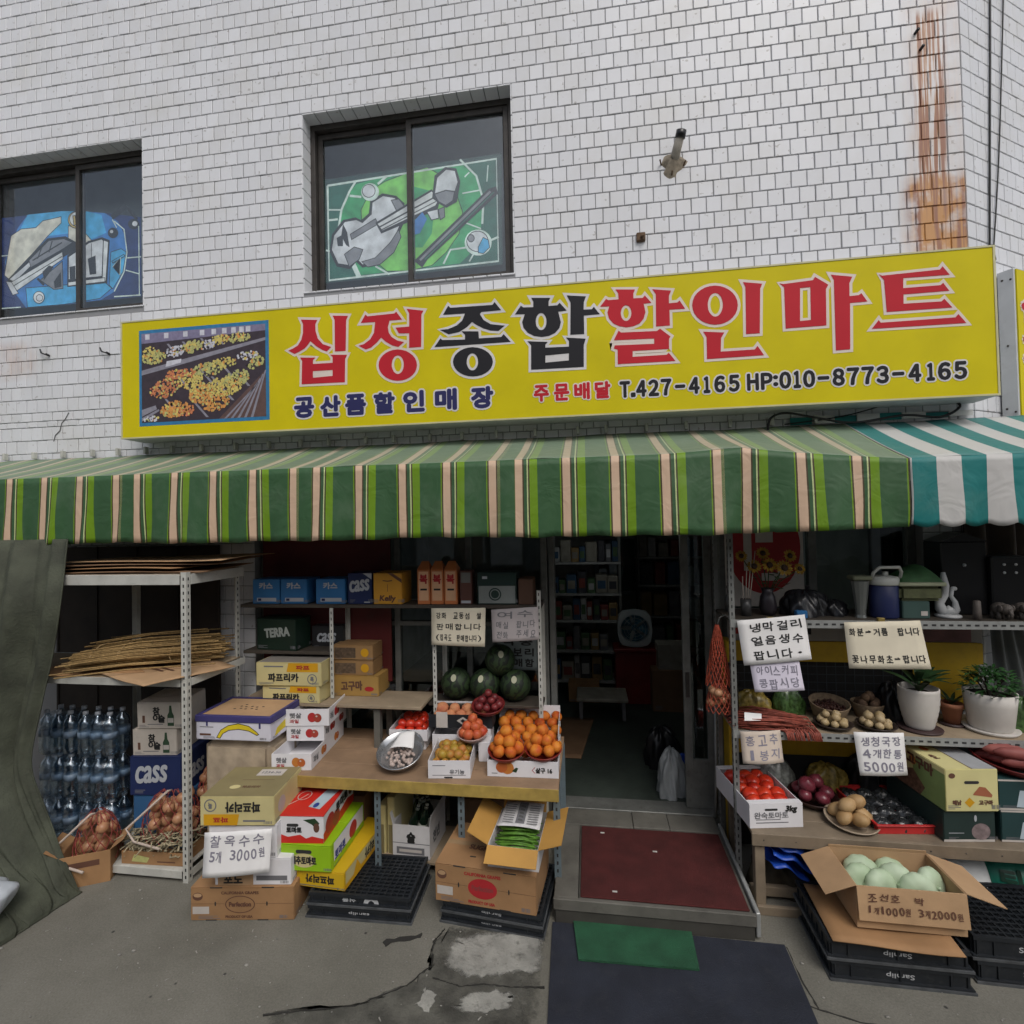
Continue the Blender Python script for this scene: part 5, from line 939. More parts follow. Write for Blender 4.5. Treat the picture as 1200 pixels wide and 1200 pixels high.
class Carton:
    """box whose front bottom edge runs from A to B (seen from outside), standing at z"""
    def __init__(s, name, label, cat, A, B, z, d, h, mat, group=None, opened=False, th=.005, inner=None, seam=True, floor=.006, tilt=0.0):
        a, b = Vector(A), Vector(B); s.w = (b-a).length; s.d = d; s.h = h; rz = math.atan2(b.y-a.y, b.x-a.x)
        n = Vector((-math.sin(rz), math.cos(rz))); c = (a+b)/2 + n*d/2
        s.t = thing(name, label, cat, (c.x, c.y, z), rz, group, rx=tilt); s.mat = mat
        w2, d2 = s.w/2, d/2
        mb = MB()
        if opened:
            mb.box(-w2, -d2, 0, w2, -d2+th, h).box(-w2, d2-th, 0, w2, d2, h).box(-w2, -d2+th, 0, -w2+th, d2-th, h).box(w2-th, -d2+th, 0, w2, d2-th, h).box(-w2+th, -d2+th, 0, w2-th, d2-th, floor)
            s.body = mb.build('body', mat, s.t)
        else:
            k = .004 if seam else 0
            mb.box(-w2, -d2, 0, w2, d2, h-k); s.body = mb.build('body', mat, s.t, bevel=.004, seg=2)
            if seam:
                for (y0, y1) in ((-d2+.001, -.0015), (.0015, d2-.001)): MB().box(-w2+.001, y0, h-k, w2-.001, y1, h).build('flap', mat, s.t, bevel=.0012)
                if h > .15 and d > .3 and mat.name.startswith(('cardboard', 'white', 'corn')): MB().box(-w2+.001, -.022, h+.0002, w2-.001, .022, h+.0006).build('tape', TAPE, s.t)
        if h > .1 and s.w > .2 and not opened:
            q = random.Random(int(s.w*1000+h*7000)); mb = MB()
            for f_, L_ in (('front', s.w), ('right', d)):
                u0 = L_*q.uniform(.04, .1); fn = s.face(f_, .0009)
                for k in range(3): mb.poly(rect(u0, h*(.06+.035*k), u0+L_*q.uniform(.12, .24), h*(.075+.035*k)), fn=fn)
                for k in range(9): mb.poly(rect(L_*.86+k*.006, h*.06, L_*.86+k*.006+q.choice((.002, .004)), h*.16), fn=fn)
            stuff(mb.build('fine_print', INKG, s.t))
    def face(s, f, lift=.001):
        w2, d2 = s.w/2, s.d/2
        return {'front': frame((-w2, -d2, 0), (1, 0, 0), (0, 0, 1), lift), 'right': frame((w2, -d2, 0), (0, 1, 0), (0, 0, 1), lift),
                'left': frame((-w2, d2, 0), (0, -1, 0), (0, 0, 1), lift), 'top': frame((-w2, -d2, s.h), (1, 0, 0), (0, 1, 0), lift)}[f]
    def pr(s, f, mat, poly, hole=None, lift=.0012, name='print'):
        mb = MB(); mb.poly(poly, hole, s.face(f, lift)); return mb.build(name, mat, s.t)
    def tx(s, f, txt, u, v, h, width=None, mat=None, bold=.0, lift=.002, rot=0.0, shear=0.0):
        mb = MB(); put_text(mb, txt, u, v, h, s.face(f, lift), width, bold, rot=rot, shear=shear, dirs=6); return stuff(mb.build('lettering', mat or INK, s.t))
    def flap(s, side, length, angle, mat=None, th=.004, inset=0.0):
        """top flap hinged on a side; angle 0 = upright, 90 = lying outwards"""
        w2, d2, h = s.w/2, s.d/2, s.h; a = RAD(angle); c_, sn = math.cos(a), math.sin(a)
        if side in 'fb':
            sg = -1 if side == 'f' else 1
            p0 = Vector((-w2+inset, sg*d2, h)); p1 = Vector((w2-inset, sg*d2, h)); dr = Vector((0, sg*sn, c_)); nn = Vector((0, -sg*c_, sn))
        else:
            sg = -1 if side == 'l' else 1
            p0 = Vector((sg*w2, -d2+inset, h)); p1 = Vector((sg*w2, d2-inset, h)); dr = Vector((sg*sn, 0, c_)); nn = Vector((-sg*c_, 0, sn))
        q = [p0, p1, p1+dr*length, p0+dr*length]
        mb = MB().add([x for x in q]+[x+nn*th for x in q], [(0, 1, 2, 3), (7, 6, 5, 4), (0, 4, 5, 1), (1, 5, 6, 2), (2, 6, 7, 3), (3, 7, 4, 0)])
        return mb.build('flap', mat or s.mat, s.t)
    def handle(s, f, u, v, w=.07, h=.016):
        r = h/2; pl = [(u-w/2+r*math.cos(t), v+r*math.sin(t)) for t in [RAD(90+22.5*k) for k in range(9)]]+[(u+w/2+r*math.cos(t), v+r*math.sin(t)) for t in [RAD(-90+22.5*k) for k in range(9)]]
        return s.pr(f, HOLE, pl, name='hand_hole')
    def world(s, x, y, z):
        rz = s.t.rotation_euler[2]; L = s.t.location
        return (L.x+x*math.cos(rz)-y*math.sin(rz), L.y+x*math.sin(rz)+y*math.cos(rz), L.z+z)

def slotted_post(t, x, y, z0, z1, wd=.04, mat=WPAINT, sx=1, sy=1, lean=0.0):
    """L-section angle post with slots"""
    mb = MB().box(x, y, z0, x+sx*wd, y+sy*.004, z1).box(x, y+sy*.004, z0, x+sx*.004, y+sy*wd, z1)
    for k in range(int((z1-z0)/.05)):
        z = z0+.03+k*.05
        if z+.018 < z1: mb.box(x+sx*wd*.35, y-sy*.0012, z, x+sx*wd*.60, y+sy*.001, z+.022, 1); mb.box(x-sx*.0012, y+sy*wd*.4, z, x+sx*.001, y+sy*wd*.65, z+.022, 1)
    # outward faces need consistent corners
    for i, f in enumerate(mb.f): pass
    o = mb.build('post', [mat, HOLE], t); return o

def fruit_mat(name, c1, c2, rough=.45, spec=.4, scale=18):
    mt, t, p = nodes(name); N, L = t.nodes, t.links
    oi = N.new('ShaderNodeObjectInfo'); geo = N.new('ShaderNodeNewGeometry'); n = N.new('ShaderNodeTexNoise'); n.inputs['Scale'].default_value = scale; n.inputs['Detail'].default_value = 3
    L.new(geo.outputs['Position'], n.inputs['Vector'])
    a = N.new('ShaderNodeMath'); a.operation = 'MULTIPLY_ADD'; a.inputs[1].default_value = .45; L.new(oi.outputs['Random'], a.inputs[0])
    b = N.new('ShaderNodeMapRange'); b.inputs[1].default_value = .35; b.inputs[2].default_value = .65; b.inputs[4].default_value = .75; L.new(n.outputs['Fac'], b.inputs[0]); L.new(b.outputs[0], a.inputs[2]); a.use_clamp = True
    mx = N.new('ShaderNodeMix'); mx.data_type = 'RGBA'; mx.inputs['A'].default_value = (*c1, 1); mx.inputs['B'].default_value = (*c2, 1); L.new(a.outputs[0], mx.inputs['Factor'])
    L.new(mx.outputs['Result'], p.inputs['Base Color']); p.inputs['Roughness'].default_value = rough; p.inputs['Specular IOR Level'].default_value = spec
    return mt
def fruit_mesh(name, r, mat, sz=.9, dent=.22, n=12, k=8, sx=1.0):
    me = MB().ball((0, 0, 0), r, n, k, sz=sz, dent=dent, sx=sx).mesh(name); me.materials.append(mat); return me
rf = random.Random(5)
def heap(name, me, r, label, cat, group, pts, jit=.1):
    for (x, y, z) in pts:
        o = bpy.data.objects.new(name, me); COL.objects.link(o)
        o.location = (x+rf.uniform(-jit, jit)*r, y+rf.uniform(-jit, jit)*r, z); o.rotation_euler = (rf.uniform(-.6, .6), rf.uniform(-.6, .6), rf.uniform(0, 6.28))
        s_ = rf.uniform(.88, 1.08); o.scale = (s_*rf.uniform(.94, 1.06), s_*rf.uniform(.94, 1.06), s_*rf.uniform(.93, 1.07))
        tag(o, label, cat, group)
def rows_in(c, nx, ny, r, z, mx=.02, my=.02, lift=0.0):
    """world points of a layer of fruit inside carton c"""
    out = []
    for j in range(ny):
        for i in range(nx):
            x = -c.w/2+mx+r+(c.w-2*mx-2*r)*(i+(.25 if j % 2 else 0))/max(nx-.75, 1); y = -c.d/2+my+r+(c.d-2*my-2*r)*j/max(ny-1, 1)
            out.append(c.world(min(x, c.w/2-r-mx/2), y, z+lift*(j/max(ny-1, 1))))
    return out
def dome(cx, cy, z, r, R, layers, per):
    """heap of fruit in a round bowl"""
    out = []
    for l in range(layers):
        n = per[l]; rr = R*(1-l*.42) if n > 1 else 0
        for k in range(n): a = 6.2832*k/n+l*.6; out.append((cx+rr*math.cos(a), cy+rr*math.sin(a), z+r+l*r*1.25))
    return out
def bowl(name, label, cat, x, y, z, R, h, mat, tx=0.0, ty=0.0, base=.6, th=.004, group=None):
    t = thing(name, label, cat, (x, y, z), 0, group, rx=tx, ry=ty)
    pr_ = [(R*base, 0), (R*.88, h*.55), (R, h), (R+th*2, h+.001), (R+th*2, h-.004), (R*.92, h*.5), (R*base+th, -.0)]
    prof = [(1e-4, 0), (R*base, 0), (R*.90, h*.5), (R+.006, h), (R+.006, h+.004), (R-.002, h+.003), (R*.86, h*.52), (R*base*.95, th), (1e-4, th)]
    MB().lathe(prof, 28).build('body', mat, t); return t
def paper(label, corners, lines=None, mat=None, ink=None, bold=.0, jit=1.0, curl=.012, margin=(.08, .06, .94, .94), fill=.72, name='paper_notice', cat='notice', group=None):
    """sheet with the four world corners (TL,TR,BR,BL); bows forward a little"""
    TL, TR, BR, BL = (Vector(c) for c in corners); c0 = (BL+BR)/2
    t = thing(name, label, cat, tuple(c0), 0, group)
    n = ((TR-TL).cross(TL-BL)).normalized(); n = n if n.y < 0 else -n
    def pos(u, v, lift=0.0):
        p = BL.lerp(BR, u).lerp(TL.lerp(TR, u), v)
        return p - c0 + n*(curl*math.sin(math.pi*u)*(1-.4*v)+curl*.6*(1-v)**2+lift)
    mb = MB(); mb.grid(lambda u, v: pos(u, v), 8, 8)
    o = mb.build('sheet', mat or PAPER, t)
    sd = o.modifiers.new('t', 'SOLIDIFY'); sd.thickness = .0012; sd.offset = -1
    if lines:
        mb = MB(); W = (TR-TL).length; Hh = (TL-BL).length
        hand_text(mb, lines, margin[0]*W, margin[2]*W, margin[1]*Hh, margin[3]*Hh, lambda u, v: pos(u/W, v/Hh, .0018), bold=bold, jit=jit, fill=fill)
        stuff(mb.build('lettering', ink or INK, t))
    return t
PAPER = M('white_paper', (.78, .77, .76), .8, .05, 8); PAPERC = M('cream_paper', (.70, .64, .50), .8, .05, 8); PAPERP = M('lilac_paper', (.66, .62, .72), .8, .05, 8); PAPERPK = M('pinkish_paper', (.42, .38, .38), .8, .05, 8)

# ================================================================== left bay: curtain, rack and what is on it
TARP = M('olive_tarp', (.050, .056, .038), .8, .35, 6, .5, 60, grime=.5, gcol=(.05, .05, .035))
ct = thing('tarp_curtain', 'olive green tarp curtain gathered at the left end of the awning', 'curtain', (-4.2, -1.1, 0))
C1 = [(-3.92, -.84, 2.44), (-3.79, -1.0, 2.02), (-3.86, -1.0, 1.59), (-3.93, -1.02, 1.23), (-3.99, -1.04, .87), (-3.91, -1.05, .62), (-3.76, -1.06, .32), (-3.58, -1.08, .07), (-3.52, -1.09, .004)]
C0 = [(-5.2, -.86, 2.44), (-5.1, -1.02, 2.02), (-5.05, -1.08, 1.59), (-5.0, -1.16, 1.23), (-4.9, -1.26, .87), (-4.7, -1.36, .62), (-4.25, -1.50, .32), (-3.66, -1.62, .07), (-3.58, -1.66, .004)]
def cr_(P, t):
    x = t*(len(P)-1); i = min(int(x), len(P)-2); f_ = x-i; g_ = lambda k: Vector(P[max(0, min(len(P)-1, k))])
    p0, p1, p2, p3 = g_(i-1), g_(i), g_(i+1), g_(i+2)
    return .5*((2*p1)+(p2-p0)*f_+(2*p0-5*p1+4*p2-p3)*f_*f_+(3*p1-p0-3*p2+p3)*f_**3)
def curtain(u, v):
    p = cr_(C0, v).lerp(cr_(C1, v), u); k = .05+.03*math.sin(v*3)
    w_ = math.sin(u*19+.7*math.sin(v*3.1)+.5)+.75*math.sin(u*34+2.1+1.2*v)+.4*math.sin(u*63-3*v)+.18*math.sin(u*117+v*11)*(.4+v)+.35*math.sin(v*21+u*9)*v*v
    p += Vector((-.25, -1, 0))*k*w_*.55*(1-.35*v) + Vector((0, 0, 1))*.012*math.sin(u*20+v*17)*v*(1 if v < .97 else 0)
    p += Vector((0, -.035, 0))*math.exp(-((v-.86)/.06)**2)*math.sin(u*16)
    if p.z < .004: p.z = .004
    return p-Vector((-4.2, -1.1, 0))
mb = MB(); mb.grid(curtain, 170, 70)
o = mb.build('cloth', TARP, ct); sd = o.modifiers.new('t', 'SOLIDIFY'); sd.thickness = .004
mb = MB(); mb.tube([curtain(1, k/40)+Vector((.003, -.004, 0)) for k in range(40)], .006, 6); mb.build('hem', TARP, ct)
# pale plastic sack at the far left edge
SACK = M('white_plastic_sack', (.50, .54, .58), .35, .08, 6, .2, 20)
t = thing('plastic_sack', 'plump white plastic sack on the pavement at the left edge', 'sack', (-3.78, -1.52, 0))
def sack(u, v):
    a = u*6.2832; r = (.02+.98*math.sin(min(v*1.25, 1)*math.pi*.5)*(1 if v < .72 else (1-(v-.72)/.28*.88)))*.19
    r *= 1+.07*math.sin(a*5+v*6)+.04*math.sin(a*9)
    return Vector((r*math.cos(a), r*.9*math.sin(a), v*.36 if v > .02 else 0))
MB().grid(sack, 40, 22).build('bag', SACK, t)

rk = thing('steel_rack', 'tall white slotted steel rack behind the tarp curtain', 'rack', (-3.7, -.62, 0))
def rb(nm, x0, y0, z0, x1, y1, z1, mt=WPAINT): return MB().box(x0+3.7, y0+.62, z0, x1+3.7, y1+.62, z1).build(nm, mt, rk, bevel=.002)
slotted_post(rk, -2.845+3.7, -.92+.62, 0, 2.19, .042, WPAINT, -1, 1)
slotted_post(rk, -2.90+3.7, -.28+.62, 0, 2.19, .042, WPAINT, -1, -1)
slotted_post(rk, -3.88+3.7, -.28+.62, 0, 2.19, .042, WPAINT, 1, -1)
slotted_post(rk, -4.75+3.7, -.92+.62, 0, 2.19, .042, WPAINT, 1, 1)
for z in (2.10, 1.375, .03):
    hh = .075 if z > 2 else .055
    rb('beam', -4.75, -.925, z, -2.892, -.921, z+hh); rb('beam', -2.843, -.88, z, -2.839, -.30, z+hh); rb('beam', -4.75, -.279, z, -2.95, -.275, z+hh)
    rb('shelf_board', -4.74, -.915, z+hh-.012, -2.892, -.285, z+hh-.002, PLY if z > .1 else WPAINT)
# flattened cartons on the top and middle shelves
def sheet(label, x, y, z, w_, d_, rz, mat, tilt=(0, 0), th=.006, group='flattened cartons on the rack'):
    t = thing('cardboard_sheet', label, 'cardboard', (x, y, z), rz, group, rx=tilt[0], ry=tilt[1])
    mb = MB(); mb.grid(lambda u, v: Vector(((u-.5)*w_, (v-.5)*d_, .003+.010*math.sin(u*5+v*3+x*9)*u)), 10, 8)
    o = mb.build('sheet', mat, t); s_ = o.modifiers.new('t', 'SOLIDIFY'); s_.thickness = th; s_.offset = 1
    return t
for k, (lb, x, w_, rz, mt) in enumerate([('lowest flattened carton on the top shelf of the white rack', -3.55, 1.5, .02, CARDD), ('second flattened carton from below on the top rack shelf', -3.65, 1.3, -.05, CARD), ('third flattened carton from below on the top rack shelf', -3.50, 1.5, .06, CARDD), ('topmost flattened carton sticking out over the top rack shelf', -3.40, 1.5, -.04, CARD2)]):
    sheet(lb, x, -.55+.03*k, 2.178+.026*k, w_, .62, rz, mt, (0, RAD(-.6)))
s_ = sheet('flattened tan carton with printed lines sticking out of the middle rack shelf', -3.18, -.72, 1.438, .75, .62, RAD(-24), CARD2)
mb = MB()
for k, (l_, o_) in enumerate(((.26, 0), (.30, .02), (.20, -.03))):
    mb.poly(rect(-.16+o_, -.08+.045*k, -.16+o_+l_, -.065+.045*k), fn=lambda u, v: Vector((u, v, .020)))
stuff(mb.build('print', INKB, s_))
sheet('brown flattened carton under the dried stalks on the middle rack shelf', -3.75, -.66, 1.432, .9, .5, RAD(10), CARD)
STALK = M('dried_stalk', (.33, .215, .085), .8, .35, 60, .3, 90, grime=.3, gcol=(.12, .07, .03))
t = thing('stalk_bundle', 'large bundle of dried yellow brown stalks on the middle rack shelf', 'dried stalks', (-3.47, -.60, 1.46), RAD(20))
mb = MB(); rs = random.Random(8)
for k in range(260):
    y = rs.gauss(0, .12); z = abs(rs.gauss(0, .06)); L0 = rs.uniform(-.46, -.36); L1 = rs.uniform(.35, .6)
    mb.tube([(L0, y*1.2+rs.uniform(-.02, .02), .012+z*.8), (0, y, .012+z+.01), (L1, y*.8+rs.uniform(-.03, .03), .012+z*1.1)], rs.uniform(.004, .008), 5)
stuff(mb.build('stalks', STALK, t))
for xx in (-.3, -.12, .06, .24): MB().tube([(xx, .20*math.cos(a/10*6.2832), .07+.085*math.sin(a/10*6.2832)) for a in range(11)], .005, 5).build('tie', M('straw_tie', (.30, .21, .10), .8), t)

# water bottle packs
PET = glass_mat('pet_bottle', (.78, .86, .91), .20, .12); CAPM = M('bottle_cap', (.42, .45, .50), .4, .1)
LBL = M('water_label', (.16, .22, .30), .4, .3, 25); FILMM = glass_mat('shrink_film', (.85, .90, .94), .03, .2)
def water_bottle_mesh():
    mb = MB(); R = .052
    mb.lathe([(.001, 0), (R*.9, .0), (R, .012), (R, .07), (R*.93, .085), (R, .10), (R, .20), (R*.93, .212), (R, .225), (R*.8, .255), (R*.35, .285), (R*.32, .30)], 12, m=0)
    mb.lathe([(R*.36, .30), (R*.36, .325), (.001, .326)], 10, m=1); mb.lathe([(R*1.01, .125), (R*1.01, .175)], 12, m=2)
    me = mb.mesh('bottle'); [me.materials.append(q) for q in (PET, CAPM, LBL)]; return me
wbm = water_bottle_mesh()
for c_, x in enumerate((-4.19, -3.83)):
    for r_ in range(3):
        t = thing('water_pack', 'shrink wrapped pack of clear water bottles, %s of the %s stack under the rack shelf' % (('bottom', 'middle', 'top')[r_], ('left', 'right')[c_]), 'bottled water', (x+rs.uniform(-.01, .01), -.62, .086+.335*r_), rs.uniform(-.05, .05), 'water packs on the rack')
        for i in range(3):
            for j in range(2): share('bottle', wbm, t, (-.11+.11*i, -.055+.11*j, 0), (0, 0, i+j))
        mb = MB(); mb.lathe([(.19, .002), (.19, .10), (.185, .22), (.15, .29)], 24, sy=.72, sx=.93); mb.build('wrap', FILMM, t)
# soju and beer cartons under the shelf
KRAFTW = M('soju_carton_white', (.52, .47, .41), .7, .08, 5, grime=.15); SOG = M('bottle_green_print', (.03, .07, .035), .6)
BLC = M('beer_blue', (.012, .022, .085), .45, .08, 5); BLL = M('beer_light_blue', (.03, .10, .22), .45, .08, 5); SILV = M('print_silver', (.42, .44, .47), .5, .06)
c = Carton('blue_carton', 'blue carton low on the rack below the dark blue beer box', 'box', (-3.46, -.74), (-3.06, -.70), .086, .34, .40, BLL)
c = Carton('beer_carton', 'dark blue beer carton marked cass under the soju boxes on the rack', 'box', (-3.48, -.75), (-3.08, -.71), .49, .33, .29, BLC)
c.tx('front', 'cass', .17, .16, .12, .24, SILV, .006, shear=.15, rot=.06); c.tx('right', 'cass', .16, .13, .10, .2, SILV, .006, shear=.15, rot=.06)
for k in range(2):
    c = Carton('soju_carton', ('lower' if k == 0 else 'upper')+' white soju carton with a bottle print on the cass box', 'box', (-3.47+.04*k, -.73), (-3.13+.04*k, -.69), .785+.205*k, .30, .20, KRAFTW, 'soju cartons', tilt=RAD(2))
    for ch, u, v in (('참', .15, .135), ('이', .15, .08), ('슬', .19, .075)): c.tx('front', ch, u, v, .055, .05, INK, .003)
    c.pr('front', SOG, [(.235, .02), (.285, .02), (.285, .10), (.272, .125), (.268, .175), (.252, .175), (.248, .125), (.235, .10)]); c.pr('front', PW, rect(.238, .045, .282, .08), lift=.002)
    c.pr('front', INKB, rect(.04, .045, .06, .10)); c.pr('front', INKG, rect(.08, .03, .2, .036))
# net bags of onions, box of roots
NETR = M('red_net', (.28, .05, .04), .6, .3, 40, .5, 160, grime=.2); ONION = fruit_mat('onion_skin', (.34, .15, .07), (.46, .25, .14), .4)
ROPE = M('pale_string', (.48, .40, .34), .8, .1)
om = fruit_mesh('onion', .042, ONION, .95, .0, 10, 7)
def net_bag(label, x, y, z, w_, d_, h_, n, seed, tail=True, net=NETR, me=om, nm='onion'):
    t = thing('net_bag', label, 'net bag', (x, y, z)); r = random.Random(seed)
    for k in range(n):
        a = r.uniform(0, 6.28); q = math.sqrt(r.random()); zz = r.uniform(.04, h_*.85); sc_ = math.sqrt(max(.1, 1-(zz/h_)**2*.8))
        share(nm, me, t, (w_/2*q*math.cos(a)*sc_*.85, d_/2*q*math.sin(a)*sc_*.85, zz), (r.uniform(0, 3), r.uniform(0, 3), 0))
    mb = MB()
    for k in range(14):
        a = 6.2832*k/14
        mb.tube([((w_/2*1.02)*math.cos(a+.25*s_*sg)*math.sqrt(max(.02, 1-(s_/6.2)**2)), (d_/2*1.02)*math.sin(a+.25*s_*sg)*math.sqrt(max(.02, 1-(s_/6.2)**2)), .01+h_*s_/6.1) for sg in (1,) for s_ in range(7)], .0028, 4, caps=False)
        mb.tube([((w_/2*1.02)*math.cos(a-.25*s_)*math.sqrt(max(.02, 1-(s_/6.2)**2)), (d_/2*1.02)*math.sin(a-.25*s_)*math.sqrt(max(.02, 1-(s_/6.2)**2)), .01+h_*s_/6.1) for s_ in range(7)], .0028, 4, caps=False)
    stuff(mb.build('net', net, t))
    if tail:
        MB().tube([(0, 0, h_*.95), (.05, -.1, h_+.03), (-.08, -d_/2-.02, h_*.7), (-.2, -d_/2-.03, h_*.4), (-.12, -d_/2-.05, .06), (.1, -d_/2-.06, .03)], .009, 6).build('string', ROPE, t)
    return t
net_bag('red net bag of onions with a pale string on the bottom rack shelf', -3.16, -.70, .20, .44, .34, .34, 46, 3)
net_bag('dark red net bag slumped beside the tarp curtain', -3.62, -.88, .10, .30, .28, .34, 22, 4)
net_bag('pink red net bag behind the right post of the rack', -2.96, -.50, .30, .26, .26, .36, 18, 6, False)
c = Carton('root_box', 'shallow brown carton of pale roots on the bottom rack shelf', 'box', (-3.40, -.90), (-2.92, -.88), .086, .30, .09, CARD, opened=True)
ROOT = M('pale_root', (.36, .31, .20), .8, .35, 30); rs = random.Random(17)
mb = MB()
for k in range(240):
    x, y = rs.uniform(-.23, .23), rs.uniform(-.15, .12); a = rs.uniform(0, 6.28); l_ = rs.uniform(.05, .13); z = rs.uniform(.05, .17)
    mb.tube([(x, y, z), (x+l_*.5*math.cos(a), y+l_*.5*math.sin(a), z+rs.uniform(-.01, .025)), (x+l_*math.cos(a+.5), y+l_*math.sin(a+.5), z+rs.uniform(-.02, .03))], [.008, .006, .003], 5)
t = thing('root_heap', 'tangle of pale roots filling the shallow brown carton', 'roots', c.world(0, 0, .01)); stuff(mb.build('roots', ROOT, t))
c.pr('front', M('print_leaf', (.05, .10, .03), .7), [(.08, .02), (.2, .015), (.22, .05), (.1, .07)]); c.pr('front', INKB, rect(.28, .02, .42, .028))
c = Carton('brown_carton', 'brown carton with a dark label strip beside the tarp curtain', 'box', (-3.70, -1.10), (-3.43, -.96), .0, .26, .22, CARD, opened=True)
c.pr('front', INKB, rect(.05, .13, .24, .17))
for sd_ in 'lr': c.flap(sd_, .10, 55, CARD)

# ================================================================== back shelf and the goods on it
DKW = M('dark_shelf_wood', (.055, .045, .035), .6, .2, 6)
bk = thing('back_rack', 'dark shelf on white slotted posts against the shop window', 'rack', (-1.6, -.14, 0))
def bb(nm, x0, y0, z0, x1, y1, z1, mt): return MB().box(x0+1.6, y0+.14, z0, x1+1.6, y1+.14, z1).build(nm, mt, bk, bevel=.002)
for x in (-1.235, -.40, -2.10): slotted_post(bk, x+1.6, -.275+.14, 1.0 if x > -2 else 1.10, 1.97 if x > -.5 else 1.83, .03, WPAINT, 1, 1); slotted_post(bk, x+1.6, .03+.14, 0, 1.83, .03, WPAINT, 1, -1)
bb('shelf_board', -2.9, -.27, 1.83, -.37, .0, 1.858, DKW); bb('shelf_board', -1.30, -.20, 1.04, -.38, .04, 1.06, DKW); bb('shelf_board', -2.9, -.24, 1.44, -2.12, .0, 1.465, DKW)
def small_box(label, x0, x1, z, h, d, mat, y=-.25, name='drink_carton', group=None, rz=0.0):
    return Carton(name, label, 'box', (x0, y), (x1, y+rz), z, d, h, mat, group)
BLB = M('beer_sky_blue', (.03, .15, .36), .45, .1, 5)
for k, (a, b) in enumerate(((-2.80, -2.555), (-2.545, -2.31), (-2.23, -1.975))):
    c = small_box(('leftmost', 'middle', 'right')[k]+' of the three sky blue drink cartons on the back shelf', a, b, 1.859, .205, .22, BLB, group='sky blue cartons')
    c.tx('front', '카스', c.w/2, .15, .05, .12, SILV, .003); c.pr('front', SILV, rect(.04, .02, c.w-.03, .05)); c.pr('front', BLC, rect(.05, .025, .08, .045), lift=.002)
c = small_box('dark blue beer carton marked cass on the back shelf', -1.95, -1.745, 1.859, .25, .22, BLC); c.tx('front', 'cass', .10, .15, .085, .165, SILV, .005, shear=.15, rot=.12); c.pr('front', SILV, [(.13, .25), (.205, .25), (.205, .2)]); c.pr('front', SILV, rect(.14, .012, .19, .02))
KEL = M('amber_carton', (.60, .29, .03), .5, .08, 5)
c = small_box('amber beer carton marked Kelly on the back shelf', -1.73, -1.49, 1.859, .25, .23, KEL); c.tx('front', 'Kelly', .12, .042, .055, .13, INKB, .003, shear=.15); c.pr('front', INKB, [(.12, .25), (.24, .17), (.24, .2), (.16, .25)]); c.pr('front', INKB, stroke([(.08, .19), (.12, .185), (.16, .19)], .008)); c.pr('front', INKB, rect(.118, .10, .122, .16))
ORG = M('orange_carton', (.56, .18, .06), .5, .08, 5); ORGL = M('peach_print', (.66, .38, .22), .5, .1)
for k in range(3):
    x0 = -1.36+.111*k
    c = small_box(('left', 'middle', 'right')[k]+' of the three tall orange drink cartons on the back shelf', x0, x0+.104, 1.859, .275, .11, ORG, group='tall orange cartons')
    w2, d2 = c.w/2, c.d/2
    MB().add([(-w2, -d2, .275), (w2, -d2, .275), (w2, d2, .275), (-w2, d2, .275), (-w2*.55, 0, .34), (w2*.55, 0, .34)], [(0, 1, 5, 4), (2, 3, 4, 5), (1, 2, 5), (3, 0, 4)]).build('gable', ORG, c.t)
    c.pr('front', ORGL, rect(.012, .03, .092, .26)); c.tx('front', '복', .052, .20, .07, .06, INKR, .004, lift=.0025); c.pr('front', INK, rect(.025, .11, .08, .125), lift=.0025)
c = small_box('small brown pack beside the tall orange cartons', -1.01, -.915, 1.859, .265, .12, M('brown_pack', (.10, .04, .03), .5)); c.pr('front', M('pack_grey', (.16, .16, .15), .6), rect(.01, .17, .085, .25)); c.pr('front', SILV, rect(.01, .01, .085, .03))
DGR = M('dark_green_pack', (.015, .035, .03), .4, .1)
c = small_box('dark green pack with a grey round emblem on the back shelf', -.87, -.56, 1.859, .25, .2, DGR); c.pr('front', M('pack_grey2', (.22, .24, .23), .6), rect(.01, .01, .30, .145)); c.pr('front', DGR, ellipse(.14, .08, .05, .05), ellipse(.14, .08, .04, .04), lift=.002); c.pr('front', DGR, ellipse(.14, .08, .032, .032), lift=.002); c.pr('front', SILV, rect(.04, .2, .08, .22))
small_box('narrow rust brown pack at the right end of the back shelf', -.545, -.43, 1.859, .20, .18, M('rust_pack', (.10, .05, .03), .6))
c = Carton('beer_carton', 'dark green beer carton marked TERRA under the back shelf', 'box', (-2.80, -.20), (-2.42, -.24), 1.466, .2, .26, M('terra_green', (.008, .022, .014), .4, .1)); c.tx('front', 'TERRA', .20, .15, .07, .24, M('terra_print', (.30, .33, .31), .5), .005, rot=.10)
Carton('dark_carton', 'dark brown carton on the board behind the paprika boxes', 'box', (-2.74, -.03), (-2.30, -.03), 1.095, .06, .34, CARDD)
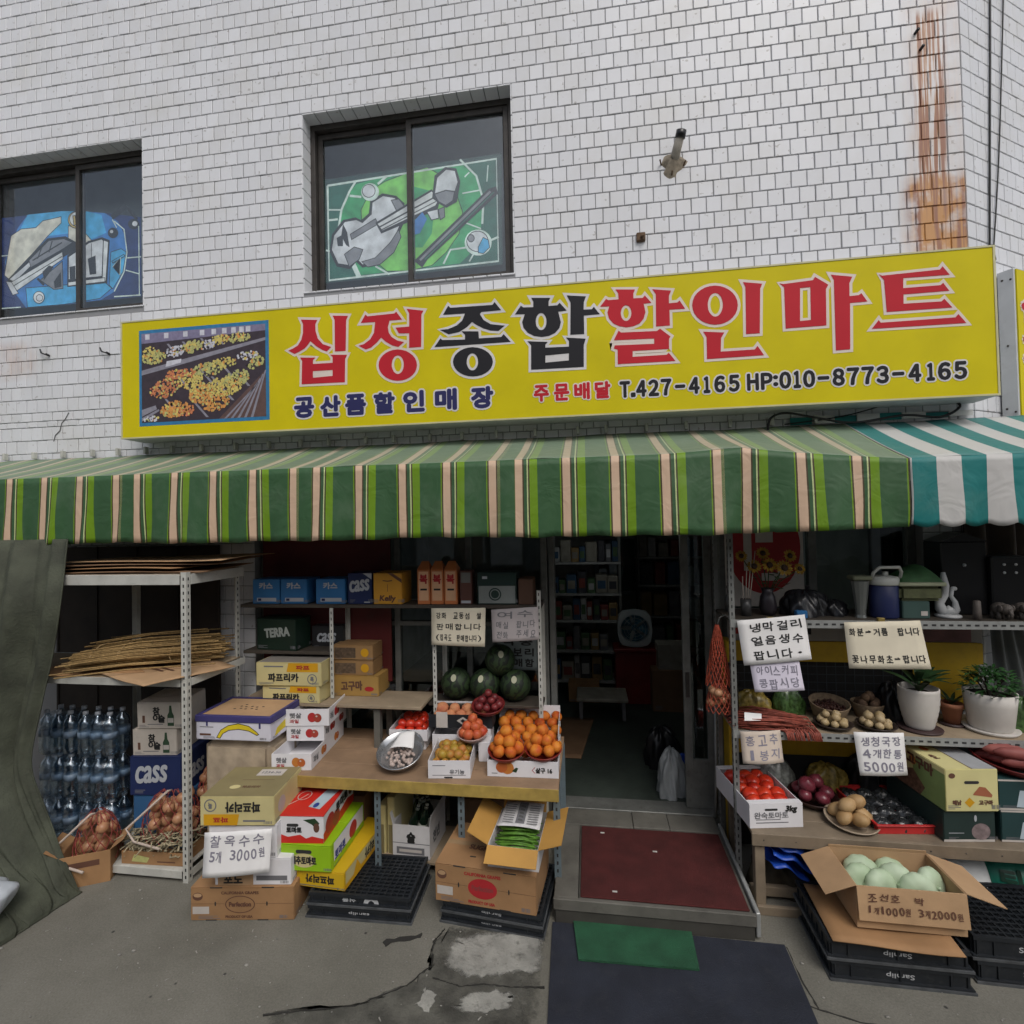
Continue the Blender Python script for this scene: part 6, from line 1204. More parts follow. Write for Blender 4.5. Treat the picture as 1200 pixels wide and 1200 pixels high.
# bench board with boxes
bn = thing('pale_bench', 'pale plywood bench board behind the fruit table', 'bench', (-2.0, -.24, 0))
MB().box(-.85, -.14, 1.065, .70, .22, 1.09).build('board', PLY, bn, bevel=.003)
for sx in (-.8, .30):
    for sy in (-.11, .14): MB().box(sx, sy, 0, sx+.05, sy+.05, 1.065).build('leg', WOODG, bn)
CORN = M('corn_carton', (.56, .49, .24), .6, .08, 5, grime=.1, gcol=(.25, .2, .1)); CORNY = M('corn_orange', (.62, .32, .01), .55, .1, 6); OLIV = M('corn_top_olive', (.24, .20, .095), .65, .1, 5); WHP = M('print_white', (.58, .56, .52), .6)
def paprika_prints(c, f='front', flip=False):
    """pale paprika carton print; some boxes stand upside down"""
    w_, h = c.w, c.h; q = c.face(f, .0012); q2 = c.face(f, .0025)
    g = (lambda u, v: q(w_-u, h-v)) if flip else q; g2 = (lambda u, v: q2(w_-u, h-v)) if flip else q2
    def add(mat, poly, hole=None, fn=None):
        mb = MB(); mb.poly(poly if not flip else poly, hole, fn or g); mb.build('print', mat, c.t)
    add(CORNY, [(w_*.47, h*.60), (w_*.95, h*.60), (w_*.95, h*.98), (w_*.50, h*.98)])
    add(INKG, ellipse(w_*.86, h*.3, h*.22, h*.22), ellipse(w_*.86, h*.3, h*.18, h*.18)); add(INKG, rect(w_*.12, h*.80, w_*.42, h*.86))
    for txt, u, v, hh, ww, mt, bd in (('파프리카', .42, .36, .34, .46, INK, .0035), ('파프', .72, .79, .18, .2, INKR, .002), ('특', .86, .3, .2, .05, INKG, .002)):
        mb = MB(); put_text(mb, txt, w_*u, h*v, h*hh, g2, w_*ww, bd, dirs=6); stuff(mb.build('lettering', mt, c.t))
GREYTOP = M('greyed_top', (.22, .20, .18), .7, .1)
c = Carton('paprika_carton', 'pale yellow paprika carton below another one on the bench board', 'box', (-2.63, -.38), (-2.14, -.38), 1.091, .34, .135, CORN); paprika_prints(c)
c = Carton('paprika_carton', 'pale yellow paprika carton on top of another one on the bench board', 'box', (-2.67, -.40), (-2.12, -.38), 1.228, .36, .185, CORN); paprika_prints(c)
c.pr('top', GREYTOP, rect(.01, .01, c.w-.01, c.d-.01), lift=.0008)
c = Carton('beer_carton', 'black carton with an open flap behind the paprika boxes', 'box', (-2.38, -.06), (-2.10, -.04), 1.44, .10, .2, M('black_carton', (.02, .02, .022), .4)); c.tx('front', 'cass', .13, .10, .07, .16, SILV, .004, shear=.2)
GIN = M('root_carton_tan', (.30, .175, .075), .65, .1, 6); GIND = M('root_print_dark', (.12, .08, .05), .7, .4, 50); GINY = M('yellow_tan_carton', (.36, .215, .06), .65, .1, 6)
for k, (z, lb) in enumerate(((1.258, 'lower'), (1.385, 'upper'))):
    c = Carton('tan_carton', lb+' of two small tan cartons with dark photo prints', 'box', (-2.13, -.17), (-1.78, -.17), z, .2, .122, GIN, 'small tan cartons'); c.pr('front', GIND, rect(.015, .015, .2, .10)); c.pr('front', CORNY, ellipse(.28, .06, .035, .035))
c = Carton('tan_carton', 'yellow tan carton with brush writing under the two small ones', 'box', (-2.18, -.19), (-1.73, -.18), 1.091, .25, .165, GINY); c.tx('front', '고구마', .22, .085, .075, .18, INKB, .004, rot=.04); c.pr('front', INKR, ellipse(.37, .06, .04, .02))
# two notices pinned to the back shelf
paper('printed cream notice about island rice hanging from the back shelf', [(-1.235, -.29, 1.835), (-.80, -.29, 1.84), (-.805, -.31, 1.545), (-1.23, -.31, 1.555)], ['강화 교동섬 쌀', '판매합니다', '(잡곡도 판매합니다)'], PAPERC, INK, .0012, .3, fill=.56)
paper('pinkish hand written notice hanging right of the rice notice', [(-.755, -.29, 1.825), (-.39, -.29, 1.85), (-.385, -.31, 1.605), (-.745, -.31, 1.58)], ['여수', '매실 팝니다', '전화 주세요'], PAPERPK, INKG, .0008, 1.0)
paper('dim sheet with printed words on the glass above the watermelons', [(-.78, .07, 1.56), (-.44, .07, 1.56), (-.44, .07, 1.26), (-.78, .07, 1.26)], ['각종', '쌀보리', '판매함'], M('dim_paper', (.16, .19, .19), .7), INK, .003, .2, curl=.0)
# watermelons behind the fruit table
WM = nodes('watermelon_skin')
def wm_mat():
    mt, t, p = WM; N, L = t.nodes, t.links
    tc = N.new('ShaderNodeTexCoord'); sx = N.new('ShaderNodeSeparateXYZ'); L.new(tc.outputs['Object'], sx.inputs[0])
    at2 = N.new('ShaderNodeMath'); at2.operation = 'ARCTAN2'; L.new(sx.outputs[1], at2.inputs[0]); L.new(sx.outputs[0], at2.inputs[1])
    n = N.new('ShaderNodeTexNoise'); n.inputs['Scale'].default_value = 14; L.new(tc.outputs['Object'], n.inputs['Vector'])
    a = N.new('ShaderNodeMath'); a.operation = 'MULTIPLY_ADD'; a.inputs[1].default_value = 1.6; L.new(n.outputs['Fac'], a.inputs[0]); L.new(at2.outputs[0], a.inputs[2])
    b = N.new('ShaderNodeMath'); b.operation = 'MULTIPLY'; b.inputs[1].default_value = 10; L.new(a.outputs[0], b.inputs[0])
    s_ = N.new('ShaderNodeMath'); s_.operation = 'SINE'; L.new(b.outputs[0], s_.inputs[0])
    m_ = N.new('ShaderNodeMapRange'); m_.inputs[1].default_value = .1; m_.inputs[2].default_value = .5; L.new(s_.outputs[0], m_.inputs[0])
    mx = N.new('ShaderNodeMix'); mx.data_type = 'RGBA'; mx.inputs['A'].default_value = (.022, .045, .014, 1); mx.inputs['B'].default_value = (.005, .011, .005, 1); L.new(m_.outputs[0], mx.inputs['Factor'])
    L.new(mx.outputs['Result'], p.inputs['Base Color']); p.inputs['Roughness'].default_value = .6
    return mt
wmm = fruit_mesh('watermelon', .125, wm_mat(), 1.0, .08, 20, 12)
STK = M('sticker_pale', (.40, .40, .28), .5); 
for k, (x, y, z, sx) in enumerate(((-1.10, -.075, 1.185, .02), (-.86, -.08, 1.185, -.06), (-.61, -.08, 1.185, .03), (-.735, -.05, 1.375, .12))):
    t = thing('watermelon', ('leftmost watermelon in the row behind the fruit table', 'middle watermelon in the row behind the fruit table', 'rightmost watermelon with a round yellow sticker in the row', 'watermelon lying on top of the row behind the fruit table')[k], 'watermelon', (x, y, z), 0, 'watermelons')
    o = share('melon', wmm, t, rot=(.3*k, .2, k)); 
    a = Vector((sx, -.5, .35)).normalized()
    mb = MB(); e1 = a.cross(Vector((0, 0, 1))).normalized(); e2 = e1.cross(a)
    mb.poly(ellipse(0, 0, .022, .03, 14), fn=lambda u, v: a*.127+e1*u+e2*v); mb.build('sticker', STK, t)

t = thing('shade_sheet', 'added dark sheet standing in for shade behind the white rack', 'shade sheet', (-4.05, -.07, 0)); MB().box(-.86, -.015, 0, .80, .015, 2.35).build('board', M('shade_dark', (.035, .024, .018), .7, .3, 4), t, bevel=.003)  # dark sheet added to stand in for shade on the tile wall
for k in range(4): MB().box(-.86+.415*k, -.022, .0, -.84+.415*k, -.0155, 2.35).build('batten', MATS['shade_dark'], t)

# ================================================================== banana box, fruit table
BAL = M('cloudy_wrap', (.36, .29, .21), .3, .25, 9, .35, 12)
t = thing('wrapped_bale', 'cloudy plastic wrapped beige bale under the banana box', 'bale', (-2.60, -.55, 0))
mb = MB(); mb.box(-.28, -.19, 0, .28, .19, .93); o = mb.build('bale', BAL, t, bevel=.05, seg=3)
BANW = M('banana_carton_white', (.66, .65, .72), .55, .06, 5, grime=.1, gcol=(.3, .28, .26)); BANN = M('banana_navy', (.05, .045, .16), .5); BANY = M('banana_yellow', (.70, .54, .02), .5, .1)
c = Carton('banana_carton', 'white banana carton with navy rim and a banana print, holes in its lid', 'box', (-2.90, -.77), (-2.31, -.76), .945, .40, .165, BANW, seam=False)
w_, d_, h_ = c.w, c.d, c.h
lid = MB().box(-w_/2-.006, -d_/2-.006, h_-.035, w_/2+.006, -d_/2+.02, h_+.012).box(-w_/2-.006, d_/2-.02, h_-.035, w_/2+.006, d_/2+.006, h_+.012).box(-w_/2-.006, -d_/2+.02, h_-.035, -w_/2+.02, d_/2-.02, h_+.012).box(w_/2-.02, -d_/2+.02, h_-.035, w_/2+.006, d_/2-.02, h_+.012).build('lid_rim', BANN, c.t, bevel=.003)
MB().box(-w_/2+.021, -d_/2+.021, h_+.0005, w_/2-.021, d_/2-.021, h_+.005).build('lid_panel', CARD2, c.t)
mb = MB(); ftop = frame((0, 0, h_+.0062), (1, 0, 0), (0, 1, 0))
for k in range(11): mb.poly(ellipse(-.10+.045*(k % 5)+.02*(k//5), -.04+.045*(k//5)+.01*(k % 2), .011, .009, 10), fn=ftop)
stuff(mb.build('air_hole', HOLE, c.t))
ba = [(.17, .02), (.20, .07), (.26, .105), (.34, .12), (.42, .105), (.48, .065), (.495, .05), (.485, .045), (.42, .075), (.34, .085), (.26, .075), (.215, .05), (.19, .015)]
c.pr('front', BANY, ba); c.pr('front', INK, grow(ba, .005), lift=.0008); c.pr('front', INKB, rect(.03, .03, .12, .045)); c.pr('front', INKG, rect(.03, .09, .14, .096)); c.pr('right', BANY, [(.05, .02), (.3, .05), (.36, .10), (.3, .12), (.08, .07)])
c.pr('front', BANN, rect(.08, .10, .095, .13)); c.pr('front', BANN, rect(.50, .09, .515, .13))

tb = thing('fruit_table', 'wooden fruit table with yellow painted edge and blue grey steel legs', 'table', (-1.30, -.40, 0))
for k in range(4):
    y0 = -.42+.2075*k; MB().box(-.82-.33*(1 if k > 0 else .35), y0, .722, 1.07, y0+.2055, .75+.001*(k % 2)).build('plank', WOOD, tb, bevel=.002)
YW = M('yellow_edge_paint', (.33, .235, .06), .6, .25, 9, grime=.4, gcol=(.16, .10, .05))
MB().box(-.92, -.426, .668, 1.072, -.421, .7485).build('edge_board', YW, tb, bevel=.002)
for x in (-.22, .38, 1.03):
    for y in (-.37, .36): slotted_post(tb, x, y, .0, .72, .045, BLUEG, 1, 1 if y < 0 else -1)
MB().box(-.2, -.365, .66, 1.03, -.345, .70).box(-.2, .34, .66, 1.03, .36, .70).build('rail', BLUEG, tb)
MB().box(-.25, -.24, .07, .28, .20, .095).build('lower_board', PLY, tb, bevel=.003)

# white apple and peach boxes stacked on the table's left end
def fruit_print(c, f, u, v, r, col, col2):
    c.pr(f, col, ellipse(u-r*.45, v, r*.75, r*.8, 20)); c.pr(f, col2, ellipse(u+r*.5, v-r*.08, r*.7, r*.72, 20), lift=.0018); c.pr(f, PW, ellipse(u+r*.35, v+r*.2, r*.18, r*.15, 10), lift=.0024)
APR, APR2, PEO, PEO2 = M('apple_print', (.42, .03, .03), .5), M('apple_print2', (.34, .05, .03), .5), M('peach_print_o', (.50, .18, .035), .5), M('peach_print_o2', (.46, .12, .03), .5)
for k, (A, B, z, h_, lb, pc) in enumerate((((-2.29, -.78), (-2.00, -.75), .752, .115, 'open white carton with an orange fruit print, lowest of its stack on the table', (PEO, PEO2)),
                                       ((-2.31, -.56), (-2.02, -.53), .868, .115, 'white apple carton, middle of its stack on the table', (APR, APR2)),
                                       ((-2.32, -.57), (-1.98, -.53), .984, .125, 'open white apple carton on top of its stack on the table', (APR, APR2)))):
    c = Carton('fruit_carton', lb, 'box', A, B, z, .62 if k == 0 else .46, h_, WBOX, 'white fruit cartons in a stack', opened=True)
    fruit_print(c, 'front', c.w*.68, h_*.5, h_*.36, *pc); c.tx('front', '햇살', c.w*.25, h_*.62, h_*.3, c.w*.26, INKG, .002); c.tx('front', '과일', c.w*.22, h_*.28, h_*.22, c.w*.2, INKR, .001)
    for q in range(2): fruit_print(c, 'right', c.d*(.35+.4*q), h_*.5, h_*.34, *pc)
    c.tx('right', '과실', c.d*.12, h_*.5, h_*.4, c.d*.13, INKG, .002)
    if k == 2:
        MB().box(-.12, .02, .10, .05, .14, .106).build('tray_paper', CARD, c.t)
# fruit varieties
TOM = fruit_mat('tomato_skin', (.48, .02, .010), (.62, .05, .018), .3, .5); PCH = fruit_mat('peach_skin', (.40, .10, .06), (.56, .25, .12), .75, .25); ORN = fruit_mat('apricot_skin', (.46, .06, .012), (.62, .22, .025), .6, .3)
PLM = fruit_mat('plum_skin', (.10, .012, .018), (.20, .03, .03), .4, .4); GPL = fruit_mat('green_plum_skin', (.34, .27, .025), (.42, .16, .04), .5); APP = fruit_mat('red_peach_skin', (.42, .035, .018), (.56, .15, .05), .5)
tom = fruit_mesh('tomato', .043, TOM, .85, .2); pch = fruit_mesh('peach', .050, PCH, .92, .25); orn = fruit_mesh('apricot', .046, ORN, .93, .22); plm = fruit_mesh('plum', .034, PLM, .95, .15); gpl = fruit_mesh('green_plum', .034, GPL, 1.0, .1); app = fruit_mesh('nectarine', .038, APP, .95, .2)
c = Carton('fruit_carton', 'white carton of small red tomatoes at the back of the fruit table', 'box', (-1.555, -.40), (-1.255, -.385), .835, .34, .085, WBOX, opened=True)
Carton('support_box', 'low white box under the small tomato carton', 'box', (-1.53, -.36), (-1.28, -.35), .752, .28, .082, WBOX, seam=False)
heap('tomato', tom, .043, 'small red tomato in the white carton behind the steel bowl', 'tomato', 'tomatoes on the fruit table', rows_in(c, 3, 4, .043, .05)+rows_in(c, 3, 3, .043, .095, .04, .05))
# steel bowl tipped towards the street
STE = M('stainless_steel', (.45, .46, .47), .25, .08, 6, metal=.8)
b_ = bowl('steel_bowl', 'tilted stainless bowl holding paper and garlic on the fruit table', 'bowl', -1.375, -.60, .80, .165, .085, STE, tx=RAD(26), base=.55)
mb = MB(); rs = random.Random(4); GAR = fruit_mat('garlic_skin', (.36, .27, .23), (.46, .38, .34), .6)
for k in range(70):
    a, q = rs.uniform(0, 6.28), math.sqrt(rs.random())*.105; mb.ball((q*math.cos(a), q*math.sin(a)-.01, .025+.02*rs.random()), rs.uniform(.010, .015), 7, 5)
t = thing('garlic_heap', 'pinkish garlic cloves lying in the steel bowl', 'garlic', (-1.375, -.60, .80), rx=RAD(26)); stuff(mb.build('cloves', GAR, t))
paper('folded white paper standing in the steel bowl', [(-1.42, -.52, .945), (-1.31, -.51, .96), (-1.28, -.62, .875), (-1.46, -.62, .87)], None, PAPER, name='price_paper', cat='paper', curl=.02)
c = Carton('fruit_carton', 'white carton of yellow green plums at the front of the fruit table', 'box', (-1.125, -.775), (-.835, -.745), .752, .38, .12, WBOX, opened=True)
heap('green_plum', gpl, .028, 'yellow green plum in the white carton at the table front', 'plum', 'green plums', rows_in(c, 4, 5, .034, .085, .012, .012)+rows_in(c, 3, 3, .034, .115, .05, .07))
c.tx('front', '유기농', .20, .045, .03, .1, INKG, .001); c.pr('front', INKG, rect(.03, .085, .12, .09)); c.pr('front', INKG, rect(.03, .02, .26, .024)); c.handle('front', .14, .007, .05, .01)
c = Carton('fruit_carton', 'plain white carton behind the green plum carton', 'box', (-1.22, -.37), (-.99, -.35), .752, .30, .13, WBOX, opened=True); c.pr('front', INKG, rect(.03, .06, .2, .066)); c.pr('front', INKG, rect(.03, .04, .17, .045))
BLKC = M('black_fruit_carton', (.018, .02, .024), .4, .1)
c = Carton('fruit_carton', 'black carton of peaches with a white diamond emblem on the fruit table', 'box', (-1.255, -.345), (-.755, -.325), .925, .165, .10, BLKC, opened=True)
c.pr('front', PW, [(.22, .055), (.27, .025), (.32, .055), (.27, .085)]); c.pr('front', BLKC, [(.25, .055), (.27, .04), (.29, .055), (.27, .07)], lift=.002); c.pr('front', PW, rect(.06, .0, .15, .12))
c.flap('b', .05, -8, WBOX)
heap('peach', pch, .05, 'blushing peach in the black carton', 'peach', 'peaches in the black carton', rows_in(c, 5, 1, .05, .07)+[c.world(-.16+.1*k, .02, .115) for k in range(3)])
Carton('support_box', 'white box under the right end of the black peach carton', 'box', (-.97, -.335), (-.77, -.33), .752, .15, .17, WBOX, seam=False)
REDB = M('red_basket_plastic', (.16, .018, .018), .4, .1)
bowl('plum_basket', 'dark red plastic basket heaped with plums behind the table', 'basket', -.80, -.25, 1.03, .125, .06, REDB, tx=RAD(14))
heap('plum', plm, .034, 'dark red plum in the red basket at the table back', 'plum', 'plums in the red basket', dome(-.80, -.25, 1.05, .034, .085, 3, (8, 4, 1))+[(-.80, -.25, 1.08)])
bowl('nectarine_bowl', 'pale plastic bowl of red nectarines on the fruit table', 'bowl', -.885, -.44, .895, .11, .05, M('pale_pink_plastic', (.42, .30, .28), .4), tx=RAD(10))
heap('nectarine', app, .038, 'red nectarine in the pale bowl', 'nectarine', 'nectarines in the pale bowl', dome(-.885, -.44, .91, .038, .072, 3, (7, 4, 1))+[(-.885, -.44, .94)])
Carton('support_box', 'small white box under the nectarine bowl', 'box', (-.83, -.50), (-.745, -.495), .752, .13, .142, WBOX, seam=False)
c = Carton('fruit_carton', 'large white carton of orange apricots at the right end of the table', 'box', (-.725, -.70), (-.235, -.685), .752, .62, .11, WBOX, opened=True)
c.flap('b', .16, 6, WBOX)
MB().box(c.w/2-.006, -.1, .11, c.w/2-.002, c.d/2, .23).build('side_flap', WBOX, c.t)
c.pr('front', PEO, ellipse(.14, .06, .045, .042)); c.pr('front', PEO2, ellipse(.10, .065, .04, .038), lift=.0018); c.pr('front', M('leaf_print', (.02, .05, .02), .5), [(.17, .04), (.2, .03), (.215, .06), (.2, .065)], lift=.002); c.pr('front', INKG, rect(.03, .02, .07, .025)); c.tx('front', '살구 16', .39, .05, .035, .11, INK, .002); c.pr('front', INKR, stroke([(.33, .07), (.31, .05), (.33, .03)], .004))
pts = []
for j in range(6):
    for i in range(5): pts.append(c.world(-.19+.094*i+(.03 if j % 2 else 0), -.10+.075*j, .075+.025*j))
heap('apricot', orn, .046, 'orange apricot in the large white carton', 'apricot', 'apricots in the large carton', pts)
RDB = M('red_bowl_plastic', (.20, .022, .016), .35, .1)
for k, (x, lb) in enumerate(((-.605, 'left'), (-.345, 'right'))):
    y, z = (-.60, .845) if k == 0 else (-.58, .855)
    bowl('red_bowl', lb+' red plastic bowl of apricots at the front of the large carton', 'bowl', x, y, z, .125, .06, RDB, tx=RAD(12), group='red bowls of apricots')
    heap('apricot', orn, .046, 'orange apricot in the '+lb+' red bowl', 'apricot', 'apricots in the %s red bowl' % lb, dome(x, y, z+.02, .046, .085, 3, (6, 4, 1))+[(x, y, z+.06)])
    
# under the table
c = Carton('bottle_carton', 'open white carton of dark green bottles under the fruit table', 'box', (-1.45, -.62), (-1.17, -.63), .097, .36, .235, M('bottle_carton_white', (.60, .59, .59), .6, .08, 5, grime=.15), opened=True)
c.flap('l', .08, 15); c.flap('r', .08, 10); c.tx('front', '술', .14, .15, .07, .06, INK, .005); c.pr('front', INKG, rect(.03, .03, .24, .08)); c.pr('front', PW, rect(.05, .045, .22, .065), lift=.002); c.pr('front', INKG, rect(.0, .105, .28, .11)); c.tx('right', '천년', .14, .12, .08, .14, INKG, .005)
BOT = M('green_bottle_glass', (.008, .022, .012), .1, .1, 5, spec=.6); BOTL = M('bottle_label', (.40, .42, .36), .5)
bm = MB(); bm.lathe([(.001, 0), (.032, 0), (.033, .01), (.033, .15), (.028, .18), (.014, .215), (.013, .25), (.015, .252), (.015, .265), (.001, .266)], 12); bm.lathe([(.0335, .05), (.0335, .12)], 12, m=1); bm.lathe([(.0142, .235), (.0145, .268), (.001, .27)], 10, m=1)
bme = bm.mesh('bottle'); bme.materials.append(BOT); bme.materials.append(BOTL)
for k, (x, y, rx, ry, z) in enumerate(((-.07, -.06, .0, .32, .06), (.02, -.05, .1, .25, .08), (.07, .02, .0, -.2, .07), (-.03, .06, .15, .1, .05), (.06, .10, .1, -.1, .05), (-.08, .12, .1, .1, .05))):
    o = bpy.data.objects.new('glass_bottle', bme); COL.objects.link(o); o.location = c.world(x, y, z); o.rotation_euler = (rx, ry, 0)
    tag(o, 'dark green glass bottle lying in the open white carton under the table', 'bottle', 'bottles in the white carton')
for k, (x, rz, lb) in enumerate(((-1.575, .12, 'left'), (-1.505, .05, 'right'))):
    c = Carton('flat_carton', lb+' of two slim pale cartons standing on edge under the table', 'box', (x, -.58), (x+.055, -.585), .002, .34, .50 if k else .44, CORN, 'slim cartons under the table'); c.pr('front', OLIV, rect(.008, .05, .045, .3))
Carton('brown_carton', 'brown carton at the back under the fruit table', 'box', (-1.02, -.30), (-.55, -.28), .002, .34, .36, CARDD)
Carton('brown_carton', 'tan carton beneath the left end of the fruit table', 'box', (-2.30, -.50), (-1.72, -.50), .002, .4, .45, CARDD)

# ================================================================== cartons stacked on the pavement at the left
GRAPE = CARD
def grape_box(label, A, B, z, d, h, oval_fill):
    c = Carton('grape_carton', label, 'box', A, B, z, d, h, CARD); w_ = c.w
    c.pr('front', INKR if oval_fill else INKB, ellipse(w_*.48, h*.48, w_*.145, h*.26, 28), None if oval_fill else ellipse(w_*.48, h*.48, w_*.135, h*.235, 28))
    c.tx('front', 'Perfection', w_*.48, h*.49, h*.13, w_*.21, INKB if not oval_fill else M('faded_red_text', (.24, .04, .04), .7), .002, lift=.0022); c.tx('front', 'CALIFORNIA GRAPES', w_*.48, h*.83, h*.08, w_*.36, INKR if oval_fill else INKB, .001); c.tx('front', 'PRODUCT OF USA', w_*.47, h*.12, h*.07, w_*.26, INKR if oval_fill else INKB, .001)
    c.pr('front', INKB, rect(0, h*.5, w_*.33, h*.508)); c.pr('front', INKB, rect(w_*.63, h*.5, w_, h*.508))
    c.pr('front', PW, rect(w_*.02, h*.2, w_*.18, h*.42)); c.pr('front', INKB, ellipse(w_*.07, h*.72, w_*.05, h*.12, 16)); c.pr('front', CARD2, ellipse(w_*.07, h*.76, w_*.04, h*.06, 12), lift=.002)
    for u in (.24, .74): c.pr('front', HOLE, ellipse(w_*u, h*.5, .005, h*.07, 10), name='slot')
    for u in (.25, .75): c.pr('front', HOLE, rect(w_*u-.04, h*.965, w_*u+.04, h), name='slot')
    for u in (.2, .7): c.pr('front', HOLE, rect(w_*u-.035, 0, w_*u+.035, h*.035), name='slot')
    return c
g1 = grape_box('brown grape carton on the pavement with an oval outline print, lowest of its stack', (-2.565, -1.225), (-1.905, -1.14), 0, .40, .21, False)
c = Carton('orange_carton', 'orange and white carton on the grape box, half hidden by the price paper', 'box', (-2.42, -1.19), (-1.93, -1.13), .211, .34, .17, WBOX); c.pr('front', CARD2, rect(.02, .0, .25, .10)); c.tx('front', '포도', .12, .04, .05, .12, INK, .003, lift=.0025); c.pr('front', INKG, rect(.27, .03, .47, .06))
c = Carton('white_carton', 'white carton behind the hand written corn price paper', 'box', (-2.46, -1.19), (-2.02, -1.14), .382, .36, .21, WBOX)
c = Carton('paprika_carton', 'paprika carton with an olive top on the left pavement stack', 'box', (-2.505, -1.21), (-2.025, -1.155), .593, .40, .185, CORN); paprika_prints(c, flip=True)
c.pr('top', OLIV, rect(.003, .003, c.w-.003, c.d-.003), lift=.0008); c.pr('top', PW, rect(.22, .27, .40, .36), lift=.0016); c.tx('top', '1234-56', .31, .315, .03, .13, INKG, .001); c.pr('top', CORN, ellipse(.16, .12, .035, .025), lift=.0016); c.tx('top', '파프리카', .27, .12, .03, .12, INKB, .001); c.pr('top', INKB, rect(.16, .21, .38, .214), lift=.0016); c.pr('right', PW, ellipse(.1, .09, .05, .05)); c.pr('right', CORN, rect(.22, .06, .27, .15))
paper('white paper with hand written corn price taped to the left stack', [(-2.445, -1.245, .575), (-2.015, -1.195, .60), (-2.02, -1.215, .345), (-2.435, -1.275, .315)], ['찰옥수수', '5개 3000원'], PAPER, INKP, .0012, 1.0, margin=(.08, .3, .92, .95))

# black bread crates
CRB = M('black_crate_plastic', (.016, .019, .023), .42, .15, 8, grime=.25, gcol=(.08, .08, .075))
CRW = M('crate_worn_rim', (.075, .08, .085), .5, .3, 12)
CRT = M('crate_print', (.42, .43, .44), .6, .1)
def crate_mesh(w, d, h):
    mb = MB(); w2, d2 = w/2, d/2
    # flared rims top and bottom, ribbed walls, lattice floor
    for z0, z1, e, mi in ((0, .012, .012, 1), (.016, .022, .006, 0), (h-.022, h, .0, 0)):
        mb.box(-w2-e, -d2-e, z0, w2+e, -d2+.016, z1, mi).box(-w2-e, d2-.016, z0, w2+e, d2+e, z1, mi).box(-w2-e, -d2+.016, z0, -w2+.016, d2-.016, z1, mi).box(w2-.016, -d2+.016, z0, w2+e, d2-.016, z1, mi)
    mb.box(-w2+.008, -d2+.008, .014, w2-.008, -d2+.013, h-.022).box(-w2+.008, d2-.013, .014, w2-.008, d2-.008, h-.022).box(-w2+.008, -d2+.013, .014, -w2+.013, d2-.013, h-.022).box(w2-.013, -d2+.013, .014, w2-.008, d2-.013, h-.022)
    for k in range(9):
        x = -w2+.02+(w-.04)*k/8
        if .2 < k/8 < .8 and k != 4: continue
        mb.box(x-.004, -d2+.001, .014, x+.004, -d2+.008, h-.022)
    for k in range(7):
        y = -d2+.03+(d-.06)*k/6; mb.box(w2-.008, y-.004, .014, w2-.001, y+.004, h-.022); mb.box(-w2+.001, y-.004, .014, -w2+.008, y+.004, h-.022)
    nx, ny = 16, 11
    for k in range(nx+1): x = -w2+.016+(w-.032)*k/nx; mb.box(x-.004, -d2+.016, h-.016, x+.004, d2-.016, h-.008)
    for k in range(ny+1): y = -d2+.016+(d-.032)*k/ny; mb.box(-w2+.016, y-.004, h-.015, w2-.016, y+.004, h-.0085)
    mb.box(-w2+.014, -d2+.014, h-.03, w2-.014, d2-.014, h-.026)
    return mb.mesh('crate_body')
def crate(label, A, B, z, d, h, group, txt='samlip', rz_text=math.pi, dome_print=False, tu=.5):
    a, b = Vector(A), Vector(B); w = (b-a).length; rz = math.atan2(b.y-a.y, b.x-a.x); n = Vector((-math.sin(rz), math.cos(rz))); cc = (a+b)/2+n*d/2
    t = thing('bread_crate', label, 'crate', (cc.x, cc.y, z), rz, group)
    put('body', crate_mesh(w, d, h), [CRB, CRW], t)
    f_ = frame((-w/2, -d/2+.008, 0), (1, 0, 0), (0, 0, 1), .001); mb = MB()
    if dome_print:
        mb.poly([(w*.62+.05*math.cos(k*.314), h*.3+.045*math.sin(k*.314)) for k in range(11)]+[(w*.62-.02*math.cos(k*.314), h*.3+.018*math.sin(k*.314)) for k in range(11)], fn=f_); put_text(mb, txt, w*.40, h*.48, .022, f_, .09, .001, rot=rz_text, dirs=4)
    else: put_text(mb, txt, w*tu, h*.48, h*.30, f_, w*.20, .0006, rot=rz_text, dirs=4)
    stuff(mb.build('lettering', CRT, t)); return t
crate('lower black bread crate under the yellow paprika box', (-1.835, -1.10), (-1.155, -1.085), 0, .42, .075, 'bread crates under the paprika box')
crate('upper black bread crate with an arched print under the yellow paprika box', (-1.83, -1.095), (-1.16, -1.08), .076, .41, .075, 'bread crates under the paprika box', '식품', math.pi, True)
# yellow, green, red cartons turned a little
REDC = M('tomato_carton_red', (.58, .025, .018), .45, .06, 5); GRNC = M('lime_carton', (.27, .48, .01), .5, .08, 5); YELC = M('corn_carton_yellow', (.58, .37, .012), .55, .08, 5)
c = Carton('paprika_carton', 'yellow paprika carton on the black crates, lowest of its stack', 'box', (-1.945, -1.06), (-1.605, -1.06), .152, .62, .115, YELC)
c.t.rotation_euler[2] = RAD(-3); c.t.location.x += .02
c.tx('front', '파프리카', .17, .06, .05, .2, INK, .003, rot=math.pi); c.pr('right', CORN, rect(.02, .02, .6, .11)); c.tx('right', '파프리카', .42, .065, .065, .28, INK, .004, lift=.0025, rot=math.pi); c.pr('right', CORNY, rect(.0, .0, .62, .03), lift=.002); c.pr('right', CORNY, [(.12, .03), (.17, .1), (.22, .03)], lift=.002); c.pr('front', INKG, rect(.02, .012, .3, .016))
c = Carton('green_carton', 'lime green tomato carton with a hand hole, middle of its stack', 'box', (-2.055, -1.085), (-1.685, -1.075), .268, .52, .17, GRNC)
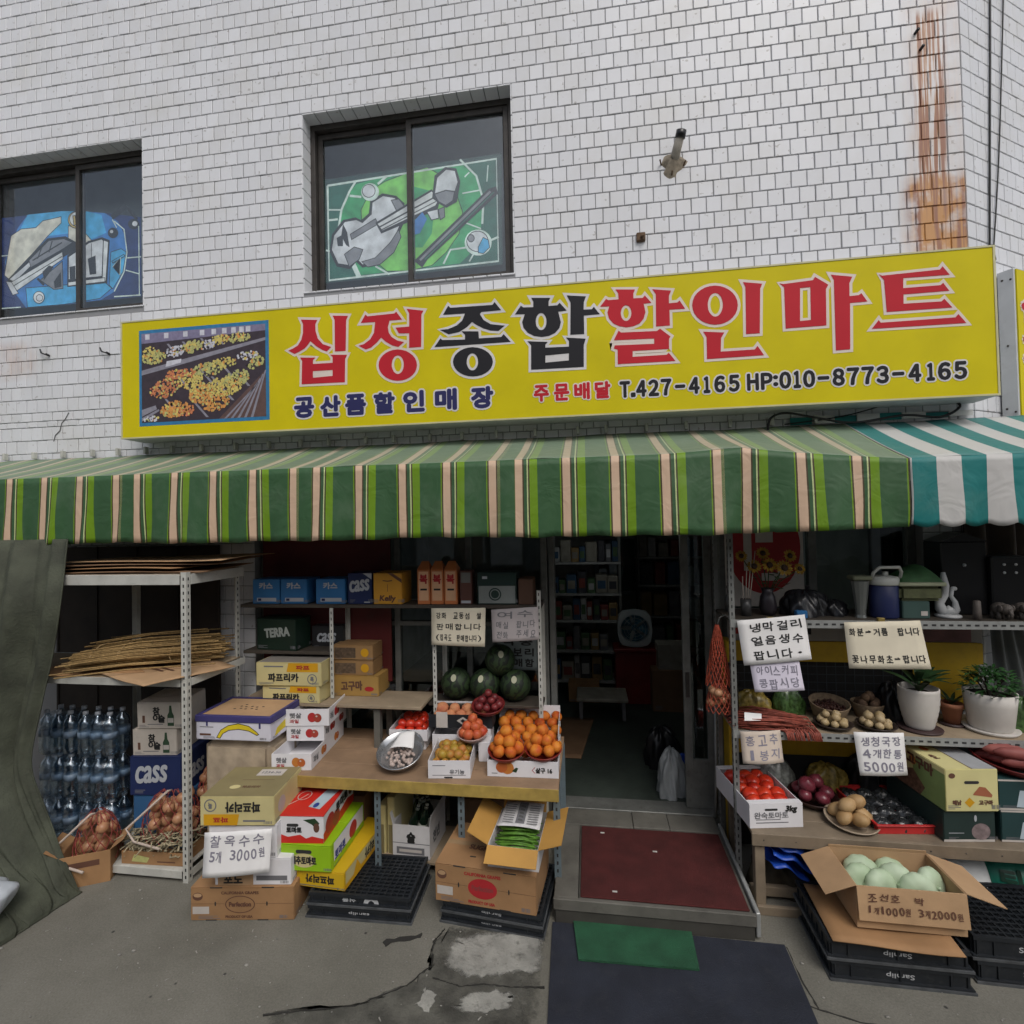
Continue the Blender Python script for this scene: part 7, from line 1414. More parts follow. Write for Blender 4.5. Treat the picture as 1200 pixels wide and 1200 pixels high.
c.handle('front', .185, .125, .085, .024); c.pr('front', CORN, ellipse(.185, .07, .08, .045)); c.tx('front', '대추토마토', .185, .07, .05, .17, INK, .003, lift=.0022); c.pr('right', WBOX, rect(.04, .02, .50, .165)); c.tx('right', '토마토', .13, .075, .06, .15, M('print_blue', (.02, .05, .25), .5), .004, lift=.0022); c.pr('right', APR, ellipse(.33, .09, .06, .055), lift=.002); c.pr('right', GRNC, rect(.04, .02, .5, .05), lift=.002)
c = Carton('tomato_carton', 'red and white tomato carton with a red lid, on top of its stack', 'box', (-2.10, -1.085), (-1.745, -1.055), .439, .52, .175, WBOX, seam=False)
MB().box(-c.w/2-.003, -c.d/2-.003, c.h-.003, c.w/2+.003, c.d/2+.003, c.h+.004).build('lid', REDC, c.t, bevel=.002)
wv = [(0, 0), (c.w, 0), (c.w, .03), (.28, .045), (.24, .03), (.20, .055), (.12, .04), (.06, .06), (0, .05)]
c.pr('front', REDC, wv); c.handle('front', .15, .115, .06, .02); c.tx('front', '토마토', .16, .085, .035, .1, INK, .003); c.pr('front', M('leaf_print', (.02, .05, .02), .5), [(.22, .15), (.30, .16), (.33, .13), (.31, .09), (.28, .12)]); c.pr('front', INKB, ellipse(.31, .10, .02, .03), lift=.002); c.pr('front', INKG, rect(.02, .12, .05, .13))
c.pr('right', REDC, [(0, 0), (.52, 0), (.52, .05), (.4, .08), (.2, .05), (.12, .09), (0, .06)]); c.pr('right', APR, ellipse(.10, .08, .07, .06), lift=.0018); c.pr('right', APR2, ellipse(.2, .06, .06, .05), lift=.0024); c.tx('right', '토마토', .30, .12, .06, .2, INK, .005, lift=.003); c.pr('right', INKB, ellipse(.46, .12, .035, .04), lift=.002)
L_ = .0052; c.pr('top', M('label_ice', (.42, .50, .55), .5), [(.21, .10), (.30, .07), (.345, .40), (.26, .42)], lift=L_); c.pr('top', M('print_blue', (.02, .05, .25), .5), ellipse(.255, .12, .018, .03), lift=L_+.0006); c.pr('top', PW, ellipse(.12, .24, .045, .06), ellipse(.12, .24, .04, .054), lift=L_); c.pr('top', PW, stroke([(.05, .10), (.10, .18), (.14, .26)], .006), lift=L_)

# ================================================================== grape carton and green onions right of the table
crate('lower black bread crate under the red oval grape carton', (-.965, -1.035), (-.325, -1.10), 0, .50, .06, 'bread crates under the grape carton')
crate('upper black bread crate under the red oval grape carton', (-.96, -1.03), (-.33, -1.095), .061, .49, .065, 'bread crates under the grape carton', 'Samlip', math.pi)
g2 = grape_box('brown grape carton with a red oval print on black crates beside the step', (-1.005, -1.035), (-.36, -1.095), .127, .45, .235, True)
g2.tx('top', 'SUGRAONE', .30, .19, .045, .26, INKB, .002, rot=-.05); g2.handle('top', .22, .10, .03, .012); g2.handle('top', .42, .08, .03, .014); g2.pr('top', INKB, rect(.12, .3, .3, .303))
c = Carton('onion_carton', 'open carton of green onions with a newspaper on the grape box', 'box', (-.665, -1.035), (-.345, -1.055), .363, .42, .13, M('pale_print_carton', (.62, .60, .59), .6, .08), opened=True)
CARDO = M('cardboard_orange', (.46, .25, .06), .7, .1, 5, .1, 40)
c.flap('f', .11, 118, CARDO); c.flap('b', .09, 25, CARDO, inset=.01); c.flap('l', .15, 62, CARDO); c.flap('r', .15, 72, CARDO)
c.pr('front', INKG, [(.08, .02), (.24, .02), (.24, .07), (.2, .1), (.1, .1)]); c.pr('front', M('pale_wash', (.36, .35, .35), .7), rect(.10, .03, .22, .065), lift=.002); c.handle('front', .16, .112, .06, .02)
GRO = M('green_onion', (.11, .26, .03), .5, .4, 30); rs = random.Random(2)
t = thing('green_onions', 'bunch of fresh green onion leaves showing in the open carton', 'green onions', c.world(0, 0, .01)); mb = MB()
for k in range(60):
    y = rs.uniform(-.19, .15); z = .06+rs.uniform(0, .06)
    mb.tube([(-.14+rs.uniform(0, .04), y, z), (0, y+rs.uniform(-.02, .02), z+.012), (.14-rs.uniform(0, .04), y+rs.uniform(-.03, .03), z)], [.007, .006, .004], 5)
stuff(mb.build('leaves', GRO, t))
NEWS = M('newsprint', (.58, .57, .57), .8, .12, 40)
p_ = paper('grey printed newspaper sheet laid over the green onions', [c.world(-.12, .20, .19), c.world(.14, .20, .19), c.world(.145, -.05, .155), c.world(-.14, -.05, .155)], None, NEWS, name='newspaper', cat='newspaper', curl=.01)
mb = MB(); q0 = Vector(p_.location)
def np_(u, v, l_=.014): return Vector(c.world(-.13+.27*u, -.05+.25*v, .158+.033*v+l_))-q0
mb.poly(rect(.40, .1, .62, .9), fn=np_); stuff(mb.build('picture', INKG, p_))
mb = MB()
for k in range(9): mb.poly(rect(.08, .1+.085*k, .34, .125+.085*k), fn=np_); mb.poly(rect(.68, .1+.085*k, .94, .125+.085*k), fn=np_)
for k in range(5): mb.poly([(.44, .2+.13*k), (.58, .16+.13*k), (.56, .24+.13*k), (.46, .27+.13*k)], fn=lambda u, v: np_(u, v, .0155))
stuff(mb.build('lettering', M('news_ink', (.10, .10, .10), .8), p_))

# ================================================================== right bay: cabinet, shelf, bench
STG = M('dull_steel_shelf', (.20, .205, .195), .5, .2, 7, metal=.2, grime=.5, gcol=(.08, .07, .055))
CABY = M('cabinet_yellow', (.52, .33, .015), .5, .15, 5, grime=.25, gcol=(.12, .08, .03)); CABW = M('cabinet_white', (.30, .28, .26), .5, .15, 5); WIRE = M('wire_grid', (.05, .06, .07), .5, .1)
cb = thing('display_cabinet', 'yellow and white cabinet with a wire grid behind the right shelf', 'cabinet', (1.93, 0, 0))
def cbx(nm, x0, y0, z0, x1, y1, z1, mt): return MB().box(x0-1.93, y0, z0, x1-1.93, y1, z1).build(nm, mt, cb, bevel=.003)
cbx('header_panel', 1.07, -.03, 1.555, 2.80, .07, 1.785, CABW); cbx('yellow_band', 1.07, -.034, 1.40, 2.80, .07, 1.553, CABY); cbx('back_panel', 1.07, .05, .86, 2.80, .07, 1.398, M('cabinet_dark', (.03, .03, .03), .6)); cbx('yellow_band', 1.07, -.034, .70, 2.80, .07, .858, CABY); cbx('base_panel', 1.07, -.02, .0, 2.80, .07, .698, M('cabinet_dark', (.03, .03, .03), .6)); cbx('side_panel', 1.02, -.10, .0, 1.068, .07, 1.56, CABY)
cbx('yellow_panel', 2.33, -.045, 1.08, 2.76, -.036, 1.56, CABY); cbx('pink_panel', 2.33, -.045, 1.565, 2.72, -.036, 1.74, M('dim_pink', (.16, .07, .07), .6, .3, 8))
mb = MB()
for k in range(26): x = 1.10+.065*k-1.93; mb.box(x, -.02, .86, x+.004, -.016, 1.398)
for k in range(9): z = .88+.06*k; mb.box(-.86, -.015, z, .86, -.011, z+.004)
stuff(mb.build('wire_grid', WIRE, cb))
fcb = frame((-.86, -.03, 1.555), (1, 0, 0), (0, 0, 1), .001)
for (u0, u1, mt) in ((.02, .10, 'poster_red'), (.36, .42, 'poster_red'), (.50, .58, 'sign_black'), (1.1, 1.2, 'poster_red')):
    mb = MB(); mb.poly(rect(u0, .05, u1, .19), fn=fcb); mb.build('print', MATS[mt], cb)

rs_ = thing('angle_shelf', 'steel angle shelf of two levels right of the door', 'shelf', (2.0, -.28, 0))
def sbx(nm, x0, y0, z0, x1, y1, z1, mt=STG): return MB().box(x0-2.0, y0+.28, z0, x1-2.0, y1+.28, z1).build(nm, mt, rs_, bevel=.002)
slotted_post(rs_, .945-2.0, -.505+.28, 0, 2.40, .035, STG, 1, 1); slotted_post(rs_, .945-2.0, -.06+.28, 0, 2.40, .035, STG, 1, -1); slotted_post(rs_, 3.25-2.0, -.505+.28, 0, 2.40, .035, STG, -1, 1)
for z in (1.80, 1.05):
    sbx('shelf_board', .955, -.50, z-.018, 3.24, -.05, z, DKW if z > 1.5 else PLY)
    mb = MB().box(.95-2.0, -.508+.28, z-.05, 3.245-2.0, -.504+.28, z+.003)
    for k in range(45): x = .99+.05*k-2.0; mb.box(x, -.5095+.28, z-.03, x+.025, -.5075+.28, z-.018, 1)
    mb.build('front_angle', [ALUL, HOLE], rs_)
wb = thing('wooden_bench', 'long weathered wooden bench under the steel angle shelf', 'bench', (2.1, -.36, 0))
def wbx(nm, x0, y0, z0, x1, y1, z1, mt=None): return MB().box(x0-2.1, y0+.36, z0, x1-2.1, y1+.36, z1).build(nm, mt or BW, wb, bevel=.003)
BW = M('bench_grey_wood', (.21, .165, .115), .75, .22, 5, .25, 25, grime=.35, gcol=(.09, .07, .05))
for k in range(4): wbx('plank', .985, -.728+.165*k, .478, 3.25, -.566+.165*k, .50-.001*(k % 2))
wbx('front_rail', .98, -.745, .425, 3.25, -.73, .502); wbx('leg', 1.0, -.725, 0, 1.06, -.67, .477); wbx('leg', 1.0, -.13, 0, 1.06, -.08, .477); wbx('leg', 2.9, -.725, 0, 2.96, -.67, .477); wbx('foot_rail', 1.0, -.752, .0, 1.35, -.727, .055); wbx('foot_rail', 1.0, -.62, .03, 1.34, -.58, .09)
mb = MB()
for k in range(12): mb.ball((1.05+.19*k-2.1, -.7455+.36, .465), .004, 6, 4)
stuff(mb.build('nail', BRONZE, wb))

# ---- top shelf (z = 1.80)
ZT = 1.801
sun_ = thing('sunflower_bouquet', 'bouquet of artificial sunflowers in a dark vase on the top shelf', 'flowers', (1.26, -.30, ZT))
PETAL = M('petal_yellow', (.36, .21, .02), .6, .2, 30); SEED = M('seed_brown', (.04, .02, .01), .8); STEM = M('stem_green', (.03, .055, .018), .6, .3, 20)
MB().lathe([(.001, 0), (.045, 0), (.06, .05), (.05, .13), (.035, .16), (.045, .19), (.04, .19), (.03, .16), (.045, .12)], 16).build('vase', M('dark_vase', (.03, .025, .03), .3), sun_)
rr = random.Random(12)
for k, (x, z, y, s_) in enumerate(((.0, .36, -.06, 1), (.09, .34, -.08, 1.1), (-.10, .35, -.05, .95), (.15, .42, -.02, .9), (-.03, .44, -.02, .9), (.20, .33, -.05, .8), (-.17, .42, .0, .8))):
    MB().tube([(0, 0, .12), (x*.4, y*.4, .24), (x, y+.01, z)], .004, 5).build('stem', STEM, sun_)
    mb = MB(); n_ = Vector((x*1.2, -1, .35)).normalized(); e1 = n_.cross(Vector((0, 0, 1))).normalized(); e2 = e1.cross(n_); c0 = Vector((x, y, z))
    for j in range(16):
        a = 6.2832*j/16+rr.uniform(-.1, .1); d1 = e1*math.cos(a)+e2*math.sin(a); d2 = e1*-math.sin(a)+e2*math.cos(a)
        mb.add([c0+d1*.018*s_, c0+d1*.035*s_+d2*.010*s_+n_*.006, c0+d1*.056*s_+n_*rr.uniform(-.006, .006), c0+d1*.035*s_-d2*.010*s_+n_*.006], [(0, 1, 2, 3)])
    fl = mb.build('flower', PETAL, sun_)
    mb = MB(); mb.ball(tuple(c0+n_*.004), .022*s_, 10, 6, sz=.5, mat=Matrix((e1, e2, n_)).transposed()); mb.build('flower_centre', SEED, fl)
mb = MB()
for k in range(26):
    a = rr.uniform(0, 6.28); r_ = rr.uniform(.03, .17); z = rr.uniform(.2, .38); p = Vector((r_*math.cos(a), -abs(r_*math.sin(a))*.5, z)); q = Vector((math.cos(a), -.3, rr.uniform(-.3, .5))).normalized()*.06; s_ = q.cross(Vector((0, 0, 1))).normalized()*.02
    mb.add([p, p+q*.5+s_, p+q, p+q*.5-s_], [(0, 1, 2, 3)])
stuff(mb.build('leaves', STEM, sun_))
t = thing('stick_bunch', 'thin pale sticks in a jar at the left end of the top shelf', 'jar', (1.10, -.34, ZT)); MB().lathe([(.001, 0), (.035, 0), (.038, .12), (.034, .12), (.03, .01)], 14).build('jar', M('dark_jar', (.05, .05, .05), .3), t)
for k in range(4): MB().tube([(.01*k-.015, 0, .01), (.03*k-.02, -.01, .28+.06*k)], .003, 5).build('stick', ROPE, t)
def lump(name, label, cat, x, y, z, w_, d_, h_, mat, seed=0, n=26, amp=.12, group=None):
    """slack bag: a closed, creased, flat-bottomed form"""
    t = thing(name, label, cat, (x, y, z), 0, group); r = random.Random(seed); ph = [r.uniform(0, 6.28) for _ in range(6)]
    def f(u, v):
        a = u*6.2832; b = v*math.pi*.5
        k = 1+amp*math.sin(a*3+ph[0]+v*2)+amp*.7*math.sin(a*7+ph[1]-v*5)+amp*.5*math.sin(a*13+ph[2]+v*9)
        rr_ = math.cos(b)**.6*k; zz = h_*math.sin(b)*(1+amp*.8*math.sin(a*2+ph[3])*math.cos(b)+amp*.4*math.sin(a*9+ph[4]))
        return Vector((w_/2*rr_*math.cos(a), d_/2*rr_*math.sin(a), max(zz, 0)))
    MB().grid(f, n*2, n).build('bag', mat, t); return t
BPL = M('black_plastic_bag', (.012, .012, .014), .3, .2, 8); 
lump('black_bag', 'slack black plastic bag beside the sunflowers on the top shelf', 'bag', 1.50, -.28, ZT, .30, .24, .17, BPL, 1)
lump('black_bag', 'low black plastic bag between the sunflowers and the glass vase', 'bag', 1.70, -.26, ZT, .20, .2, .10, BPL, 2)
c = Carton('blue_box', 'small blue packet at the edge of the top shelf', 'box', (1.40, -.44), (1.47, -.44), ZT, .05, .05, BLB, seam=False)
t = thing('glass_vase', 'tall fluted grey glass vase on the top shelf', 'vase', (1.83, -.38, ZT)); MB().lathe([(.001, 0), (.035, 0), (.03, .02), (.035, .08), (.05, .20), (.055, .25), (.049, .25), (.044, .2), (.03, .06), (.001, .04)], 12, smooth=False).build('vase', M('grey_glass', (.14, .15, .14), .12, .1, spec=.7), t); MB().box(-.06, -.05, .255, .06, .05, .285).build('lid', M('olive_lid', (.16, .17, .11), .5), t, bevel=.008)
jug = thing('cooler_jug', 'navy water cooler jug with white lid and swing handle', 'jug', (1.985, -.36, ZT))
JB = M('jug_navy', (.018, .026, .09), .4, .1); JW = M('jug_white', (.50, .51, .47), .45, .08)
MB().lathe([(.001, 0), (.082, 0), (.086, .01), (.086, .215), (.08, .222)], 24).build('body', JB, jug); MB().lathe([(.09, .222), (.094, .228), (.094, .262), (.085, .275), (.05, .282), (.001, .284)], 24).build('lid', JW, jug)
MB().tube([(-.09, -.02, .24), (-.085, -.06, .31), (-.06, -.085, .345), (.06, -.085, .345), (.085, -.06, .31), (.09, -.02, .24)], .011, 6).build('handle', JW, jug); MB().lathe([(.018, 0), (.018, .03), (.001, .031)], 10, (0, -.03, .283)).build('spout', JW, jug)
gb = Carton('teal_box', 'dull teal box under the green covered basket', 'box', (2.07, -.42), (2.235, -.42), ZT, .2, .115, M('teal_dull', (.045, .085, .075), .5), seam=False); gb.pr('front', PW, rect(.11, .02, .15, .05))
t = thing('lidded_basket', 'pale rimmed olive basket covered with a green cloth on the teal box', 'basket', (2.19, -.32, ZT+.116)); MB().box(-.13, -.1, 0, .13, .1, .10).build('body', M('olive_basket', (.10, .11, .05), .6, .3, 20), t, bevel=.02, seg=2); MB().box(-.145, -.115, .10, .145, .115, .125).build('rim', M('pale_rim', (.34, .36, .24), .5), t, bevel=.006)
GCL = M('green_cloth', (.03, .09, .03), .7, .3, 12); mb = MB(); mb.grid(lambda u, v: Vector(((u-.5)*.27, (v-.5)*.21, .127+.10*(math.sin(u*3.14)*math.sin(v*3.14))**.5*(1+.15*math.sin(u*9+v*4)))), 16, 12); mb.build('cloth', GCL, t)
t = thing('twin_neck_figurine', 'white ceramic figurine with two upright curved necks on the top shelf', 'figurine', (2.385, -.35, ZT)); PORC = M('porcelain', (.52, .53, .53), .35, .08)
MB().lathe([(.001, 0), (.07, 0), (.075, .012), (.06, .02), (.001, .022)], 18).tube([(-.02, 0, .015), (-.045, 0, .06), (-.05, 0, .10), (-.015, 0, .15), (-.01, 0, .21), (-.02, 0, .26), (-.022, 0, .30)], [.03, .032, .028, .022, .022, .02, .012], 10).tube([(.025, 0, .015), (.05, 0, .05), (.045, 0, .10), (.022, 0, .14), (.03, 0, .185)], [.025, .024, .016, .012, .011], 9).tube([(-.03, 0, .02), (0, -.01, .05), (.03, 0, .02)], [.03, .03, .03], 9).ball((.04, 0, .19), .015, 8, 6, sx=1.4).build('body', PORC, t)
DBL = M('black_lacquer', (.012, .012, .013), .28, .1)
t = thing('black_cabinet', 'tall black lacquered case with a peaked top behind the figurine', 'case', (2.55, -.17, ZT)); MB().box(-.14, -.09, 0, .14, .1, .50).build('body', DBL, t, bevel=.006); MB().add([(-.15, -.1, .501), (.15, -.1, .501), (.15, .1, .501), (-.15, .1, .501), (0, -.1, .56), (0, .1, .56)], [(0, 1, 4), (3, 5, 2), (1, 2, 5, 4), (0, 4, 5, 3), (0, 3, 2, 1)]).build('peak', DBL, t); MB().ball((0, -.092, .34), .012, 8, 6).build('knob', SILV, t)
t = thing('black_speaker', 'black boxy appliance with four painted light glints on the top shelf', 'appliance', (2.80, -.20, ZT)); MB().box(-.11, -.1, 0, .11, .12, .40).build('body', DBL, t, bevel=.008)
for sx in (-.035, .035):
    for z in (.29, .345): MB().ball((sx, -.101, z), .009, 8, 6).build('screw_or_glint', M('painted_glint', (.7, .7, .7), .3), t)  # pale dots standing in for light reflections on the black front
ELE = M('stone_figurine', (.10, .085, .075), .6, .2, 20)
for k, x in enumerate((2.66, 2.79)):
    t = thing('elephant_figurine', ('left', 'right')[k]+' of two small brown elephant figurines on the top shelf', 'figurine', (x, -.42, ZT), 0, 'elephant figurines')
    mb = MB().ball((0, .02, .065), .05, 12, 8, sz=.85).ball((0, -.035, .07), .034, 10, 7)
    mb.tube([(0, -.06, .07), (0, -.075, .045), (0, -.072, .015)], [.014, .010, .007], 8)
    for sx in (-.028, .028):
        for sy in (-.01, .045): mb.tube([(sx, sy, .0), (sx, sy, .05)], .013, 8)
        mb.ball((sx*1.3, -.03, .075), .024, 8, 6, sx=.35)
    mb.build('body', ELE, t)
t = thing('small_pillar', 'small grey brown pillar candle beside the figurine', 'candle', (2.50, -.44, ZT)); MB().lathe([(.001, 0), (.024, 0), (.022, .05), (.02, .12), (.012, .125), (.001, .125)], 10).build('body', ELE, t)
# brown tarp hanging at the right
BTP = M('brown_tarp', (.06, .045, .035), .7, .3, 6, .3, 16)
t = thing('brown_tarp', 'dark brown tarp hanging behind the right end of the shelf', 'tarp', (3.05, .22, 1.7)); mb = MB(); mb.grid(lambda u, v: Vector(((u-.5)*.75, .045*math.sin(u*26+v)+.03*math.sin(u*11)-.12*u*0, v*.95-.02*math.sin(u*9))), 60, 10); o = mb.build('cloth', BTP, t); o.modifiers.new('t', 'SOLIDIFY').thickness = .004; t.rotation_euler[2] = CA*.6; t.location.y = .02
t = thing('grey_sheet', 'grey plastic sheet hanging behind the white plant pot', 'sheet', (2.95, -.03, 1.08)); mb = MB(); mb.grid(lambda u, v: Vector(((u-.5)*.3*(1-.35*v)+.08*(1-v), .02*math.sin(u*18), v*.62)), 40, 8); o = mb.build('cloth', M('grey_sheet', (.13, .14, .14), .5, .2, 6), t); o.modifiers.new('t', 'SOLIDIFY').thickness = .003

# ---- notices on the shelf edges
paper('white notice with bold writing for cold rice wine and ice water', [(.985, -.53, 1.80), (1.415, -.53, 1.845), (1.44, -.55, 1.555), (1.015, -.55, 1.505)], ['냉막걸리', '얼음생수', '팝니다.'], PAPER, INK, .0016, .8, margin=(.14, .04, .95, .97), fill=.64)
paper('lilac hand written notice hanging below the ice water notice', [(1.055, -.548, 1.515), (1.365, -.548, 1.54), (1.385, -.565, 1.355), (1.075, -.565, 1.335)], ['아이스커피', '콩팝시당'], PAPERP, INKP, .001, 1.0)
paper('cream notice about flower pots and plants on the shelf edge', [(1.655, -.53, 1.795), (2.11, -.53, 1.81), (2.15, -.55, 1.505), (1.665, -.55, 1.50)], ['화분⇒거름 팝니다', '', '꽃나무화초⇒팝니다'], PAPERC, INK, .0012, .3, margin=(.04, .06, .97, .92), fill=.55)
paper('beige curled hand written paper hanging under the red strands', [(.985, -.53, 1.055), (1.24, -.53, 1.075), (1.24, -.56, .88), (.985, -.56, .86)], ['홍고추', '1봉지'], M('beige_paper', (.58, .49, .41), .8), INKP, .0008, 1.0, curl=.03)
paper('white paper with a hand written price of 5000 hanging over the bench', [(1.69, -.53, 1.08), (1.99, -.53, 1.085), (1.985, -.56, .83), (1.705, -.56, .815)], ['생청국장', '4개한통', '5000원'], PAPER, INKP, .0012, 1.0)
for x in (1.20, 1.88): tag(MB().box(x-.02, -.537, 1.80, x+.02, -.512, 1.825).build('clip', M('brass_clip', (.30, .22, .07), .4, metal=.4), None, bevel=.002), 'small brass clip holding the %s notice' % ('ice water' if x < 1.5 else 'flower pot'), 'clip', 'paper clips')

# ---- second shelf (z = 1.05)
ZS = 1.0515
RDS = M('red_strand', (.30, .07, .045), .6, .35, 30); rs = random.Random(6)
t = thing('strand_bundle', 'bundle of long reddish dried strands drooping over the shelf edge', 'dried food', (1.20, -.40, ZS)); mb = MB()
for k in range(150):
    x0 = rs.uniform(-.27, -.1); x1 = rs.uniform(.05, .26); y = rs.uniform(-.11, .14); z = rs.uniform(.0, .085)*(1-abs(y)*2)
    dr = rs.random() < .25
    p = [(x0, y, .006+z), ((x0+x1)/2, y+rs.uniform(-.02, .02), .012+z+.01*rs.random()), (x1, y+rs.uniform(-.03, .03), .006+z*.8)]
    if dr: p.append((x1+.03, -.125, .004)); p.append((x1+.035, -.14, -.04))
    mb.tube(p, rs.uniform(.003, .0055), 5)
stuff(mb.build('strands', RDS, t)); mb = MB(); mb.poly([(-.18, -.06), (-.07, -.05), (-.06, .02), (-.17, .03)], fn=lambda u, v: Vector((u, -.09+v*.4, .10+v*.5))); o = mb.build('tag', PAPER, t)
STRAW = M('straw_basket', (.26, .19, .12), .8, .25, 40, .4, 90)
bk1 = bowl('straw_basket', 'round straw basket of dark red beans on the second shelf', 'basket', 1.68, -.20, ZS, .125, .115, STRAW, tx=RAD(10), base=.78)
mb = MB(); rs = random.Random(9)
BEAN = M('dark_bean', (.06, .022, .016), .4, .4, 60)
for k in range(150):
    a, q = rs.uniform(0, 6.28), math.sqrt(rs.random())*.098; mb.ball((q*math.cos(a), q*math.sin(a), .08+rs.uniform(-.006, .008)), .009, 6, 4)
t = thing('bean_heap', 'dark red beans filling the round straw basket', 'beans', (1.68, -.20, ZS+.002), rx=RAD(10)); mb.lathe([(.001, .074), (.1, .07)], 14); stuff(mb.build('beans', BEAN, t))
GARL = fruit_mat('garlic_bulb', (.36, .26, .12), (.44, .34, .2), .5); grm = fruit_mesh('garlic_bulb', .030, GARL, .9, -.25, 9, 7)
DPL = M('dark_plate', (.035, .025, .022), .4)
for k, x in enumerate((1.63, 1.90)):
    bowl('garlic_plate', ('left', 'right')[k]+' dark plate of yellowish garlic bulbs on the second shelf', 'plate', x, -.385, ZS, .115, .03, DPL, group='plates of garlic')
    heap('garlic_bulb', grm, .03, 'yellowish garlic bulb on the %s dark plate' % ('left', 'right')[k], 'garlic', 'garlic bulbs on the %s plate' % ('left', 'right')[k], dome(x, -.385, ZS+.012, .03, .07, 2, (7, 3))+[(x, -.385, ZS+.045)])
bowl('straw_basket', 'straw basket of brown roots behind the right garlic plate', 'basket', 1.96, -.16, ZS, .10, .10, STRAW, base=.75); heap('taro', fruit_mesh('taro', .034, fruit_mat('taro_skin', (.10, .06, .04), (.16, .10, .06), .8), 1.2, 0, 9, 7), .034, 'brown taro root in the back straw basket', 'taro', 'taro roots', dome(1.96, -.16, ZS+.06, .034, .055, 2, (5, 2)))
lump('black_bag', 'crumpled black plastic bag on the second shelf beside the ribbed pot', 'bag', 2.12, -.16, ZS, .20, .2, .24, BPL, 4, 26, .16)
POTW = M('pot_white', (.56, .53, .49), .5, .08, 8); SOIL = M('soil', (.03, .022, .016), .95, .3, 40); TERR = M('terracotta', (.30, .12, .065), .75, .12, 8); SAUC = M('dark_saucer', (.05, .03, .03), .5)
def leaf_blade(mb, p, d, up, L_, W_, bend=.3, n=5):
    d = Vector(d).normalized(); up = Vector(up); s = d.cross(up).normalized(); u2 = s.cross(d).normalized(); vs = []
    for i in range(n+1):
        q = i/n; c_ = Vector(p)+d*L_*q-u2*bend*L_*q*q; wd = W_*math.sin(math.pi*min(q*.9+.08, 1))**.8
        vs += [c_-s*wd+u2*wd*.25, c_, c_+s*wd+u2*wd*.25]
    fs = []
    for i in range(n):
        b = i*3; fs += [(b, b+1, b+4, b+3), (b+1, b+2, b+5, b+4)]
    mb.add(vs, fs, 0, True)
LEAF = M('leaf_dark', (.022, .055, .020), .4, .35, 14, spec=.5); LEAF2 = M('leaf_mid', (.03, .09, .025), .45, .4, 16)
p1_ = thing('ribbed_pot_plant', 'leafy plant in a white ribbed pot on a dark saucer', 'potted plant', (2.18, -.36, ZS))
MB().lathe([(.001, 0), (.125, 0), (.13, .012), (.12, .014), (.001, .012)], 24).build('saucer', SAUC, p1_)
prof = [(.001, .016), (.075, .016)]+[(.078+.036*math.sin(min(k/14*1.9, 1.57))+.0022*(k % 2), .02+.26*k/14) for k in range(15)]+[(.108, .282), (.104, .25), (.001, .245)]
MB().lathe(prof, 28).build('pot', POTW, p1_); MB().lathe([(.001, .25), (.103, .248)], 20).build('soil', SOIL, p1_)
mb = MB(); rs = random.Random(3)
for k in range(14):
    a = rs.uniform(0, 6.28); leaf_blade(mb, (.02*math.cos(a), .02*math.sin(a), .25+rs.uniform(0, .08)), (math.cos(a), math.sin(a), rs.uniform(.3, 1.2)), (0, 0, 1), rs.uniform(.14, .24), rs.uniform(.018, .03), .35)
mb.tube([(0, 0, .24), (.01, 0, .38)], .008, 6); stuff(mb.build('leaves', LEAF, p1_))
p2_ = thing('terracotta_pot_plant', 'small terracotta pot with a thin dark plant between the white pots', 'potted plant', (2.44, -.26, ZS)); MB().lathe([(.001, 0), (.07, 0), (.075, .012), (.001, .01)], 18).build('saucer', SAUC, p2_); MB().lathe([(.001, .013), (.045, .013), (.06, .12), (.066, .122), (.067, .15), (.06, .15), (.055, .12), (.001, .118)], 20).build('pot', TERR, p2_)
mb = MB()
for k in range(8): a = k*.8; leaf_blade(mb, (0, 0, .13), (math.cos(a), math.sin(a), 1.4), (0, 0, 1), rs.uniform(.10, .18), .012, .3)
stuff(mb.build('leaves', LEAF, p2_))
p3_ = thing('white_pot_plant', 'dense green shrub in a large white pot at the right end of the shelf', 'potted plant', (2.62, -.34, ZS)); MB().lathe([(.001, 0), (.135, 0), (.15, .02), (.142, .02), (.001, .01)], 26).build('saucer', POTW, p3_); MB().lathe([(.001, .012), (.105, .012), (.118, .03), (.135, .18), (.142, .26), (.134, .26), (.125, .2), (.001, .2)], 28).build('pot', POTW, p3_); MB().lathe([(.001, .235), (.13, .233)], 20).build('soil', SOIL, p3_)
mb = MB()
for k in range(420):
    a, b = rs.uniform(0, 6.28), rs.uniform(-.15, 1.5); r_ = .17*rs.uniform(.55, 1.0); p = (r_*math.cos(a)*math.cos(b), r_*math.sin(a)*math.cos(b)*.9, .27+r_*math.sin(b)*.9)
    leaf_blade(mb, p, (math.cos(a)+rs.uniform(-.5, .5), math.sin(a)+rs.uniform(-.5, .5), rs.uniform(-.2, .8)), (0, 0, 1), rs.uniform(.03, .055), .010, .2, 2)
stuff(mb.build('leaves', LEAF2, p3_))
for k in range(5): a = k*1.26; MB().tube([(0, 0, .2), (.05*math.cos(a), .05*math.sin(a), .3), (.11*math.cos(a), .1*math.sin(a), .37)], .005, 5).build('stem', SOIL, p3_)
t = thing('black_flask', 'black flask standing at the left end of the second shelf', 'flask', (1.00, -.30, ZS)); MB().lathe([(.001, 0), (.04, 0), (.042, .01), (.042, .30), (.03, .34), (.026, .36), (.032, .362), (.032, .40), (.001, .402)], 16).build('body', BPL, t)
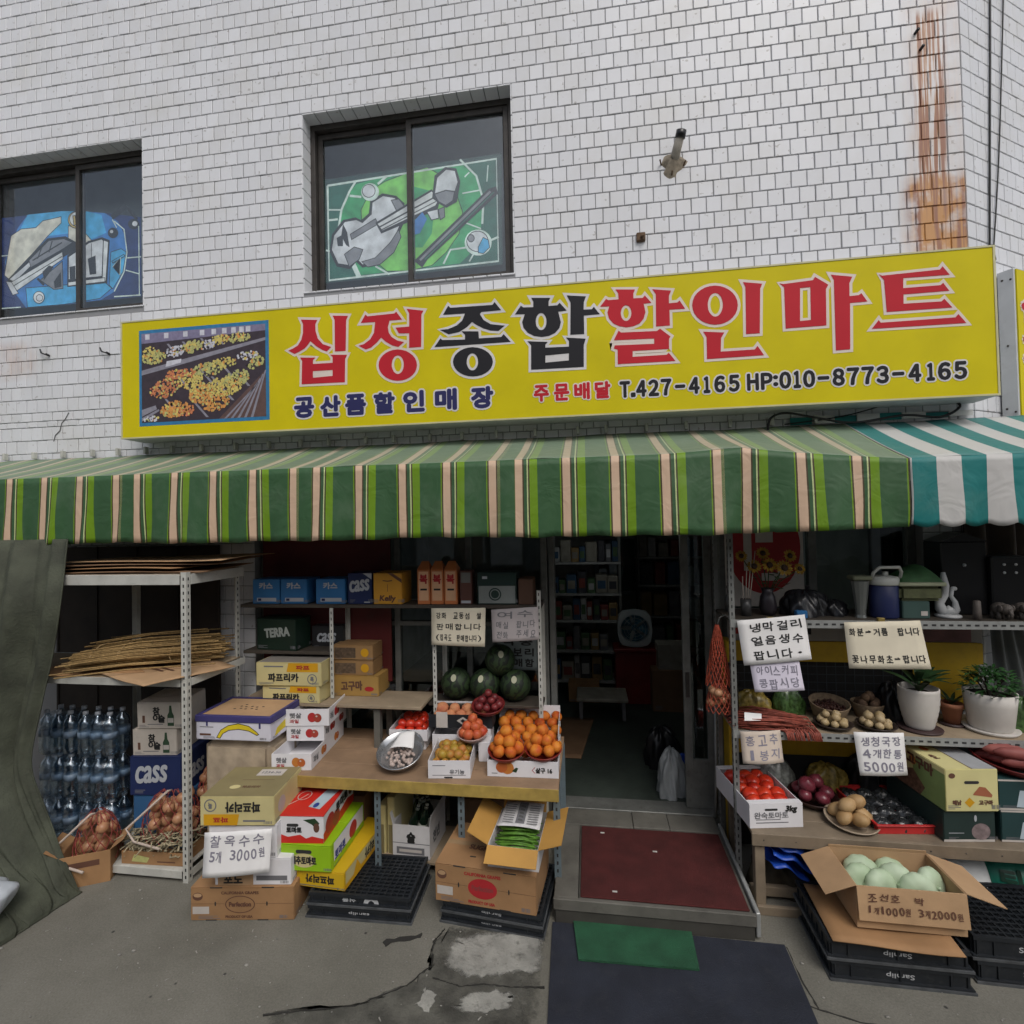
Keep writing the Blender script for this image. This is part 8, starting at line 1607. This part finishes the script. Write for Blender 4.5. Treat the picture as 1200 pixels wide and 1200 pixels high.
t = net_bag('orange red net bag of shallots hanging by the door post', .88, -.42, 1.14, .17, .15, .20, 16, 8, False, M('orange_net', (.34, .06, .03), .6, .3, 40), fruit_mesh('shallot', .03, ONION, 1.0, 0, 9, 6), 'shallot')
mb = MB()
for sg in (-1, 1):
    for k in range(16):
        mb.tube([((.07*(1-v)**.8+.010)*math.cos(6.2832*k/16+sg*v*2.2)*(1+.12*math.sin(k*5)), (.06*(1-v)**.8+.010)*math.sin(6.2832*k/16+sg*v*2.2), .19+v*.42) for v in [q/8 for q in range(9)]], .0030, 4, caps=False)
stuff(mb.build('neck', MATS['orange_net'], t)); MB().tube([(0, 0, .60), (.02, .0, .66), (.06, 0, .68), (.075, -.08, .66)], .004, 5).build('hook', STG, t)

# ---- bench (z = .50)
ZB = .5015
c = Carton('tomato_carton', 'white carton of ripe red tomatoes at the left end of the bench', 'box', (.985, -.69), (1.325, -.635), ZB, .52, .15, WBOX, opened=True); 
MB().box(-c.w/2, -c.d/2, c.h, c.w/2, -c.d/2+.05, c.h+.004).build('top_flap', WBOX, c.t); MB().box(-c.w/2, c.d/2-.05, c.h, c.w/2, c.d/2, c.h+.004).build('top_flap', WBOX, c.t)
c.handle('front', .14, .115, .07, .014); c.tx('front', '완숙토마토', .14, .08, .04, .22, INKG, .001); c.tx('front', '3kg', .27, .115, .045, .07, INK, .003, shear=.2); c.pr('front', INKG, rect(.04, .03, .25, .036)); c.pr('front', INKG, rect(.04, .05, .2, .055))
btm = fruit_mesh('ripe_tomato', .052, TOM, .86, .2, 14, 9)
heap('tomato', btm, .052, 'ripe red tomato in the white carton on the bench', 'tomato', 'tomatoes on the bench', rows_in(c, 3, 5, .052, .12, .015, .045))
bowl('onion_bowl', 'dark bowl of purple red onions beside the tomato carton', 'bowl', 1.51, -.32, ZB, .15, .06, M('dark_brown_bowl', (.03, .012, .010), .35), tx=RAD(5)); heap('red_onion', fruit_mesh('red_onion', .05, fruit_mat('red_onion_skin', (.10, .012, .022), (.18, .035, .05), .3, .5), .85, -.2, 12, 8), .05, 'purple red onion in the dark bowl', 'onion', 'red onions', dome(1.51, -.32, ZB+.02, .05, .085, 2, (5, 2)))
bowl('potato_plate', 'pale round plate of brown potatoes at the bench front', 'plate', 1.645, -.56, ZB, .15, .035, M('pale_plate', (.36, .29, .21), .5), tx=RAD(6)); heap('potato', fruit_mesh('potato', .05, fruit_mat('potato_skin', (.34, .20, .08), (.44, .29, .14), .6), .8, 0, 12, 8, 1.25), .05, 'golden brown potato on the pale plate', 'potato', 'potatoes', dome(1.645, -.56, ZB+.015, .05, .075, 2, (5, 2)))
RTR = M('red_tray_plastic', (.50, .03, .03), .4, .1)
c = Carton('red_tray', 'red plastic tray of small black wrapped packets on the bench', 'tray', (1.755, -.66), (2.105, -.625), ZB, .48, .05, RTR, opened=True, th=.006); MB().box(-c.w/2-.012, -c.d/2-.012, .05, c.w/2+.012, -c.d/2+.006, .056).box(-c.w/2-.012, c.d/2-.006, .05, c.w/2+.012, c.d/2+.012, .056).box(-c.w/2-.012, -c.d/2+.006, .05, -c.w/2+.006, c.d/2-.006, .056).box(c.w/2-.006, -c.d/2+.006, .05, c.w/2+.012, c.d/2-.006, .056).build('rim', RTR, c.t, bevel=.002)
PKT = M('clear_black_packet', (.03, .033, .035), .15, .5, 50, .5, 60, spec=.7); rs = random.Random(19)
for k in range(12):
    p = c.world(-.115+.115*(k % 3), -.17+.115*(k//3), .008)
    lump('black_packet', 'small shiny black packet in the red tray', 'packet', p[0], p[1], p[2], .12, .12, .055, PKT, 30+k, 12, .14, 'black packets in the red tray')
DKG = M('dark_green_carton', (.018, .035, .032), .45, .12, 6)
c = Carton('green_carton', 'dark green carton under the sweet potato box on the bench', 'box', (2.10, -.70), (2.405, -.665), ZB, .5, .19, DKG); c.pr('front', M('faded_flower', (.22, .17, .17), .6, .3, 30), ellipse(.22, .06, .055, .05)); c.pr('front', PW, rect(.0, .0, .30, .014)); c.pr('front', SILV, rect(.03, .05, .12, .054)); c.pr('front', SILV, ellipse(.19, .14, .008, .02))
SPB = M('sweet_potato_carton', (.60, .55, .26), .55, .07, 5); SPG = M('sp_green', (.20, .28, .10), .6); SPP = M('sweet_potato_print', (.36, .12, .06), .6)
c = Carton('sweet_potato_carton', 'cream sweet potato carton with handle slot and brown root print', 'box', (2.105, -.72), (2.415, -.685), .693, .56, .255, SPB, seam=False)
c.handle('front', .155, .175, .07, .018); c.pr('front', SPP, [(.17, .115), (.2, .15), (.235, .145), (.275, .10), (.27, .085), (.2, .095), (.16, .10)]); c.tx('front', '고구마', .235, .055, .028, .08, INKB, .002); c.tx('front', '해남', .065, .055, .028, .05, INKB, .002); c.pr('front', CORNY, [(.11, .055), (.14, .085), (.17, .055), (.14, .025)]); c.pr('front', INKB, ellipse(.04, .215, .02, .016))
c.pr('left', SPG, rect(.30, .0, .56, .22)); c.pr('left', M('sp_photo', (.13, .07, .045), .7, .5, 40), [(.0, .0), (.36, .0), (.40, .06), (.30, .14), (.22, .11), (.12, .16), (.0, .15)], lift=.002); c.tx('left', '고구마', .36, .20, .07, .22, INKB, .005, lift=.003); c.pr('left', PEO, ellipse(.30, .195, .03, .03), lift=.0025)
c.pr('top', M('top_grey', (.34, .35, .36), .6), rect(.165, .003, .308, .55), lift=.0008); c.pr('top', INKB, rect(.158, 0, .163, .56)); c.tx('top', '해남', .06, .16, .035, .06, INKB, .002, rot=-1.2); c.pr('top', PEO2, ellipse(.085, .28, .025, .03))
for k, (z, h_) in enumerate(((ZB, .19), (.692, .185))):
    c = Carton('green_carton', ('lower', 'upper')[k]+' dark teal carton with pale labels at the right end of the bench', 'box', (2.44-.01*k, -.66), (2.90, -.64), z, .45, h_, M('dark_teal_carton', (.018, .05, .052), .45, .1), 'dark teal cartons'); c.pr('front', M('label_ice', (.42, .50, .55), .5), [(.10, .02), (.4, .0), (.4, .10), (.12, .12)]); c.pr('front', BLB, rect(.2, .03, .3, .08), lift=.002); c.pr('front', PW, rect(0, 0, .46, .012)); c.pr('front', PW, rect(0, h_-.012, .46, h_-.002)); c.tx('front', '농협', .36, .06, .05, .08, PW, .002, lift=.003)
rb_ = bowl('sweet_potato_basket', 'shallow red basket of sweet potatoes on the teal cartons', 'basket', 2.63, -.48, .88, .21, .07, REDB, tx=RAD(8)); SWP = fruit_mat('sweet_potato_skin', (.20, .05, .05), (.30, .09, .075), .6)
spm = MB().tube([(-.13, 0, 0), (-.09, .005, .005), (0, .012, .008), (.09, 0, 0), (.14, -.01, 0)], [.008, .03, .042, .028, .006], 10).mesh('sweet_potato'); spm.materials.append(SWP)
for k in range(9):
    o = bpy.data.objects.new('sweet_potato', spm); COL.objects.link(o); o.location = (2.63+rs.uniform(-.06, .06), -.58+.045*(k % 5), .935+.05*(k//5)); o.rotation_euler = (rs.uniform(-.2, .2), rs.uniform(-.15, .15), rs.uniform(-.6, .3)); tag(o, 'reddish sweet potato heaped in the shallow red basket', 'sweet potato', 'sweet potatoes')

# ---- under the bench
BLS = M('blue_plastic_sheet', (.015, .07, .42), .35, .2, 7); 
t = thing('blue_sheet', 'folded bright blue plastic sheet under the left end of the bench', 'plastic sheet', (1.24, -.62, .10))
for k in range(3):
    mb = MB(); mb.grid(lambda u, v: Vector((-.15+.30*u+.03*math.sin(v*4+k), -.10+.30*v, .31-.06*k-.20*u*u*(.6+.2*k)*(1-.5*v)+.012*math.sin(u*14+k*2)+.01*math.sin(v*11))), 18, 12); o = mb.build('fold', BLS, t); o.modifiers.new('t', 'SOLIDIFY').thickness = .003
lump('dark_sack', 'dark brown sack below the blue sheet under the bench', 'sack', 1.22, -.45, .0, .34, .3, .24, M('dark_sack', (.05, .04, .025), .8, .3, 20), 5)
lump('grey_sack', 'grey sack under the middle of the bench', 'sack', 1.62, -.30, .0, .5, .35, .40, M('grey_sack', (.13, .13, .12), .7, .2, 8), 6)
def bag(label, x, y, z, w_, h_, d_, mats, rz=0.0, lean=0.0, seed=0):
    t = thing('printed_bag', label, 'bag', (x, y, z), rz, rx=lean)
    def f(u, v):
        s_ = math.sin(math.pi*v)**.5; a = u*6.2832
        return Vector((w_/2*math.copysign(abs(math.cos(a))**.5, math.cos(a))*(.92+.08*s_), d_/2*math.copysign(abs(math.sin(a))**.8, math.sin(a))*s_*(1+.12*math.sin(v*9+seed)), v*h_))
    MB().grid(f, 40, 20).build('bag', mats[0], t)
    def fp(u, v):
        s_ = math.sin(math.pi*min(max(v/h_, .02), .98))**.5; return Vector((u, -d_/2*s_*1.16*(1-.2*(abs(u)/(w_/2))**2)-.004, v))
    return t, fp
TEB = M('teal_bag', (.02, .20, .14), .35, .15, 8); WHB = M('white_bag', (.60, .61, .60), .4, .1, 8); DGB = M('dark_green_bag', (.012, .05, .03), .35, .15, 8)
t, fp = bag('white fertiliser bag with a red mark and bold letters under the bench', 2.20, -.66, .04, .40, .34, .14, [WHB], RAD(-8), RAD(-28)); mb = MB(); mb.poly(rect(-.10, .25, -.02, .33), fn=fp); mb.build('red_mark', PR, t); mb = MB(); put_text(mb, '상토', .02, .12, .11, fp, .26, .006, dirs=6); stuff(mb.build('lettering', DGB, t))
t, fp = bag('dark green bag leaning left of the white fertiliser bag', 1.98, -.55, .02, .30, .42, .14, [DGB], RAD(10), RAD(-15), 2)
t, fp = bag('teal green bag right of the white fertiliser bag', 2.58, -.62, .02, .38, .40, .16, [TEB], RAD(-12), RAD(-22), 3); mb = MB(); put_text(mb, '퇴비', .0, .20, .12, fp, .24, .005, dirs=6); stuff(mb.build('lettering', DGB, t))

# ---- crates and the carton of gourds in front of the bench
crate('lower black bread crate under the gourd carton', (1.245, -1.175), (1.925, -1.18), 0, .46, .105, 'bread crates under the gourd carton', 'Samlip', math.pi)
crate('upper black bread crate under the gourd carton', (1.235, -1.17), (1.92, -1.175), .106, .46, .105, 'bread crates under the gourd carton', 'Samlip', math.pi)
sheet('torn brown flattened carton between the crates and the gourd carton', 1.57, -.99, .213, .62, .44, RAD(-3), CARD, (0, 0), group=None)
c = Carton('gourd_carton', 'open brown carton of pale green gourds with a price written on its flap', 'box', (1.415, -1.10), (1.955, -1.105), .236, .34, .225, CARD2, opened=True)
c.flap('f', .17, 172, CARD2); c.flap('b', .02, -10, CARD2); c.flap('l', .17, 112, CARD2); c.flap('r', .20, 108, CARD2)
ff = frame((-c.w/2, -c.d/2-.028, c.h-.17), (1, 0, 0), (0, .13, 1), .004); mb = MB(); hand_text(mb, ['조선호 박   ', '1개1000원 3개2000원'], .04, c.w-.03, .03, .155, ff, bold=.0008, fill=.6); stuff(mb.build('lettering', INKB, c.t)); c.handle('right', .17, .15, .06, .02)
GRD = fruit_mat('gourd_skin', (.36, .47, .30), (.46, .56, .40), .5, .3, 9); 
def gourd_pt(u, v):
    a_, b_ = u*6.2832, (v-.5)*3.1416; r_ = .094*max(math.cos(b_), .02)**.75*(1+.045*abs(math.sin(a_*5))); return Vector((r_*math.cos(a_), r_*math.sin(a_), .046*math.sin(b_)*(1-.25*math.exp(-(r_/.03)**2))))
gme = MB().grid(gourd_pt, 40, 14).tube([(0, 0, .03), (.004, 0, .05)], .008, 6).mesh('gourd'); gme.materials.append(GRD)
for k, (x, y, z, a, b) in enumerate(((-.18, -.02, .15, 1.0, .25), (-.09, -.05, .145, 1.05, -.2), (.02, .0, .15, .95, .5), (.10, -.05, .14, 1.1, -.1), (.19, -.01, .15, .95, .4), (-.12, .09, .13, .6, .1), (.05, .10, .12, .5, 0))):
    o = bpy.data.objects.new('gourd', gme); COL.objects.link(o); o.location = c.world(x, y, z); o.rotation_euler = (a+.3, b, .5*math.sin(k*2.1)); tag(o, 'pale green round gourd in the open brown carton', 'gourd', 'gourds in the carton')
crate('lower black bread crate at the right edge of the pavement', (2.0, -1.10), (2.68, -1.11), 0, .46, .115, 'bread crates at the right edge', 'Samlip', 0, tu=.42)
crate('upper black bread crate at the right edge of the pavement', (1.99, -1.09), (2.67, -1.10), .116, .46, .12, 'bread crates at the right edge', 'Samlip', 0, tu=.42)

# ================================================================== fittings on the wall
RUSTY = M('rusty_iron', (.10, .06, .035), .8, .3, 20, .3, 60); RAG = M('dirty_cloth', (.42, .40, .36), .9, .2, 15)
t = thing('pipe_stub', 'cut pipe stub with a black mouth sticking up out of the tiles', 'pipe', (.75, -.005, 5.36)); PIP = M('pipe_grey', (.36, .33, .28), .7, .2, 9, grime=.4)
MB().tube([(0, .0, -.02), (.01, -.07, .04), (.03, -.11, .11)], [.036, .035, .034], 12).build('pipe', PIP, t); MB().tube([(.03, -.108, .10), (.04, -.125, .15)], .039, 12).build('mouth', BPL, t)
mb = MB(); rq = random.Random(2)
mb.grid(lambda u, v: Vector(((.02+.075*(1-v)**.8*(1+.28*math.sin(u*6.28*3+1)+.15*math.sin(u*6.28*7)))*math.cos(u*6.28)-.01, .004-.055*v, (.02+.075*(1-v)**.8*(1+.28*math.sin(u*6.28*3+1)))*math.sin(u*6.28)-.045*(1-v))), 30, 8); mb.build('mortar_lump', M('stained_mortar', (.34, .29, .22), .9, .3, 25, .4, 60, grime=.5, gcol=(.12, .08, .05)), t)
for sx, sz in ((-.10, -.02), (.07, -.05), (-.02, -.12)): MB().tube([(sx, .0, sz), (sx*1.15, -.045, sz+.015)], .006, 5).build('bolt', RUSTY, t)
t = thing('iron_stub', 'small rusty iron stub in a broken tile above the sign', 'bracket', (.475, -.005, 4.77)); MB().box(-.035, -.03, -.04, .035, .005, .03).build('plate', RUSTY, t, bevel=.006); MB().tube([(0, -.02, 0), (.02, -.06, -.02)], .01, 6).build('stub', RUSTY, t)
for k, (x, z) in enumerate(((-5.08, 4.19), (-4.42, 4.16), (-3.35, 4.40), (2.52, 6.11), (2.55, 5.98), (2.45, 4.37))):
    t = thing('iron_bolt', 'rusty bolt in the tiled wall, '+('left of the sign under the keyboard window', 'just left of the sign top corner', 'above the left part of the sign', 'upper of two at the top of the rust streak', 'lower of two at the top of the rust streak', 'above the right end of the sign')[k], 'bolt', (x, -.008, z), 0, 'rusty wall bolts'); MB().tube([(0, .005, 0), (.005, -.035, .004)], .011, 8).build('shaft', BPL, t)
    if k < 2: MB().tube([(0, -.03, 0), (-.05, -.035, .02), (-.08, -.02, .06)], .007, 6).build('wire', BPL, t)
CAB = M('black_cable', (.012, .012, .013), .5)
def cable(label, pts, r=.007):
    P = [Vector(p) for p in pts]; q = [cr_(P, k/ (len(P)*8)) for k in range(len(P)*8+1)]
    t = thing('cable', label, 'cable', tuple(P[0])); MB().tube([x-P[0] for x in q], r, 6).build('wire', CAB, t)
cable('black cable looping from the awning up to the right end of the sign', [(1.36, -.10, 3.14), (1.38, -.12, 3.24), (1.48, -.14, 3.27), (1.68, -.13, 3.23), (1.95, -.12, 3.18), (2.3, -.1, 3.22), (2.55, -.08, 3.20), (2.68, -.08, 3.27), (2.62, -.06, 3.34)], .009)
cable('thin black cable running under the right end of the sign', [(1.5, -.05, 3.20), (1.9, -.06, 3.24), (2.2, -.05, 3.31), (2.35, -.04, 3.33)], .005)
cb1 = lambda s, z: tuple(P0+CD*s+CN*.02+Vector((0, 0, z)))
cable('thicker black cable running down the canted tiled wall', [cb1(.42, 6.9), cb1(.36, 6.0), cb1(.30, 5.2), cb1(.24, 4.36)], .007); cable('thinner black cable beside the thicker one on the canted wall', [cb1(.62, 6.9), cb1(.52, 6.0), cb1(.42, 5.2), cb1(.28, 4.36)], .005)
t = thing('black_hook', 'black rubber wrapped hook on the right top corner of the sign', 'hook', (2.78, -.20, 4.33)); MB().tube([(-.10, 0, .005), (0, 0, .02), (.035, -.02, .01), (.035, -.04, -.09)], .018, 8).build('hook', CAB, t)

# the other side of the narrow street, behind the viewer
OPW = M('opposite_render', (.42, .41, .39), .9, .12, 1.5, grime=.2); OPD = M('opposite_window', (.05, .06, .07), .15, .1)
for k, (x0, x1, h_, lb) in enumerate(((-13, -3.2, 6.2, 'left'), (-3.0, 5.2, 7.0, 'middle'), (5.4, 14, 5.6, 'right'))):
    t = thing('street_house', 'plain rendered house across the street, %s of three' % lb, 'house', ((x0+x1)/2, -11.2, 0), 0, 'houses across the street'); w2 = (x1-x0)/2
    MB().box(-w2, -5, 0, w2, 0, h_).build('wall', OPW, t); MB().box(-w2-.15, -5.1, h_, w2+.15, .2, h_+.18).build('roof', DULL, t)
    for j in range(2):
        for i in range(int(w2*2/2.6)):
            x = -w2+1.0+2.6*i; o = MB().box(x, -.02, 1.0+2.9*j, x+1.4, .03, 2.3+2.9*j).build('window', BRONZE, t); MB().box(x+.06, .031, 1.06+2.9*j, x+1.34, .036, 2.24+2.9*j).build('pane', OPD, o)
    MB().box(w2-.95, -.02, 0, w2-.05, .03, 2.1).build('door', RUSTY, t)
# plastic bag just inside the door
lump('plastic_bag', 'crumpled white plastic bag standing inside the doorway', 'bag', .66, .40, .142, .24, .24, .36, M('white_bag2', (.26, .28, .29), .4, .15, 8), 8, 26, .17)

VG = M('leafy_bag_green', (.05, .10, .03), .25, .6, 40, .4, 40, spec=.6); VY = M('yellow_veg_bag', (.30, .22, .05), .25, .5, 40, .4, 40, spec=.6); CLB = M('clear_bag_grey', (.16, .17, .16), .2, .5, 30, .4, 40, spec=.7)
for k, (x, y, z, w_, h_, mt, lb) in enumerate(((1.18, -.16, ZS, .24, .16, VY, 'bag of yellow vegetables behind the red strands'), (1.42, -.13, ZS, .22, .20, VG, 'bag of leafy greens behind the straw bean basket'), (2.28, -.14, ZS, .16, .22, CLB, 'clear grey bag between the two white pots'), (2.85, -.30, ZS, .22, .20, VG, 'bag of dark greens right of the white pot plant'), (1.30, -.14, ZB, .30, .22, CLB, 'clear grey bag at the back of the bench behind the tomatoes'), (1.68, -.13, ZB, .28, .18, VY, 'bag of yellow produce at the back of the bench'), (1.95, -.10, ZB, .22, .24, BPL, 'black bag at the back of the bench behind the red tray'))):
    lump('produce_bag', lb, 'bag', x, y, z, w_, .18, h_, mt, 50+k, 18, .15)
for k, (x, lb, mt) in enumerate(((1.58, 'small dark bottle on the top shelf behind the black bags', 'dark_vase'), (2.28, 'small grey jar on the top shelf behind the figurine', 'grey_glass'), (1.03, 'small dark bottle at the left end of the top shelf', 'dark_jar'))):
    t = thing('small_bottle', lb, 'bottle', (x, -.16, ZT)); MB().lathe([(.001, 0), (.03, 0), (.032, .09), (.012, .13), (.012, .17), (.016, .172), (.016, .19), (.001, .19)], 12).build('body', MATS[mt], t)
lump('black_bag', 'black plastic bag on the floor inside the doorway', 'bag', .66, .95, .142, .34, .3, .34, BPL, 71); lump('blue_bag', 'blue plastic bag beside the white bag inside the doorway', 'bag', .80, .55, .142, .18, .18, .26, BLS, 72)
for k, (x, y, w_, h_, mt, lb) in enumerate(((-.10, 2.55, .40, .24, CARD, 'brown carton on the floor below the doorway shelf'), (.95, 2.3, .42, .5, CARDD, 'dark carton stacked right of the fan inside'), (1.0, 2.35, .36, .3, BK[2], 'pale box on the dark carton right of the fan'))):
    Carton('indoor_carton', lb, 'box', (x-w_/2, y), (x+w_/2, y), .142 if k < 2 else .643, .3, h_, mt)
